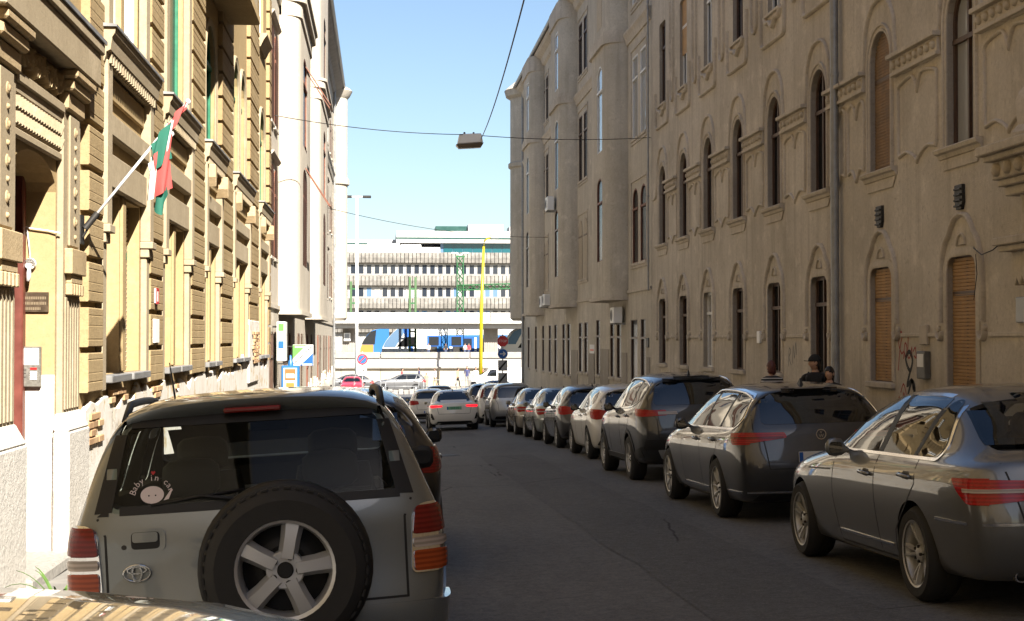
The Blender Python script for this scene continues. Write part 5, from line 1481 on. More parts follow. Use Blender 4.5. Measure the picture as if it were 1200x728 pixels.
def wheel_meshes(r, rim, w, style, n):
    """tyre and rim, axis along y, outer face towards +y"""
    t = MB()
    sh = .012
    t.lathe([(rim - .016, -w / 2 + .02), (rim - .008, -w / 2), (rim + .6 * (r - rim), -w / 2 - .008), (r - .012, -w / 2 + .02), (r, -w / 2 + .04), (r, -.01), (r - sh * .5, -.008), (r - sh * .5, .008), (r, .01),
             (r, w / 2 - .04), (r - .012, w / 2 - .02), (rim + .6 * (r - rim), w / 2 + .008), (rim - .008, w / 2 + .003), (rim - .016, w / 2 - .02)], 40, axis='y', cap=False)
    tm = t.mesh('tyre', M['rubber'], smooth=True, angle=35)
    m = MB()
    # barrel, lip, back disc
    m.lathe([(rim - .022, w / 2 - .006), (rim - .010, w / 2 + .001), (rim - .008, w / 2 - .012), (rim - .024, w / 2 - .02), (rim - .035, w / 2 - .06), (rim - .04, -w / 2 + .03)], 40, axis='y', cap=False)
    m.mi = 1
    m.lathe([(.02, .0), (rim * .55, .0), (rim * .62, -.01), (rim - .03, -.03)], 32, axis='y', cap=False)
    m.mi = 0
    def spoke(a0, w0, w1, r0, r1, y0, y1, dep, skew=0):
        pr = []
        for rr, ww, yy, aa in ((r0, w0, y0, 0), ((r0 + r1) / 2, (w0 + w1) / 2 * .92, (y0 + y1) / 2 + .006, skew * .5), (r1, w1, y1, skew)):
            pr.append((rr, ww, yy, aa))
        vs = []
        for rr, ww, yy, aa in pr:
            for (s_, d_) in ((-1, 1.0), (-.55, 0), (.55, 0), (1, 1.0)):
                lx, lz = rr, s_ * ww / 2 + aa
                c, q = math.cos(a0), math.sin(a0)
                vs.append((lx * c - lz * q, yy - d_ * dep, lx * q + lz * c))
        fs = [(i * 4 + k, i * 4 + k + 1, i * 4 + k + 5, i * 4 + k + 4) for i in range(2) for k in range(3)] + [(0, 4, 8, 11, 7, 3)]
        m.add(vs, fs)
    yo = w / 2 - .012
    for k in range(n):
        a = 6.283185 * k / n + (.31 if style != 'wide' else -math.pi / 2 - R(12))
        if style == 'twin':
            spoke(a - .04, .026, .030, .045, rim - .012, yo - .045, yo, .03, -.028)
            spoke(a + .04, .026, .030, .045, rim - .012, yo - .045, yo, .03, .028)
        elif style == 'wide':
            spoke(a, .085, .105, .05, rim - .008, yo - .004, yo - .012, .04)
        elif style == 'fan':
            spoke(a, .030, .045, .04, rim - .010, yo - .03, yo, .028, .03)
        else:
            spoke(a, .045, .05, .045, rim - .012, yo - .02, yo, .03)
    m.mi = 1 if style == 'wide' else 0
    m.lathe([(.0005, yo - .004), (.03, yo - .004), (.036, yo - .012), (.037, yo - .07)] if style == 'wide' else [(.0005, yo - .008), (.03, yo - .01), (.062, yo - .022), (.066, yo - .07)], 20, axis='y', cap=False)
    m.mi = 0
    if style == 'wide': m.lathe([(.03, yo - .016), (.078, yo - .014), (.084, yo - .02), (.086, yo - .07)], 24, axis='y', cap=False)
    m.mi = 2
    for k in range(5):
        a = 6.283185 * k / 5 + .31
        lr, lo_ = ((.015, .060) if style == 'wide' else (.011, .052))
        m.lathe([(.0005, yo - .004), (lr, yo - .006), (lr + .001, yo - .04)], 8, o=(lo_ * math.cos(a + .62), 0, lo_ * math.sin(a + .62)), axis='y', cap=False)
    rm = m.mesh('rim', [M['alloy'], M['black'], M['iron']], smooth=True, angle=40)
    return tm, rm

def mirror_mesh(sgn):
    """door mirror shell with its arm, attached at the origin, pointing outwards along y*sgn"""
    m = MB()
    vs, fs = [], []
    secs = [(.0, .05, .02, .02), (.05, .05, .03, .035), (.09, .09, .075, .055), (.15, .10, .085, .06), (.21, .09, .075, .05), (.235, .05, .04, .03)]
    for y, a, zz, b in secs:
        for k in range(12):
            t = 6.283185 * k / 12
            cx = .02 + (b * math.cos(t) if math.cos(t) > 0 else .25 * b * math.cos(t))
            vs.append((cx, sgn * y, .05 * min(1, y / .09) + zz * math.sin(t)))
    n = 12
    fs = [(i * n + k, i * n + (k + 1) % n, (i + 1) * n + (k + 1) % n, (i + 1) * n + k) for i in range(len(secs) - 1) for k in range(n)]
    fs += [tuple(range(n)), tuple((len(secs) - 1) * n + k for k in range(n))]
    m.add(vs, fs)
    return m

def seat(name, x, y, z, parent, mat, k=1.0):
    """a car seat with backrest and headrest, seen from behind; x of the backrest foot"""
    m = MB()
    prof = []
    for i in range(9):
        t = i / 8
        hw = (.25 - .05 * t ** 3) * k
        prof.append((x - .16 * t, hw, z + .62 * t * k))
    vs, fs = [], []
    for px, hw, pz in prof:
        for q in range(10):
            a = 6.283185 * q / 10
            vs.append((px + .07 * math.sin(a), y + hw * math.copysign(abs(math.cos(a)) ** .5, math.cos(a)), pz))
    n = 10
    fs = [(i * n + q, i * n + (q + 1) % n, (i + 1) * n + (q + 1) % n, (i + 1) * n + q) for i in range(8) for q in range(n)] + [tuple(range(n)), tuple(8 * n + q for q in range(n))]
    m.add(vs, fs)
    hx, hz = x - .17, z + .72 * k
    m.lathe([(.001, -.14 * k), (.06, -.135 * k), (.09, -.10 * k), (.1, 0), (.09, .10 * k), (.06, .135 * k), (.001, .14 * k)], 12, o=(hx, y, hz), axis='y', cap=False)
    o = m.build(name, mat, parent, smooth=True)
    return o

def make_car(S, paint_mat, label, group=None, name='parked_car'):
    root = empty(name)
    tag(root, label, 'car', group)
    r, wb = S['r'], S['wb']
    W2 = max(s[2] for s in S['stations'])
    me = body_mesh(S)
    bo = link_mesh('body', me, None, root)
    md = bo.modifiers.new('s', 'SUBSURF'); md.levels = md.render_levels = S.get('lev', 2)
    dense = apply_mods(bo)
    bm = bmesh.new(); bm.from_mesh(dense)
    bvh = BVHTree.FromBMesh(bm)
    bm.free()
    dense.materials.append(paint_mat)
    # wheel arches (and the cabin) are cut out of the solid body
    ops = []
    c = MB()
    for wx in (0, wb):
        for sg in (1, -1):
            c.lathe([(S['ra'], sg * (W2 - .30)), (S['ra'], sg * (W2 + .3))], 40, o=(wx, 0, r - .01), axis='y')
    ops.append((c, M['black']))
    wins = S['side_windows']
    if S.get('cabin'):
        c = MB()
        i0, i1, zf, xr = S['cabin']
        pts = []
        for k, s in enumerate(S['stations'][i0:i1 + 1]):
            x, zb, w, zsh, zbe, ybe, zr, yr, zt = s
            q = [(x, ybe - .10, zf), (x, ybe - .075, zbe), (x, yr - .05, zr - .035), (x, .6 * yr, zr + .75 * (zt - zr) - .05), (x, 0, zt - .055)]
            if k == i1 - i0: q = [(max(xr, lerp_tab(S['tail'], b[2]) + .09), b[1], b[2] - (.09 if b[2] > zbe + .1 else 0)) for b in q]
            pts.append(q + [(b[0], -b[1], b[2]) for b in q[-2::-1]])
        n = len(pts[0])
        vs = [b for q in pts for b in q]
        fs = [(i * n + k, i * n + (k + 1) % n, (i + 1) * n + (k + 1) % n, (i + 1) * n + k) for i in range(len(pts) - 1) for k in range(n)]
        fs += [tuple(range(n)), tuple((len(pts) - 1) * n + k for k in range(n))]
        c.add(vs, fs)
        ops.append((c, M['interior']))
        c = MB()
        for w in wins:
            for sg in (1, -1):
                n = len(w)
                c.add([(a, sg * .42, b) for a, b in w] + [(a, sg * 1.2, b) for a, b in w],
                      [tuple(range(n)), tuple(range(n, 2 * n))] + [(i, (i + 1) % n, n + (i + 1) % n, n + i) for i in range(n)])
        for xx0, xx1, w in ((S['tail'][0][1] - 2, xr + .35, S['rear_window']), (S['cabin_front'], 6, S.get('windscreen'))):
            if w:
                n = len(w)
                c.add([(xx0, a, b) for a, b in w] + [(xx1, a, b) for a, b in w],
                      [tuple(range(n)), tuple(range(n, 2 * n))] + [(i, (i + 1) % n, n + (i + 1) % n, n + i) for i in range(n)])
        ops.append((c, M['interior']))
    cut = []
    for c, mt in ops:
        k = c.build('cutter', mt, None)
        b = bo.modifiers.new('b', 'BOOLEAN')
        b.operation = 'DIFFERENCE'; b.solver = 'EXACT'; b.object = k; b.material_mode = 'TRANSFER'; b.use_self = (len(cut) == 2)
        cut.append(k)
    me = apply_mods(bo)
    for k in cut:
        d = k.data; bpy.data.objects.remove(k); bpy.data.meshes.remove(d)
    for f in me.polygons: f.use_smooth = True
    me.set_sharp_from_angle(angle=R(38))
    gm = M[S.get('glass', 'clear_glass')] if S.get('cabin') else M['car_glass']
    for sg, vw in ((1, 'left'), (-1, 'right')):
        for w in wins:
            Skin(bvh).patch(w if not S.get('cabin') else grow(w, .012), vw, .003, .002, .07).build('side_window', gm, bo)
        if S.get('window_trim'):
            k = Skin(bvh)
            k.strip(S['window_trim'], S.get('trim_w', .016), vw, .006, .004, True, .06)
            k.build('window_trim', M[S.get('trim_mat', 'chrome')], bo)
        k = Skin(bvh)
        for s in S.get('seams', []): k.strip(s, .013, vw, .0012, .002, False, .05)
        k.build('door_seam', M['black'], bo)
        if S.get('pillars'):
            for q in S['pillars']:
                k = Skin(bvh); k.patch(q, vw, .0045, .003, .08); k.build('pillar_trim', M['black'], bo)
        for hx, hz in S.get('handles', []):
            h = bvh.ray_cast(Vector((hx, sg * 4, hz)), Vector((0, -sg, 0)))[0]
            if h:
                m = MB()
                m.sweep([(hx - .10, 0), (hx - .08, .022), (hx + .08, .022), (hx + .10, 0)], [(-.002, -.014), (.010, -.012), (.012, 0), (.010, .012), (-.002, .014)])
                m.v = [(a, h.y + sg * (b + .004), hz + c_ + (a - hx) * .06) for a, b, c_ in m.v]
                m.build('door_handle', paint_mat if not S.get('chrome_handles') else M['chrome'], root, smooth=True)
                k = Skin(bvh); k.patch(roundpoly([(hx - .07, hz - .028), (hx + .07, hz - .022), (hx + .07, hz + .03), (hx - .07, hz + .026)], .03), vw, .001, .002, .05)
                k.build('handle_cup', M['black'], bo)
        if S.get('cladding'):
            k = Skin(bvh)
            for wx in (0, wb):
                k.strip([(wx + (S['ra'] + .022) * math.cos(a), r - .01 + (S['ra'] + .022) * math.sin(a)) for a in [R(-18 + 216 * i / 24) for i in range(25)]], .055 if not S.get('clad_paint') else .085, vw, .012 if not S.get('clad_paint') else .030, .01, False, .08)
            for q in S['cladding']: k.patch(q, vw, .010, .01, .08)
            k.build('wheel_arch_cladding', M['black'] if not S.get('clad_paint') else paint_mat, bo)
        if S.get('side_chrome'):
            for s in S['side_chrome']:
                k = Skin(bvh); k.strip(s, .018, vw, .007, .004, False, .06); k.build('sill_trim', M['chrome'], root)
        mx, mz = S['mirror']
        h = bvh.ray_cast(Vector((mx, sg * 4, mz)), Vector((0, -sg, 0)))[0]
        if h:
            mm = mirror_mesh(sg)
            mo = mm.build('door_mirror', S.get('mirror_mat') or paint_mat, root, smooth=True)
            mo.location = (mx, h.y - sg * .015, mz - .01); mo.scale = (.85, .85, .85)
            g = MB(); g.prism([(a * .9, b * .8) for a, b in roundpoly([(-.065, -.06), (.065, -.06), (.065, .06), (-.065, .06)], .035)], 0, .004)
            g.v = [(.004 - c_, sg * (.15 + a), .05 + b) for a, b, c_ in g.v]
            g.build('mirror_glass', M['car_glass'], mo)
    # rear
    w = S['rear_window']
    Skin(bvh).patch(w if not S.get('cabin') else grow(w, .02), 'rear', .003, .002, .06).build('rear_window', S.get('rear_glass') or gm, bo)
    if S.get('windscreen'):
        Skin(bvh).patch(S['windscreen'] if not S.get('cabin') else grow(S['windscreen'], .02), 'front', .003, .002, .08).build('windscreen', gm, bo)
    for nm, mt, off, polys in S.get('rear_patches', []):
        for q in polys:
            for sg in ((1, -1) if q[0] == 'pair' else (1,)):
                k = Skin(bvh)
                for view, poly in q[1:]:
                    if view == 'side': k.patch(poly, 'left' if sg == 1 else 'right', off, .006, .035)
                    elif view == 'rear': k.patch(poly if sg == 1 else mirror(poly), 'rear', off, .006, .035)
                    elif view == 'sidestrip': k.strip(poly, .016, 'left' if sg == 1 else 'right', off, .005, False)
                    elif view == 'rearstrip': k.strip(poly if sg == 1 else mirror(poly), .016, 'rear', off, .005, False)
                    elif view == 'front': k.patch(poly if sg == 1 else mirror(poly), 'front', off, .006, .05)
                k.build(nm, mt, root)
    k = Skin(bvh)
    for s in S.get('rear_seams', []): k.strip(s, .012, 'rear', .0012, .002, False, .05)
    k.build('tailgate_seam', M['black'], bo)
    # wheels
    tm, rm = wheel_meshes(r, S['rim'], S.get('tw', .215), S.get('style', 'twin'), S.get('spokes', 5))
    for wx in (0, wb):
        for sg in (1, -1):
            wo = link_mesh('wheel', tm, None, root)
            wo.location = (wx, sg * (W2 - S.get('tw', .215) / 2 - S.get('inset', .015)), r)
            wo.rotation_euler = (0, R(17 * (1 + wx)), 0) if sg == 1 else (0, R(23 * (1 + wx)), R(180))
            link_mesh('rim', rm, None, wo)
    for p in S.get('plate', []):
        x, z, w_, h_, txt, mt = p
        hh = bvh.ray_cast(Vector((-8, .1, z)), Vector((1, 0, 0)))[0]
        m = MB(); m.box(hh.x - .022, hh.x - .008, -w_ / 2, w_ / 2, z - h_ / 2, z + h_ / 2)
        po = m.build('number_plate', mt, root, bevel=.003)
        m = MB(); m.box(hh.x - .0245, hh.x - .0215, w_ / 2 - .045, w_ / 2 - .004, z - h_ / 2 + .005, z + h_ / 2 - .005)
        m.build('plate_band', M['blue'], po)
        if txt: text_mesh('plate_text', txt, h_ * .75, M['black'], po, (hh.x - .0245, -.02, z), 'rear')
    for y, z, rr in S.get('exhaust', []):
        m = MB(); m.lathe([(rr, 0), (rr, .16), (rr - .008, .16), (rr - .01, .02)], 16, axis='x', cap=True)
        x0 = lerp_tab(S['tail'], z)
        m.v = [(x0 + .03 + .10 - a, y + b * 1.3, z + c_) for a, b, c_ in m.v]
        m.build('exhaust_pipe', M['chrome'], root, smooth=True, angle=40)
    if S.get('rails'):
        x0, x1, yy, hh = S['rails']
        for sg in (1, -1):
            pts = []
            for i in range(13):
                t = i / 12
                x = x0 + (x1 - x0) * t
                h = bvh.ray_cast(Vector((x, sg * yy, 4)), Vector((0, 0, -1)))[0]
                pts.append((x, sg * yy, h.z - .01 + hh * min(1, 6 * min(t, 1 - t) + .05)))
            m = MB(); m.tube(pts, .016, 8)
            m.build('roof_rail', M[S.get('rail_mat', 'chrome')], root, smooth=True, angle=60)
    if S.get('fin'):
        x = S['fin']
        z = bvh.ray_cast(Vector((x, 0, 4)), Vector((0, 0, -1)))[0].z
        m = MB(); m.add([(x - .09, .02, z - .01), (x - .09, -.02, z - .01), (x + .08, -.012, z - .01), (x + .08, .012, z - .01), (x - .06, .006, z + .065), (x - .06, -.006, z + .065), (x - .03, -.004, z + .06), (x - .03, .004, z + .06)],
                        [(0, 1, 2, 3), (4, 5, 6, 7), (0, 1, 5, 4), (1, 2, 6, 5), (2, 3, 7, 6), (3, 0, 4, 7)])
        m.build('aerial_fin', M['black'], root, smooth=True, angle=30)
    if S.get('cabin'):
        for s in S.get('seats', []): seat('seat', *s, root, M['seat_cloth'])
    root['_bvh'] = 0
    del root['_bvh']
    return root, bvh

def place(root, x, y, yaw=0, roll=None, dz=0):
    """stand a car on the sloping road, its rear axle at (x, y), nose towards +y (yaw: degrees to the left)"""
    root.location = (x, y, road_z(x, y) + dz)
    on = y < 80
    root.rotation_euler = (R(-1.7 if roll is None else roll), math.atan(.033) if on else 0, R(90 + yaw))
    return root

def recolor(root, old, new):
    for o in [root] + list(root.children_recursive):
        if o.type != 'MESH': continue
        for i, sl in enumerate(o.material_slots):
            if sl.material == old:
                sl.link = 'OBJECT'; sl.material = new

def smooth_poly(pts, r=.05): return roundpoly(pts, r, 4)

# ---- body tables: x, underside, half width, shoulder z, belt z, belt half width, rail z, rail half width, top z
SEDAN = dict(
 wb=2.76, r=.322, rim=.238, ra=.372, tw=.225, lev=3,
 stations=[(3.52, .26, .60, .58, .65, .52, .67, .40, .69), (3.40, .20, .78, .66, .74, .68, .77, .48, .79), (2.95, .17, .875, .76, .86, .78, .89, .52, .92),
  (2.25, .17, .887, .84, .93, .805, .97, .60, 1.0), (1.98, .17, .887, .86, .95, .80, 1.01, .70, 1.05), (1.55, .17, .887, .87, .96, .795, 1.23, .665, 1.27), (1.15, .17, .887, .875, .965, .795, 1.375, .62, 1.425),
  (.70, .17, .887, .88, .97, .795, 1.405, .605, 1.465), (.15, .18, .89, .89, .975, .795, 1.39, .60, 1.46), (-.18, .19, .892, .90, .98, .79, 1.315, .60, 1.395), (-.52, .2, .885, .91, .985, .78, 1.12, .635, 1.185), (-.72, .21, .875, .91, .985, .765, 1.01, .67, 1.045),
  (-.92, .22, .855, .90, .975, .74, 1.0, .60, 1.025), (-1.0, .25, .80, .86, .955, .70, .98, .58, 1.005)],
 tail=[(.25, -.93), (.38, -1.02), (.62, -1.04), (.80, -.99), (.95, -.965), (1.02, -.99)], tail_bulge=.10,
 side_windows=[smooth_poly([(1.72, .985), (.84, .985), (.78, 1.365), (1.12, 1.365), (1.38, 1.24)], .05), smooth_poly([(.76, .985), (.10, .985), (.03, 1.355), (.70, 1.372)], .05), smooth_poly([(.05, .985), (-.30, 1.0), (-.30, 1.06), (-.10, 1.33), (-.02, 1.35)], .04)],
 window_trim=smooth_poly([(1.84, .965), (-.33, .968), (-.36, 1.05), (-.12, 1.36), (.20, 1.385), (.75, 1.392), (1.14, 1.385), (1.40, 1.265)], .06), trim_w=.02,
 pillars=[[(.85, .985), (.75, .985), (.69, 1.38), (.79, 1.38)], [(.11, .985), (.05, .985), (-.03, 1.355), (.04, 1.36)]],
 seams=[[(1.78, .95), (1.80, .60), (1.72, .25)], [(.80, .96), (.78, .55), (.76, .25)], [(-.02, .96), (-.06, .80), (.10, .66), (.38, .45), (.44, .25)], [(1.72, .25), (.44, .25)], [(1.85, .80), (2.5, .78)]],
 handles=[(.98, .82), (.12, .845)], chrome_handles=False,
 side_chrome=[[(1.70, .335), (.47, .335)], [(-.42, .60), (-.88, .60)]],
 mirror=(1.52, .955),
 rear_window=smooth_poly([(-.60, 1.035), (.60, 1.035), (.50, 1.37), (-.50, 1.37)], .08),
 windscreen=smooth_poly([(-.66, 1.04), (.66, 1.04), (.56, 1.38), (-.56, 1.38)], .08),
 rear_seams=[[(-.64, .97), (-.55, .60), (.55, .60), (.64, .97)]],
 cabin=(3, 11, .55, -.55), cabin_front=1.0, glass='tinted_glass',
 seats=[(1.0, .36, .42), (1.0, -.36, .42), (.10, .36, .46), (.10, -.36, .46)],
 fin=-.02, exhaust=[(.55, .27, .035), (-.55, .27, .035)], plate=[(0, .74, .52, .11, '', M['white'])],
 rear_patches=[('tail_lamp', M['lamp_red'], .010, [('pair', ('rear', smooth_poly([(.46, .75), (.84, .715), (.84, .875), (.50, .865)], .03)), ('side', smooth_poly([(-.68, .875), (-1.04, .88), (-1.04, .715), (-.90, .72), (-.77, .80)], .03)))]),
  ('lamp_band', M['lamp_clear'], .014, [('pair', ('rear', smooth_poly([(.50, .79), (.83, .79), (.83, .812), (.50, .815)], .01)), ('side', smooth_poly([(-.84, .815), (-1.03, .812), (-1.03, .79), (-.85, .792)], .006)))]),
  ('bumper_trim', M['chrome'], .008, [('one', ('rearstrip', [(-.84, .60), (.84, .60)]))]),
  ('diffuser', M['black'], .008, [('one', ('rear', smooth_poly([(-.5, .24), (.5, .24), (.42, .36), (-.42, .36)], .03)))])],
 style='twin', spokes=5)

ESTATE = dict(
 wb=2.79, r=.335, rim=.246, ra=.38, tw=.23, lev=3,
 stations=[(3.66, .26, .62, .58, .66, .52, .68, .40, .70), (3.52, .19, .80, .67, .76, .70, .78, .5, .80), (3.05, .16, .90, .79, .88, .80, .91, .55, .94),
  (2.35, .16, .912, .87, .96, .83, 1.0, .62, 1.03), (2.05, .16, .914, .885, .975, .825, 1.04, .72, 1.08), (1.6, .16, .914, .895, .985, .82, 1.27, .68, 1.31), (1.2, .16, .914, .90, .99, .82, 1.40, .64, 1.455),
  (.70, .16, .915, .91, .995, .82, 1.44, .625, 1.50), (.0, .17, .916, .92, 1.0, .82, 1.43, .62, 1.495), (-.45, .18, .912, .93, 1.01, .815, 1.40, .61, 1.46), (-.80, .2, .90, .94, 1.015, .80, 1.36, .60, 1.415),
  (-.95, .22, .87, .92, 1.0, .775, 1.28, .615, 1.385), (-1.0, .25, .82, .90, .99, .745, 1.30, .60, 1.375)],
 tail=[(.25, -.96), (.40, -1.06), (.66, -1.06), (.82, -1.01), (.98, -1.0), (1.05, -.985), (1.38, -.74)], tail_bulge=.09,
 side_windows=[smooth_poly([(1.82, 1.0), (.86, 1.005), (.80, 1.395), (1.16, 1.385), (1.42, 1.27)], .05), smooth_poly([(.78, 1.005), (.02, 1.01), (-.06, 1.385), (.72, 1.398)], .05), smooth_poly([(-.05, 1.012), (-.62, 1.02), (-.74, 1.12), (-.62, 1.335), (-.13, 1.383)], .08)],
 window_trim=smooth_poly([(1.92, .985), (-.66, .998), (-.79, 1.10), (-.66, 1.355), (-.10, 1.408), (.70, 1.422), (1.2, 1.408), (1.46, 1.28)], .07), trim_w=.022,
 pillars=[[(.86, 1.005), (.78, 1.005), (.72, 1.398), (.80, 1.398)], [(.02, 1.01), (-.05, 1.01), (-.13, 1.385), (-.06, 1.385)]],
 seams=[[(1.86, .97), (1.88, .6), (1.80, .24)], [(.82, .99), (.80, .5), (.78, .24)], [(-.08, .99), (-.08, .80), (.12, .64), (.40, .45), (.46, .24)], [(1.80, .24), (.46, .24)]],
 handles=[(1.0, .855), (.12, .87)], side_chrome=[[(1.78, .31), (.50, .31)], [(-.40, .335), (-.9, .335)]],
 mirror=(1.58, .98),
 rear_window=smooth_poly([(-.62, 1.045), (.62, 1.045), (.55, 1.37), (-.55, 1.37)], .08), rear_glass=M['car_glass'],
 windscreen=smooth_poly([(-.68, 1.08), (.68, 1.08), (.58, 1.42), (-.58, 1.42)], .08),
 rear_seams=[[(-.66, 1.30), (-.70, 1.0), (-.60, .86), (-.56, .58), (.56, .58), (.60, .86), (.70, 1.0), (.66, 1.30)]],
 rails=(-.72, 1.05, .60, .035), fin=-.35, plate=[(0, .70, .52, .11, '', M['white'])],
 rear_patches=[('tail_lamp', M['lamp_red'], .010, [('pair', ('rear', smooth_poly([(.36, .905), (.86, .840), (.88, .965), (.38, .960)], .02)), ('side', smooth_poly([(-.66, .955), (-1.05, .965), (-1.05, .84), (-.80, .835)], .03)))]),
  ('lamp_band', M['lamp_dark'], .013, [('pair', ('rear', [(.40, .90), (.87, .90), (.87, .918), (.40, .918)]), ('side', [(-.72, .918), (-1.05, .918), (-1.05, .90), (-.72, .90)]))]),
  ('bumper_trim', M['chrome'], .008, [('one', ('rearstrip', [(-.88, .335), (.88, .335)]))]),
  ('spoiler', M['black_gloss'], .018, [('one', ('rear', smooth_poly([(-.56, 1.385), (.56, 1.385), (.50, 1.425), (-.50, 1.425)], .02)))]),
  ('diffuser', M['black'], .006, [('one', ('rear', smooth_poly([(-.72, .24), (.72, .24), (.66, .315), (-.66, .315)], .02)))])],
 style='fan', spokes=10)

SUV = dict(
 wb=2.69, r=.355, rim=.235, ra=.405, tw=.235, lev=3,
 stations=[(3.62, .34, .64, .72, .82, .54, .85, .40, .88), (3.48, .26, .80, .82, .92, .70, .95, .5, .98), (3.05, .22, .91, .92, 1.02, .82, 1.05, .58, 1.08),
  (2.35, .21, .925, .98, 1.09, .85, 1.13, .62, 1.16), (2.05, .21, .927, 1.0, 1.10, .845, 1.17, .73, 1.21), (1.62, .21, .927, 1.01, 1.11, .84, 1.43, .70, 1.47), (1.25, .21, .927, 1.02, 1.115, .84, 1.58, .67, 1.635),
  (.70, .21, .928, 1.04, 1.13, .84, 1.625, .66, 1.69), (.05, .22, .93, 1.06, 1.15, .835, 1.61, .65, 1.68), (-.40, .24, .925, 1.08, 1.18, .825, 1.565, .64, 1.64), (-.72, .27, .91, 1.08, 1.18, .805, 1.51, .63, 1.59),
  (-.86, .3, .88, 1.06, 1.16, .775, 1.40, .635, 1.55), (-.92, .34, .83, 1.03, 1.14, .74, 1.42, .62, 1.53)],
 tail=[(.34, -.86), (.50, -.97), (.75, -.98), (.95, -.95), (1.14, -.93), (1.22, -.89), (1.55, -.66)], tail_bulge=.08,
 side_windows=[smooth_poly([(1.80, 1.12), (.86, 1.14), (.80, 1.575), (1.20, 1.56), (1.46, 1.43)], .05), smooth_poly([(.78, 1.14), (.02, 1.165), (-.02, 1.55), (.73, 1.578)], .05), smooth_poly([(-.05, 1.168), (-.42, 1.24), (-.56, 1.38), (-.50, 1.50), (-.09, 1.545)], .05)],
 window_trim=smooth_poly([(1.95, 1.10), (.4, 1.125), (-.1, 1.145), (-.48, 1.22), (-.62, 1.38), (-.54, 1.525), (-.08, 1.57), (.72, 1.603), (1.22, 1.583), (1.5, 1.44)], .07), trim_w=.02, trim_mat='black_gloss',
 pillars=[[(.86, 1.14), (.78, 1.14), (.73, 1.578), (.80, 1.578)], [(.02, 1.165), (-.05, 1.168), (-.09, 1.55), (-.02, 1.55)]],
 seams=[[(1.90, 1.09), (1.90, .65), (1.82, .32)], [(.82, 1.12), (.80, .6), (.78, .32)], [(-.06, 1.14), (-.08, .94), (.12, .76), (.42, .56), (.46, .32)], [(1.82, .33), (.46, .33)]],
 handles=[(1.0, .985), (.12, 1.01)], cladding=[smooth_poly([(1.93 + .36, .22), (2.25, .38), (.45, .38), (.40, .22)], .03), smooth_poly([(-.42, .34), (-.9, .40), (-.9, .56), (-.44, .46)], .03)],
 mirror=(1.58, 1.10), mirror_mat=M['black_gloss'],
 rear_window=smooth_poly([(-.66, 1.17), (.66, 1.17), (.58, 1.52), (-.58, 1.52)], .08), rear_glass=M['car_glass'],
 windscreen=smooth_poly([(-.7, 1.22), (.7, 1.22), (.6, 1.58), (-.6, 1.58)], .08),
 rear_seams=[[(-.68, 1.5), (-.74, 1.14), (-.62, .95), (-.60, .68), (.60, .68), (.62, .95), (.74, 1.14), (.68, 1.5)]],
 rails=(-.6, 1.1, .63, .04), fin=-.38, plate=[(0, .84, .52, .11, '', M['white'])],
 rear_patches=[('tail_lamp', M['lamp_red'], .012, [('pair', ('rear', smooth_poly([(.46, 1.02), (.84, 1.0), (.86, 1.10), (.48, 1.10)], .02)), ('side', smooth_poly([(-.50, 1.135), (-.95, 1.10), (-.95, 1.0), (-.66, 1.02)], .02)))]),
  ('lamp_band', M['lamp_clear'], .014, [('pair', ('rear', smooth_poly([(.30, 1.03), (.60, 1.03), (.60, 1.075), (.32, 1.075)], .01)))]),
  ('rear_bumper_skid', M['grey_metal'], .012, [('one', ('rear', smooth_poly([(-.55, .36), (.55, .36), (.62, .50), (-.62, .50)], .03)))]),
  ('bumper_trim', M['black'], .010, [('one', ('rear', smooth_poly([(-.82, .50), (.82, .50), (.80, .66), (-.80, .66)], .04)))]),
  ('spoiler', M['black'], .02, [('one', ('rear', smooth_poly([(-.60, 1.53), (.60, 1.53), (.54, 1.585), (-.54, 1.585)], .02)))])],
 style='twin', spokes=5)

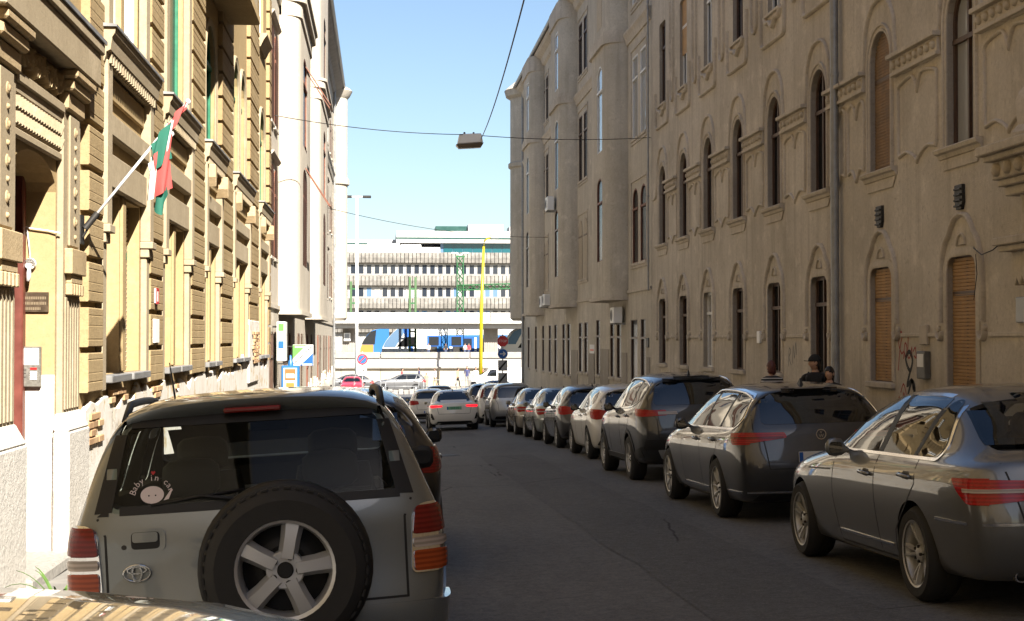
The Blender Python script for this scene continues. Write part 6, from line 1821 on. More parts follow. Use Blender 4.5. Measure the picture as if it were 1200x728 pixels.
HATCH = dict(
 wb=2.60, r=.325, rim=.222, ra=.372, tw=.215, lev=2,
 stations=[(3.40, .27, .60, .62, .70, .52, .72, .40, .74), (3.28, .2, .76, .72, .80, .66, .83, .48, .85), (2.9, .17, .87, .84, .92, .78, .95, .54, .98),
  (2.2, .17, .886, .90, .98, .81, 1.03, .62, 1.07), (1.95, .17, .888, .91, .99, .805, 1.07, .70, 1.12), (1.5, .17, .888, .92, 1.0, .80, 1.31, .665, 1.355), (1.1, .17, .888, .93, 1.01, .80, 1.43, .63, 1.49),
  (.6, .17, .89, .94, 1.02, .80, 1.46, .62, 1.525), (.0, .18, .892, .96, 1.045, .795, 1.44, .61, 1.505), (-.35, .2, .885, .98, 1.07, .78, 1.39, .60, 1.46), (-.58, .22, .87, .98, 1.07, .76, 1.33, .60, 1.41),
  (-.70, .25, .84, .96, 1.05, .73, 1.22, .60, 1.375), (-.76, .28, .79, .93, 1.03, .69, 1.25, .58, 1.36)],
 tail=[(.28, -.70), (.42, -.80), (.66, -.80), (.85, -.77), (1.02, -.75), (1.10, -.71), (1.37, -.50)], tail_bulge=.08,
 side_windows=[smooth_poly([(1.72, 1.01), (.80, 1.03), (.75, 1.42), (1.08, 1.41), (1.34, 1.29)], .05), smooth_poly([(.73, 1.03), (.05, 1.06), (-.06, 1.39), (.68, 1.42)], .05), smooth_poly([(.01, 1.065), (-.28, 1.12), (-.34, 1.22), (-.12, 1.38)], .04)],
 pillars=[[(.80, 1.03), (.73, 1.03), (.68, 1.42), (.75, 1.42)]],
 seams=[[(1.75, .98), (1.75, .6), (1.68, .25)], [(.76, 1.0), (.74, .5), (.72, .25)], [(-.04, 1.03), (-.06, .84), (.14, .64), (.38, .48), (.42, .25)], [(1.68, .25), (.42, .25)]],
 handles=[(.92, .87), (.12, .90)], mirror=(1.48, 1.0), mirror_mat=M['black_gloss'],
 rear_window=smooth_poly([(-.60, 1.07), (.60, 1.07), (.52, 1.35), (-.52, 1.35)], .08),
 windscreen=smooth_poly([(-.66, 1.12), (.66, 1.12), (.56, 1.45), (-.56, 1.45)], .08),
 rear_seams=[[(-.64, 1.3), (-.66, 1.02), (-.56, .86), (-.54, .60), (.54, .60), (.56, .86), (.66, 1.02), (.64, 1.3)]],
 fin=-.25, plate=[(0, .50, .52, .11, '', M['white'])],
 rear_patches=[('tail_lamp', M['lamp_red'], .012, [('pair', ('rear', smooth_poly([(.46, .84), (.80, .80), (.80, 1.0), (.50, .98)], .04)), ('side', smooth_poly([(-.38, 1.02), (-.76, 1.0), (-.78, .80), (-.56, .84)], .04)))]),
  ('diffuser', M['black'], .008, [('one', ('rear', smooth_poly([(-.76, .30), (.76, .30), (.70, .42), (-.70, .42)], .03)))])],
 style='single', spokes=7)

MINIVAN = dict(
 wb=2.60, r=.315, rim=.215, ra=.36, tw=.205, lev=2,
 stations=[(3.30, .27, .62, .64, .74, .54, .77, .42, .80), (3.2, .2, .76, .76, .86, .66, .90, .5, .93), (2.85, .18, .85, .88, .97, .76, 1.01, .54, 1.05),
  (2.3, .18, .862, .95, 1.04, .785, 1.11, .64, 1.16), (2.05, .18, .863, .97, 1.06, .785, 1.22, .68, 1.27), (1.6, .18, .863, .98, 1.06, .78, 1.42, .66, 1.47), (1.2, .18, .863, .98, 1.065, .78, 1.545, .64, 1.60),
  (.6, .18, .865, .98, 1.07, .78, 1.585, .635, 1.645), (.0, .19, .866, .98, 1.075, .775, 1.58, .63, 1.64), (-.40, .2, .86, .98, 1.08, .77, 1.55, .62, 1.61), (-.62, .22, .85, .98, 1.07, .75, 1.51, .61, 1.58),
  (-.72, .25, .82, .95, 1.05, .72, 1.42, .62, 1.55), (-.77, .28, .77, .92, 1.04, .69, 1.44, .60, 1.53)],
 tail=[(.28, -.70), (.42, -.80), (.66, -.80), (.85, -.77), (1.05, -.75), (1.54, -.58)], tail_bulge=.07,
 side_windows=[smooth_poly([(1.85, 1.08), (.82, 1.09), (.80, 1.53), (1.18, 1.52), (1.5, 1.40)], .05), smooth_poly([(.76, 1.09), (.05, 1.10), (.02, 1.52), (.74, 1.535)], .05), smooth_poly([(-.02, 1.10), (-.42, 1.12), (-.42, 1.45), (-.05, 1.51)], .05)],
 pillars=[[(.82, 1.09), (.76, 1.09), (.74, 1.53), (.80, 1.53)]],
 seams=[[(1.8, 1.05), (1.8, .6), (1.72, .25)], [(.79, 1.06), (.77, .5), (.75, .25)], [(0, 1.07), (-.02, .85), (.14, .66), (.4, .46), (.44, .25)], [(1.72, .25), (.44, .25)]],
 handles=[(.95, .93), (.14, .94)], mirror=(1.62, 1.06),
 rear_window=smooth_poly([(-.60, 1.08), (.60, 1.08), (.55, 1.46), (-.55, 1.46)], .06),
 windscreen=smooth_poly([(-.66, 1.2), (.66, 1.2), (.58, 1.56), (-.58, 1.56)], .08),
 rear_seams=[[(-.66, 1.45), (-.66, 1.02), (-.58, .85), (-.56, .6), (.56, .6), (.58, .85), (.66, 1.02), (.66, 1.45)]],
 plate=[(0, .80, .52, .11, '', M['white'])],
 rear_patches=[('tail_lamp', M['lamp_dark'], .012, [('pair', ('rear', smooth_poly([(.64, 1.06), (.78, 1.04), (.70, 1.42), (.60, 1.40)], .03)), ('side', smooth_poly([(-.50, 1.42), (-.72, 1.42), (-.78, 1.05), (-.62, 1.06)], .03)))]),
  ('diffuser', M['black'], .008, [('one', ('rear', smooth_poly([(-.72, .30), (.72, .30), (.66, .40), (-.66, .40)], .03)))])],
 style='single', spokes=6)

TOYOTA = dict(
 wb=2.49, r=.345, rim=.225, ra=.395, tw=.215, lev=3, inset=-.01,
 stations=[(3.28, .32, .62, .66, .76, .54, .79, .40, .82), (3.16, .26, .76, .78, .87, .68, .90, .5, .92), (2.8, .23, .84, .90, .98, .78, 1.01, .56, 1.03),
  (2.15, .23, .852, .95, 1.04, .80, 1.08, .62, 1.11), (1.9, .23, .854, .97, 1.06, .80, 1.15, .70, 1.19), (1.5, .23, .855, .98, 1.065, .80, 1.42, .685, 1.46), (1.2, .23, .856, .985, 1.07, .80, 1.575, .665, 1.62),
  (.65, .23, .857, .99, 1.075, .80, 1.62, .655, 1.675), (.05, .24, .858, .995, 1.08, .80, 1.615, .65, 1.67), (-.40, .25, .858, 1.0, 1.085, .80, 1.595, .645, 1.65), (-.66, .28, .856, 1.0, 1.085, .795, 1.565, .64, 1.625),
  (-.78, .3, .84, .98, 1.07, .78, 1.54, .64, 1.60), (-.84, .32, .80, .96, 1.055, .755, 1.535, .615, 1.59)],
 tail=[(.32, -.80), (.46, -.90), (.60, -.90), (.64, -.85), (.95, -.84), (1.06, -.83), (1.55, -.66)], tail_bulge=.045,
 side_windows=[smooth_poly([(1.74, 1.09), (.82, 1.09), (.80, 1.55), (1.16, 1.545), (1.4, 1.41)], .05), smooth_poly([(.75, 1.09), (.0, 1.10), (-.02, 1.55), (.73, 1.555)], .05), smooth_poly([(-.08, 1.10), (-.58, 1.12), (-.52, 1.50), (-.10, 1.545)], .06)],
 seams=[[(1.8, 1.05), (1.8, .6), (1.72, .3)], [(.79, 1.06), (.77, .5), (.75, .3)], [(-.04, 1.07), (-.05, .88), (.12, .72), (.42, .52), (.46, .3)], [(1.72, .3), (.46, .3)]],
 handles=[(.95, .93), (.14, .94)], cladding=[smooth_poly([(1.98, .25), (2.0, .38), (.48, .38), (.48, .25)], .03)], clad_paint=True, mirror=(1.58, 1.09), mirror_mat=M['black'],
 rear_window=smooth_poly([(-.645, 1.095), (.645, 1.095), (.565, 1.485), (-.565, 1.485)], .05),
 windscreen=smooth_poly([(-.68, 1.18), (.68, 1.18), (.60, 1.57), (-.60, 1.57)], .07),
 cabin=(4, 11, .62, -.70), cabin_front=1.0, glass='low_glass',
 seats=[(.98, .36, .54), (.98, -.36, .54), (.02, .34, .46), (.02, -.34, .46)],
 style='wide', spokes=5, fin=None)

def squash(z, z0=1.2, k=.86): return z if z < z0 else z0 + (z - z0) * k
TOYOTA['stations'] = [t[:6] + (squash(t[6]), t[7], squash(t[8])) for t in TOYOTA['stations']]
TOYOTA['tail'] = [(squash(z), x) for z, x in TOYOTA['tail']]
TOYOTA['side_windows'] = [[(a, squash(b)) for a, b in w] for w in TOYOTA['side_windows']]
TOYOTA['windscreen'] = [(a, squash(b)) for a, b in TOYOTA['windscreen']]
TOYOTA['rear_window'] = [(a, squash(b, 1.2, .91)) for a, b in TOYOTA['rear_window']]
# ---------------------------------------------------------------- people
def stripes():
    m, t, b = nt('black_white_striped_knit')
    tc = node(t, 'ShaderNodeTexCoord').outputs['Object']
    s = node(t, 'ShaderNodeSeparateXYZ', ins={0: tc}).outputs[2]
    f = node(t, 'ShaderNodeMath', operation='PINGPONG', ins={0: s, 1: .026}).outputs[0]
    t.links.new(mixc(t, ramp(t, f, .015, .017), (.012, .012, .012), (.55, .53, .50)), b.inputs['Base Color'])
    b.inputs['Roughness'].default_value = .9
    return m
CL = {k: simple('%s_clothing' % k, c, .88, var=.1, vscale=20) for k, c in {'black': (.012, .012, .013), 'charcoal': (.03, .03, .032), 'denim': (.07, .09, .16), 'navy': (.04, .045, .12), 'white': (.72, .71, .68), 'pale_blue': (.42, .50, .62), 'red': (.45, .05, .06), 'tan': (.36, .26, .17), 'grey': (.2, .2, .2)}.items()}
CL['stripes'] = stripes()
HAIR = {'red': simple('red_brown_hair', (.09, .022, .016), .55, var=.4, vscale=60), 'dark': simple('dark_hair', (.013, .010, .009), .5, var=.4, vscale=60), 'brown': simple('brown_hair', (.06, .035, .02), .55, var=.4, vscale=60)}

def person(label, loc, rz, h=1.75, shirt='black', trousers='denim', hair='dark', walk=.22, female=False, detail=True, look=0, cap=None, backpack=False, long_hair=False, group=None):
    """local +y is forward; a skin-modifier body, materials by limb"""
    root = tag(empty('person', loc, rz), label, 'person', group)
    k = h / 1.75
    sw = .165 if female else .185
    J, E_, rad = [], [], []
    seg = []
    def j(p, r_): J.append(p); rad.append(r_); return len(J) - 1
    def e(a, b, tagname): E_.append((a, b)); seg.append((a, b, tagname))
    pel = j((0, 0, .95), .135); wai = j((0, .01, 1.10), .118 if female else .13); che = j((0, 0, 1.28), .135 if female else .15); up = j((0, -.01, 1.40), .105); nk = j((0, .0, 1.49), .052); nk2 = j((0, .015, 1.56), .052)
    e(pel, wai, 's'); e(wai, che, 's'); e(che, up, 's'); e(up, nk, 'n'); e(nk, nk2, 'n')
    for sg in (-1, 1):
        sh = j((sg * sw, -.01, 1.405), .066); el = j((sg * (sw + .06), -.02 - sg * walk * .25, 1.13), .045); wr = j((sg * (sw + .05), .07 - sg * walk * .45, .90), .03); ha = j((sg * (sw + .045), .09 - sg * walk * .45, .82), .034)
        e(up, sh, 's'); e(sh, el, 'a'); e(el, wr, 'k'); e(wr, ha, 'k')
        if detail:
            for f in range(5):
                dy = (-.028 + .018 * f) if f < 4 else .045
                ln = (.055, .068, .072, .062, .04)[f]
                a = j((J[ha][0] - sg * .004, J[ha][1] + dy, J[ha][2] - .035 if f < 4 else J[ha][2] - .005), .0095); b = j((J[ha][0] - sg * .016, J[ha][1] + dy * 1.05 + .01, J[a][2] - ln), .008)
                e(ha, a, 'k'); e(a, b, 'k')
        hp = j((sg * .088, 0, .90), .092); kn = j((sg * .10, .03 + sg * walk * .55, .50), .062); an = j((sg * .10, -.02 + sg * walk * 1.0, .09), .042); to = j((sg * .115, .13 + sg * walk * 1.0, .035), .036)
        e(pel, hp, 't'); e(hp, kn, 't'); e(kn, an, 't'); e(an, to, 'o')
    me = bpy.data.meshes.new('body')
    me.from_pydata([tuple(c * k for c in p) for p in J], E_, [])
    bo = link_mesh('body', me, None, root)
    md = bo.modifiers.new('skin', 'SKIN'); md.use_smooth_shade = True
    sv = me.skin_vertices[0].data
    for i, r_ in enumerate(rad): sv[i].radius = (r_ * k * (1.16 if i < 4 else 1), r_ * k * (.80 if i < 4 else 1))
    sv[pel].use_root = True
    md = bo.modifiers.new('s', 'SUBSURF'); md.levels = md.render_levels = 2 if detail else 1
    me = apply_mods(bo)
    # head with a face, joined into the same mesh
    bm = bmesh.new(); bm.from_mesh(me)
    hv = bmesh.ops.create_uvsphere(bm, u_segments=20, v_segments=16, radius=1)['verts']
    rot = Matrix.Rotation(look, 3, 'Z')
    def shape(x, y, z):
        X, Y, Z = .073 * x, .093 * y, .118 * z
        if z < -.15: X *= 1 - .34 * (-z - .15); Y *= 1 - .16 * (-z - .15)
        if y > .55 and abs(x) < .25 and -.42 < z < .12: Y += .022 * (1 - abs(x) / .25) * (1 - abs(z + .18) / .32)         # nose
        if y > .6 and .1 < abs(x) < .6 and .02 < z < .3: Y -= .010                                                        # eye sockets
        if y > .6 and abs(x) < .4 and -.62 < z < -.45: Y += .005                                                          # lips
        if y > .5 and z < -.75: Y += .008
        return X, Y, Z
    for v in hv:
        p = rot @ Vector(shape(*v.co)); v.co = Vector((p.x, p.y + .03, p.z + 1.635)) * k
    for sg in (-1, 1):
        ev = bmesh.ops.create_uvsphere(bm, u_segments=8, v_segments=6, radius=1)['verts']
        for v in ev:
            p = rot @ Vector((sg * .075 + v.co.x * .012, -.004 + v.co.y * .022, -.005 + v.co.z * .032)); v.co = Vector((p.x, p.y + .03, p.z + 1.635)) * k
    hset = set()
    bm.to_mesh(me); bm.free()
    me.materials.clear()
    for mt in (CL[shirt], CL[trousers], M['skin'], CL['charcoal']): me.materials.append(mt)
    P3 = [Vector(p) * k for p in J]
    def dist(p, a, b):
        ab = b - a; t = max(0, min(1, (p - a).dot(ab) / ab.length_squared)); return (p - a - ab * t).length
    for f in me.polygons:
        c = f.center
        f.use_smooth = True
        if c.z > 1.49 * k: f.material_index = 2; continue
        best = min(seg, key=lambda s: dist(c, P3[s[0]], P3[s[1]]) - .5 * (rad[s[0]] + rad[s[1]]) * k)
        f.material_index = {'s': 0, 'a': 0, 'k': 2, 't': 1, 'o': 3, 'n': 2}[best[2]]
        if best[2] == 't' and c.z > .93 * k: f.material_index = 0
        if best[2] == 'n' and c.z < 1.455 * k: f.material_index = 0
    # hair
    def shell(name, mat, r_, zmin, front, drop=0):
        b2 = bmesh.new(); vs = bmesh.ops.create_uvsphere(b2, u_segments=24, v_segments=18, radius=1)['verts']
        kill = []
        for v in vs:
            x, y, z = v.co
            lim = zmin + (front - zmin) * max(0, y) ** .6 if y > 0 else zmin - drop * (-y) ** .3
            if z < lim - .12: kill.append(v)
            wob = 1 + .02 * math.sin(11 * x + 7 * y) + .015 * math.sin(23 * z + 9 * x)
            p = rot @ Vector((.073 * x * r_ * wob, .093 * y * r_ * wob, .118 * z * r_))
            if z < -.3: p.x *= 1 + .12 * (-z)
            v.co = Vector((p.x, p.y + .026, p.z + 1.635)) * k
        bmesh.ops.delete(b2, geom=kill, context='VERTS')
        if drop:
            for v in b2.verts:
                if v.is_boundary and v.co.y < .07 * k: v.co.z -= drop * .16 * k; v.co.y -= .012
        bmesh.ops.solidify(b2, geom=b2.faces[:], thickness=.008)
        mm = bpy.data.meshes.new(name); b2.to_mesh(mm); b2.free()
        for f in mm.polygons: f.use_smooth = True
        return link_mesh(name, mm, mat, root)
    shell('hair', HAIR[hair], 1.12, -.62 if long_hair else -.25, .34 if long_hair else .48, 1.0 if long_hair else .3)
    if cap:
        shell('cap', CL[cap], 1.20, .18, .25)
        m = MB(); 
        pts = [Vector((.06 * math.cos(R(a)), .09 + .085 * math.sin(R(a)), .035 - .010 * abs(math.cos(R(a))))) for a in range(0, 181, 15)]
        vs = [tuple(Vector((p.x, p.y + .03, p.z + 1.64)) * k) for p in [rot @ q for q in pts]]
        m.prism([(0, 0), (1, 0), (0, 1)], 0, 0) if False else None
        n = len(vs)
        m.add(vs + [(a, b, c - .008) for a, b, c in vs], [tuple(range(n)), tuple(range(2 * n - 1, n - 1, -1))] + [(i, i + 1, n + i + 1, n + i) for i in range(n - 1)]); m.build('cap_peak', CL[cap], root)
    if backpack:
        m = MB(); m.box(-.14 * k, .14 * k, -.26 * k, -.12 * k, 1.02 * k, 1.40 * k); m.build('backpack', CL['charcoal'], root, bevel=.05, smooth=True)
        for sg in (-1, 1):
            m = MB(); m.tube([(sg * .11 * k, -.13 * k, 1.36 * k), (sg * .115 * k, -.03 * k, 1.475 * k), (sg * .12 * k, .10 * k, 1.40 * k), (sg * .125 * k, .11 * k, 1.2 * k), (sg * .13 * k, -.08 * k, 1.08 * k)], .018 * k, 6); m.build('strap', CL['charcoal'], root, smooth=True)
    return root
def pave_r(y): return road_z(KR, y) + .12
person('red haired woman in a black and white striped top walking along the right pavement', (7.05, 26.5, pave_r(26.5)), R(12), 1.74, 'stripes', 'denim', 'red', .2, True)
person('bearded man in a black cap and black T-shirt with a backpack on the right pavement', (7.05, 23.8, pave_r(23.8)), R(150), 1.78, 'black', 'charcoal', 'dark', .2, False, True, R(-62), 'black', True)
person('dark haired woman in a dark top beside the man in the black cap', (6.95, 22.7, pave_r(22.7)), R(165), 1.58, 'charcoal', 'denim', 'dark', .2, True, True, R(-30), None, False, True)
gp = 'walkers before the station wall'
zf = ZJ + .09
for lab, x, y, rz, h, a, b, hr in (
 ('walker in a navy top before the station wall, left of a pair', 3.35, 130, 90, 1.75, 'navy', 'grey', 'dark'),
 ('walker in a pale blue top before the station wall, right of a pair', 4.75, 130, 90, 1.72, 'pale_blue', 'tan', 'brown'),
 ('person in a red top behind the silver cross road car', 1.85, 129.5, -90, 1.70, 'red', 'denim', 'dark'),
 ('person in tan clothes standing left of the white van', 6.75, 131, -90, 1.7, 'tan', 'black', 'dark'),
 ('tall person in a navy shirt beside the white van', 7.55, 130.6, 180, 1.85, 'navy', 'grey', 'dark'),
 ('person in white directly behind the white van nose', 8.35, 131.2, 180, 1.75, 'white', 'denim', 'brown'),
 ('person in a red jacket behind the white van bonnet', 8.95, 131.4, -90, 1.68, 'red', 'black', 'dark'),
 ('short person in brown clothes at the guard rail', 3.95, 129.2, 180, 1.3, 'tan', 'tan', 'brown')):
    person(lab, (x, y, zf), R(rz), h, a, b, hr, .2, False, False, 0, None, False, False, gp)
for lab, x, a in (('passenger in white on the platform beside the left display', 4.35, 'white'), ('passenger in black on the platform between the displays', 5.9, 'charcoal'), ('passenger in red on the platform right of the displays', 8.0, 'red'), ('passenger in pale blue on the platform right of the displays', 7.65, 'pale_blue')):
    person(lab, (x, YS + 1.6, 0.0), R(180), 1.15, a, 'denim', 'dark', .1, False, False, 0, None, False, False, 'passengers on the platform')
# ---------------------------------------------------------------- the cars of the street
merc, _ = make_car(SEDAN, P['mercedes'], 'warm grey saloon car with chrome trim, nearest in the right hand row', 'cars parked along the right kerb')
place(merc, 4.50, 9.89, 0, -1.7)
est, _ = make_car(ESTATE, P['estate'], 'anthracite estate car with chrome roof rails, second in the right hand row', 'cars parked along the right kerb')
place(est, 4.66, 16.5, 0)
bz = .93
hb = _.ray_cast(Vector((-8, 0, bz)), Vector((1, 0, 0)))[0].x - .012
m = MB(lambda a, b, c: (hb - c, a, b)); m.ring([(.055 * math.cos(R(t)), bz + .055 * math.sin(R(t))) for t in range(0, 360, 12)], [(.047 * math.cos(R(t)), bz + .047 * math.sin(R(t))) for t in range(0, 360, 12)], -.006, .006)
bdg = m.build('badge', M['chrome'], est)
text_mesh('badge_letter', 'V', .05, M['chrome'], bdg, (hb - .004, 0, bz + .021), 'rear', .002)
text_mesh('badge_letter', 'W', .05, M['chrome'], bdg, (hb - .004, 0, bz - .018), 'rear', .002)
suv, _ = make_car(SUV, P['suv'], 'dark sport utility car with black wheel arches, third in the right hand row', 'cars parked along the right kerb')
place(suv, 4.82, 23.3, 0)
hat, _ = make_car(HATCH, P['pearl'], 'cream white hatchback, fourth in the right hand row', 'cars parked along the right kerb')
place(hat, 5.08, 30.2, 0)
def again(src, old, new, label, group, x, y, yaw=0, roll=None, name='parked_car'):
    c = copy_tree(src); c.name = name; c['label'] = label
    c['group'] = group
    if not group: del c['group']
    recolor(c, P[old], P[new])
    return place(c, x, y, yaw, roll)
GR = 'cars parked along the right kerb'
again(hat, 'pearl', 'dark_grey', 'graphite hatchback, fifth in the right hand row behind the cream one', GR, 5.10, 35.8)
sd2 = dict(SEDAN); sd2.update(lev=2, cabin=None)
sed, _ = make_car(sd2, P['green_silver'], 'pale silver saloon, sixth in the right hand row', GR)
place(sed, 5.12, 41.3)
again(sed, 'green_silver', 'beige', 'champagne saloon, seventh in the right hand row', GR, 5.05, 46.4)
mv, _ = make_car(MINIVAN, P['silver'], 'silver minivan with tall dark tail lamps, eighth in the right hand row', GR)
place(mv, 4.95, 56.0)
again(mv, 'silver', 'white', 'white minivan, ninth in the right hand row ahead of the silver one', GR, 4.85, 61.6)
again(suv, 'suv', 'black', 'black sport utility car far along the right hand row', GR, 4.75, 67.4)
again(sed, 'green_silver', 'blue', 'blue saloon farthest along the right hand row', GR, 4.6, 73.2)
# moving traffic ahead
bs = dict(SEDAN)
bs.update(lev=2, cabin=None, style='fan', plate=[(0, .80, .52, .11, 'RKZ-536', simple('pale_green_plate', (.16, .42, .26), .5))],
  rear_patches=[('tail_lamp', M['lamp_lit'], .010, [('pair', ('rear', smooth_poly([(.42, .845), (.84, .815), (.84, .885), (.80, .905), (.42, .905)], .015)), ('side', smooth_poly([(-.75, .90), (-1.0, .90), (-1.02, .83), (-.85, .84)], .015)))]),
   ('bumper_vent', M['black'], .008, [('pair', ('rear', smooth_poly([(.70, .40), (.82, .42), (.82, .62), (.78, .62)], .01)))]),
   ('diffuser', M['black'], .008, [('one', ('rear', smooth_poly([(-.66, .24), (.66, .24), (.60, .34), (-.60, .34)], .03)))])])
bmw, _ = make_car(bs, P['white'], 'white saloon with glowing red tail lamps driving away down the road', None, 'moving_car')
place(bmw, 2.62, 53.8, 0)
again(hat, 'pearl', 'white', 'white hatchback just ahead of the white saloon', None, 2.15, 65.5, 0, None, 'moving_car')
again(mv, 'silver', 'grey', 'grey car at the front of the queue before the junction', None, 2.9, 74, 0, None, 'moving_car')
# left side
again(hat, 'pearl', 'green_silver', 'glossy silver car roof at the bottom left corner, nearest the camera', 'cars parked along the left kerb', -.54, .02, 0, -1.0).location.z -= .040
c_ = again(hat, 'pearl', 'black', 'black brown crossover car parked ahead of the grey one with the spare wheel', 'cars parked along the left kerb', -.38, 13.2, 1.0)
for o in c_.children_recursive:
    for sl in o.material_slots:
        if sl.material == M['lamp_red']: sl.link = 'OBJECT'; sl.material = M['lamp_dark']
c_.scale = (1.05, 1.05, 1.05)
# cross road
for src, old, new, lab, x, y, yaw in ((hat, 'pearl', 'grey_light', 'silver hatchback crossing side on before the guard rails', 2.85, 121.5, 90), (hat, 'pearl', 'red', 'bright red car facing the camera at the far left of the junction', -2.1, 113.5, 180),
     (sed, 'green_silver', 'grey', 'grey car behind the red one at the far left of the junction', -1.6, 122, 90), (sed, 'green_silver', 'blue', 'blue and white saloon side on at the right end of the junction', 8.6, 103, 90)):
    c = again(src, old, new, lab, None, x, y, yaw, 0, 'crossing_car')
    c.location.z = ZJ + .02 if y > 100 else c.location.z
# white van
VAN = dict(MINIVAN)
VAN.update(wb=3.0, ra=.37, stations=[(3.75, .3, .66, .72, .84, .58, .87, .45, .90), (3.62, .24, .82, .86, .98, .74, 1.02, .55, 1.06), (3.3, .22, .93, .98, 1.1, .85, 1.15, .62, 1.2), (2.9, .22, .95, 1.05, 1.18, .88, 1.28, .74, 1.34), (2.5, .22, .955, 1.08, 1.2, .88, 1.62, .76, 1.70), (2.15, .22, .955, 1.1, 1.22, .89, 1.86, .76, 1.93), (1.6, .22, .955, 1.1, 1.24, .90, 1.92, .78, 2.0), (.4, .22, .955, 1.1, 1.24, .90, 1.92, .78, 2.0), (-.5, .24, .955, 1.1, 1.24, .90, 1.92, .78, 1.99), (-.85, .28, .94, 1.1, 1.24, .88, 1.9, .77, 1.97), (-.95, .32, .90, 1.08, 1.22, .85, 1.85, .75, 1.93)],
  tail=[(.3, -.9), (.5, -.98), (1.2, -.96), (1.95, -.88)], side_windows=[smooth_poly([(2.5, 1.2), (1.6, 1.2), (1.6, 1.78), (2.1, 1.78)], .05)], pillars=None, seams=[[(2.55, 1.1), (2.5, .3)], [(1.55, 1.2), (1.55, .3)], [(.3, 1.85), (.3, .3)]], handles=[(1.7, 1.05)], mirror=(2.4, 1.2), rear_window=smooth_poly([(-.6, 1.25), (.6, 1.25), (.58, 1.75), (-.58, 1.75)], .06), windscreen=smooth_poly([(-.75, 1.3), (.75, 1.3), (.66, 1.82), (-.66, 1.82)], .08),
  rear_seams=[], rear_patches=[('bumper_corner', M['black'], .01, [('pair', ('side', smooth_poly([(3.1, .3), (3.7, .35), (3.7, .75), (3.35, .8)], .04)))])])
van, _ = make_car(VAN, P['white'], 'white panel van side on before the station wall', None, 'delivery_van')
van['category'] = 'van'
place(van, 11.2, 124.5, 90, 0); van.location.z = ZJ + .02

# ---- the grey off-roader with the spare wheel on its tailgate
toy, tb = make_car(TOYOTA, P['toyota'], 'greenish silver sport utility car with a spare wheel on its tailgate, left foreground', 'cars parked along the left kerb')
def rx(y, z):
    h = tb.ray_cast(Vector((-8, y, z)), Vector((1, 0, 0)))[0]
    return h.x if h else -.8
def pat(nm, mat, off, *parts, thick=.008, parent=None):
    k = Skin(tb)
    for view, poly in parts:
        if view.endswith('strip'): k.strip(poly, .014, view[:-5], off, thick)
        else: k.patch(poly, view, off, thick, .03)
    return k.build(nm, mat, parent or toy)
bp = pat('rear_bumper', P['toyota'], .035, ('rear', smooth_poly([(-.80, .36), (.80, .36), (.80, .60), (-.80, .60)], .03)), ('left', smooth_poly([(-.88, .36), (-.42, .40), (-.46, .60), (-.88, .60)], .03)), ('right', smooth_poly([(-.88, .36), (-.42, .40), (-.46, .60), (-.88, .60)], .03)), thick=.01)
# tailgate seams, bumper
for s in ([(.70, 1.06), (.665, .98), (.66, .62)], [(-.70, 1.06), (-.665, .98), (-.66, .62)], [(-.66, .625), (.66, .625)]):
    k = Skin(tb); k.strip(s, .011, 'rear', .0012, .002); k.build('tailgate_seam', M['black'], toy)
for nm, poly in (('border_and_shade_band', [(.635, 1.085), (.712, 1.080), (.612, 1.47), (.562, 1.455)]), ('border_and_shade_band', [(-.562, 1.455), (-.612, 1.47), (-.712, 1.080), (-.635, 1.085)]), ('border_and_shade_band', [(-.60, 1.448), (.60, 1.448), (.60, 1.505), (-.60, 1.505)]), ('border_and_shade_band', [(-.70, 1.068), (.70, 1.068), (.65, 1.105), (-.65, 1.105)])):  # top band paints the spoiler's underside shade black; the others are the glass border
    k = Skin(tb); k.patch(poly, 'rear', .0045, .003, .05); k.build(nm, M['black'], toy)
# lamps: chrome frame, red, clear and amber cells that wrap round the corner
for sg, vw in ((1, 'left'), (-1, 'right')):
    mm = (lambda p: p) if sg == 1 else mirror
    lamp = pat('tail_lamp', M['chrome'], .012, ('rear', mm(smooth_poly([(.682, .722), (.83, .722), (.83, 1.03), (.735, 1.03), (.698, .985)], .03))), (vw, smooth_poly([(-.88, .722), (-.705, .73), (-.69, 1.02), (-.88, 1.03)], .03)))
    for nm, mt, z0, z1 in (('red_lens', 'lamp_dark', .895, 1.018), ('clear_lens', 'lamp_clear', .835, .880), ('amber_lens', 'lamp_amber', .730, .822)):
        k = Skin(tb)
        k.patch(mm(smooth_poly([(.694, z0), (.83, z0), (.83, z1), (.71 if z1 > 1 else .694, z1)], .018)), 'rear', .022, .012, .025)
        k.patch(smooth_poly([(-.88, z0), (-.715, z0 + .006), (-.705, z1 - .006), (-.88, z1)], .018), vw, .022, .012, .025)
        k.build(nm, M[mt], lamp)
# rear spoiler over the window
def spoiler():
    vs = []
    n = 21
    for j in range(n):
        t = -1 + 2 * j / (n - 1)
        y = .575 * t
        xt = -.70 + .07 * t ** 4
        zt = 1.566 - .030 * t * t - .035 * t ** 6
        for x, z in ((-.48, zt + .020), (xt + .03, zt + .002), (xt, zt - .010), (xt + .004, zt - .028), (xt + .05, zt - .075), (-.52, zt - .085)): vs.append((x, y, z))
    q = 6
    fs = [(j * q + i, j * q + (i + 1) % q, (j + 1) * q + (i + 1) % q, (j + 1) * q + i) for j in range(n - 1) for i in range(q)] + [tuple(range(q)), tuple((n - 1) * q + i for i in range(q))]
    m = MB(); m.add(vs, fs); return m.build('roof_spoiler', P['toyota'], toy, smooth=True, angle=50)
sp = spoiler()
m = MB(); m.box(-.70, -.66, -.13, .13, 1.495, 1.518); m.build('brake_light', M['lamp_dark'], sp, bevel=.006)
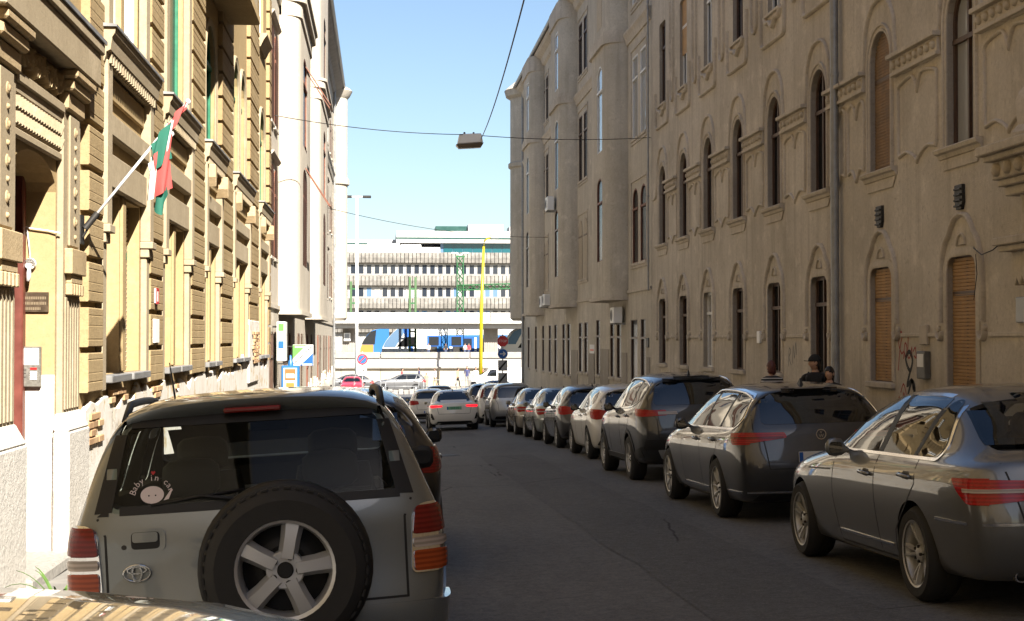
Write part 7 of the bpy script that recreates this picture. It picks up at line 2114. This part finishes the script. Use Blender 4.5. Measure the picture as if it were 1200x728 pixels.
# roof rails, aerial
for sg in (1, -1):
    m = MB(); pts = []
    for i in range(15):
        t = i / 14; x = -.48 + 1.5 * t
        z = tb.ray_cast(Vector((x, sg * .60, 4)), Vector((0, 0, -1)))[0].z
        pts.append((x, sg * (.60 - .0 * t), z - .01 + .062 * min(1, 7 * min(t, 1 - t) + .0)))
    m.tube(pts, .019, 8); m.build('roof_rail', M['black'], toy, smooth=True)
m = MB(); m.tube([(1.15, .52, 1.50), (.95, .53, 1.78)], [.008, .003], 6); m.build('aerial', M['black'], toy)
# spare wheel with its rim
tm, rm = wheel_meshes(.356, .228, .215, 'wide', 5)
SW = -.125
so = link_mesh('spare_wheel', tm, None, toy)
xb = rx(SW, .85) - .13
so.location = (xb, SW, .805); so.rotation_euler = (0, R(12), R(90))
link_mesh('rim', rm, None, so)
m = MB(); m.lathe([(.10, 0), (.12, .1), (.15, .14)], 16, axis='x'); o = m.build('wheel_carrier', M['black'], toy, smooth=True); o.location = (xb - .01, SW, .805)
m = MB(); m.lathe([(.30, -.02), (.366, -.035), (.380, -.02), (.384, .03), (.384, .09), (.36, .14)], 48, axis='x', cap=False); o = m.build('wheel_shroud', M['black'], toy, smooth=True); o.location = (xb, SW, .805)
# chunky tread blocks round the spare
for k in range(0, 44):
    a = 6.2832 * k / 44
    m = MB()
    m.box(-.085, -.012, -.015, .015, .350, .3585)
    m.v = [(x, y * math.cos(a) - z * math.sin(a), y * math.sin(a) + z * math.cos(a)) for x, y, z in m.v]
    o = m.build('tread_block', M['rubber'], so); o.rotation_euler = (0, 0, R(-90))
# handle, badge, wiper
hx = lambda y, z, o_: (rx(y, z) - o_)
pat('handle_surround', P['toyota'], .010, ('rear', smooth_poly([(.40, .905), (.61, .905), (.61, 1.005), (.40, 1.005)], .035)))
pat('handle_recess', M['black'], .0125, ('rear', smooth_poly([(.425, .918), (.55, .918), (.55, .992), (.425, .992)], .02)))
pat('handle_flap', P['toyota'], .022, ('rear', smooth_poly([(.432, .948), (.543, .948), (.543, .99), (.432, .99)], .014)))
pat('key_lock', M['iron'], .014, ('rear', [(.582 + .011 * math.cos(R(a)), .930 + .011 * math.sin(R(a))) for a in range(0, 360, 30)]))
bx = rx(.52, .81) - .012
bd = None
def ell(cy, cz, ry, rz, w, n=28):
    m = MB(lambda a, b, c: (bx - c, a, b))
    m.ring([(cy + ry * math.cos(6.2832 * k / n), cz + rz * math.sin(6.2832 * k / n)) for k in range(n)], [(cy + (ry - w) * math.cos(6.2832 * k / n), cz + (rz - w) * math.sin(6.2832 * k / n)) for k in range(n)], -.006, .006)
    return m
bd = ell(.53, .815, .062, .040, .008).build('badge', M['chrome'], toy, bevel=.002)
ell(.53, .815, .024, .036, .007).build('badge_inner_ring', M['chrome'], bd)
ell(.53, .829, .044, .018, .006).build('badge_upper_ring', M['chrome'], bd)
m = MB(); m.tube([(rx(.02, 1.08) - .03, -.02, 1.095), (rx(.2, 1.15) - .018, .24, 1.135), (rx(.3, 1.14) - .012, .46, 1.105)], [.012, .008, .005], 6); m.tube([(rx(.1, 1.15) - .012, .05, 1.15), (rx(.4, 1.12) - .010, .46, 1.108)], .006, 5); m.build('rear_wiper', M['black'], toy, smooth=True)
# sticker on the glass: a round smiling baby face with a waving hand, and the words
sx_ = lambda y, z: rx(y, z) - .006
stk = MB()
n = 26
cy, cz = .455, 1.152
stk.add([(sx_(cy, cz), cy, cz)] + [(sx_(cy + .052 * math.cos(6.2832 * k / n), cz + .038 * math.sin(6.2832 * k / n)), cy + .052 * math.cos(6.2832 * k / n), cz + .038 * math.sin(6.2832 * k / n)) for k in range(n)], [(0, 1 + k, 1 + (k + 1) % n) for k in range(n)])
stk.add([(sx_(y, z), y, z) for y, z in ((.405, 1.125), (.395, 1.14), (.372, 1.172), (.366, 1.168), (.382, 1.13))], [(0, 1, 2, 3, 4)])
st_ = stk.build('window_sticker', simple('pale_pink_vinyl', (.62, .55, .56), .6), toy, fix=False)
for y in (.44, .47):
    m = MB(); m.box(sx_(y, 1.152) - .003, sx_(y, 1.152), y - .003, y + .003, 1.146, 1.152); m.build('sticker_eye', M['black'], st_)
for i, ch in enumerate('Baby in car'):
    a = R(172 - i * 15.5)
    y, z = cy - .078 * math.cos(a) * -1, cz + .010 + .062 * math.sin(a)
    y = cy + .085 * -math.cos(R(8 + i * 16.0)) * -1
    z = cz + .004 + .070 * math.sin(R(8 + i * 16.0))
    if ch == ' ': continue
    o = text_mesh('sticker_letter', ch, .040, st_.data.materials[0], st_, (sx_(y, z) - .002, y, z), 'rear', .0003)
    o.rotation_euler = (Matrix.Rotation(R(-90), 3, 'Z') @ Matrix.Rotation(R(90), 3, 'X') @ Matrix.Rotation(R((5 - i) * 13), 3, 'Z')).to_euler()
m = MB(lambda a, b, c: (sx_(.44, 1.24) - .002 - c, .45 + a, 1.248 + b)); m.prism([(0, -.010), (.010, .002), (.006, .009), (0, .005), (-.006, .009), (-.010, .002)], 0, .001); m.build('sticker_heart', M['red'], st_)
# inside: mirror, parcel cover
m = MB(); m.box(1.1, 1.13, -.12, .12, 1.36, 1.42); m.build('rear_view_mirror', M['black'], toy, bevel=.015)
m = MB(); m.box(-.60, -.1, -.62, .62, .98, 1.0); m.build('parcel_cover', M['seat_cloth'], toy, bevel=.006)
m = MB(); m.box(1.35, 1.75, -.68, .68, .7, 1.02); m.build('dashboard', M['interior'], toy, bevel=.05)
for sg in (1, -1):
    pass
place(toy, -.525, 7.62, 2, -3.3, -.02)
# weeds by the wall
def weed(x, y, n, ln, lab, seed):
    rr = random.Random(seed)
    z0 = road_z(KL, y) + .12
    root = tag(empty('weed'), lab, 'plant', 'weeds along the left wall')
    for k in range(n):
        a = rr.uniform(0, 6.28); l = ln * rr.uniform(.6, 1.1); w = .012 + .006 * rr.random(); up = rr.uniform(.5, 1.0)
        vs, fs = [], []
        for i in range(7):
            t = i / 6
            rr_ = l * .55 * t; h = l * up * (t - .55 * t * t * (1.3 if up < .8 else .8))
            ww = w * (1 - t) ** .6
            cx, cy = x + rr_ * math.cos(a), y + rr_ * math.sin(a)
            vs += [(cx - ww * math.sin(a), cy + ww * math.cos(a), z0 + h), (cx, cy, z0 + h - .004), (cx + ww * math.sin(a), cy - ww * math.cos(a), z0 + h)]
        for i in range(6): fs += [(i * 3, i * 3 + 1, i * 3 + 4, i * 3 + 3), (i * 3 + 1, i * 3 + 2, i * 3 + 5, i * 3 + 4)]
        m = MB(); m.add(vs, fs); m.build('leaf', M['leaf'], root, smooth=True, fix=False)
weed(-2.2, 10.5, 22, .62, 'tufted green weed at the kerb left of the car with the spare wheel', 1)
weed(-2.5, 13.0, 12, .55, 'small green weed at the foot of the ochre wall', 2)
weed(-2.45, 14.2, 9, .5, 'thin weed growing behind the first one along the ochre wall', 3)
# shrubs at the far right corner
def shrub(x, y, r_, h, lab, seed):
    rr = random.Random(seed); z0 = road_z(KR, y) + .12
    root = tag(empty('shrub'), lab, 'shrub')
    m = MB()
    for k in range(420):
        a, q, t = rr.uniform(0, 6.28), rr.random() ** .5, rr.random()
        px, py, pz = x + r_ * q * math.cos(a) * (1 - .5 * t), y + r_ * q * math.sin(a) * (1 - .5 * t), z0 + h * t * (1 - .3 * q)
        d = Vector((rr.uniform(-1, 1), rr.uniform(-1, 1), rr.uniform(-.3, 1))).normalized(); u = d.orthogonal().normalized()
        s = .06 + .05 * rr.random(); c = Vector((px, py, pz))
        m.add([tuple(c), tuple(c + d * s + u * s * .35), tuple(c + d * s * 2), tuple(c + d * s - u * s * .35)], [(0, 1, 2, 3)])
    m.build('foliage', M['bush'], root, fix=False)
    m = MB(); m.tube([(x, y, z0 - .02), (x + .05, y, z0 + h * .6)], [.03, .012], 6); m.build('stem', M['brown'], root)
shrub(7.6, 82.5, .8, 1.5, 'dark green shrub at the foot of the far turret', 5)
shrub(7.5, 79.5, .6, 1.1, 'smaller dark shrub beside the far downpipe', 6)
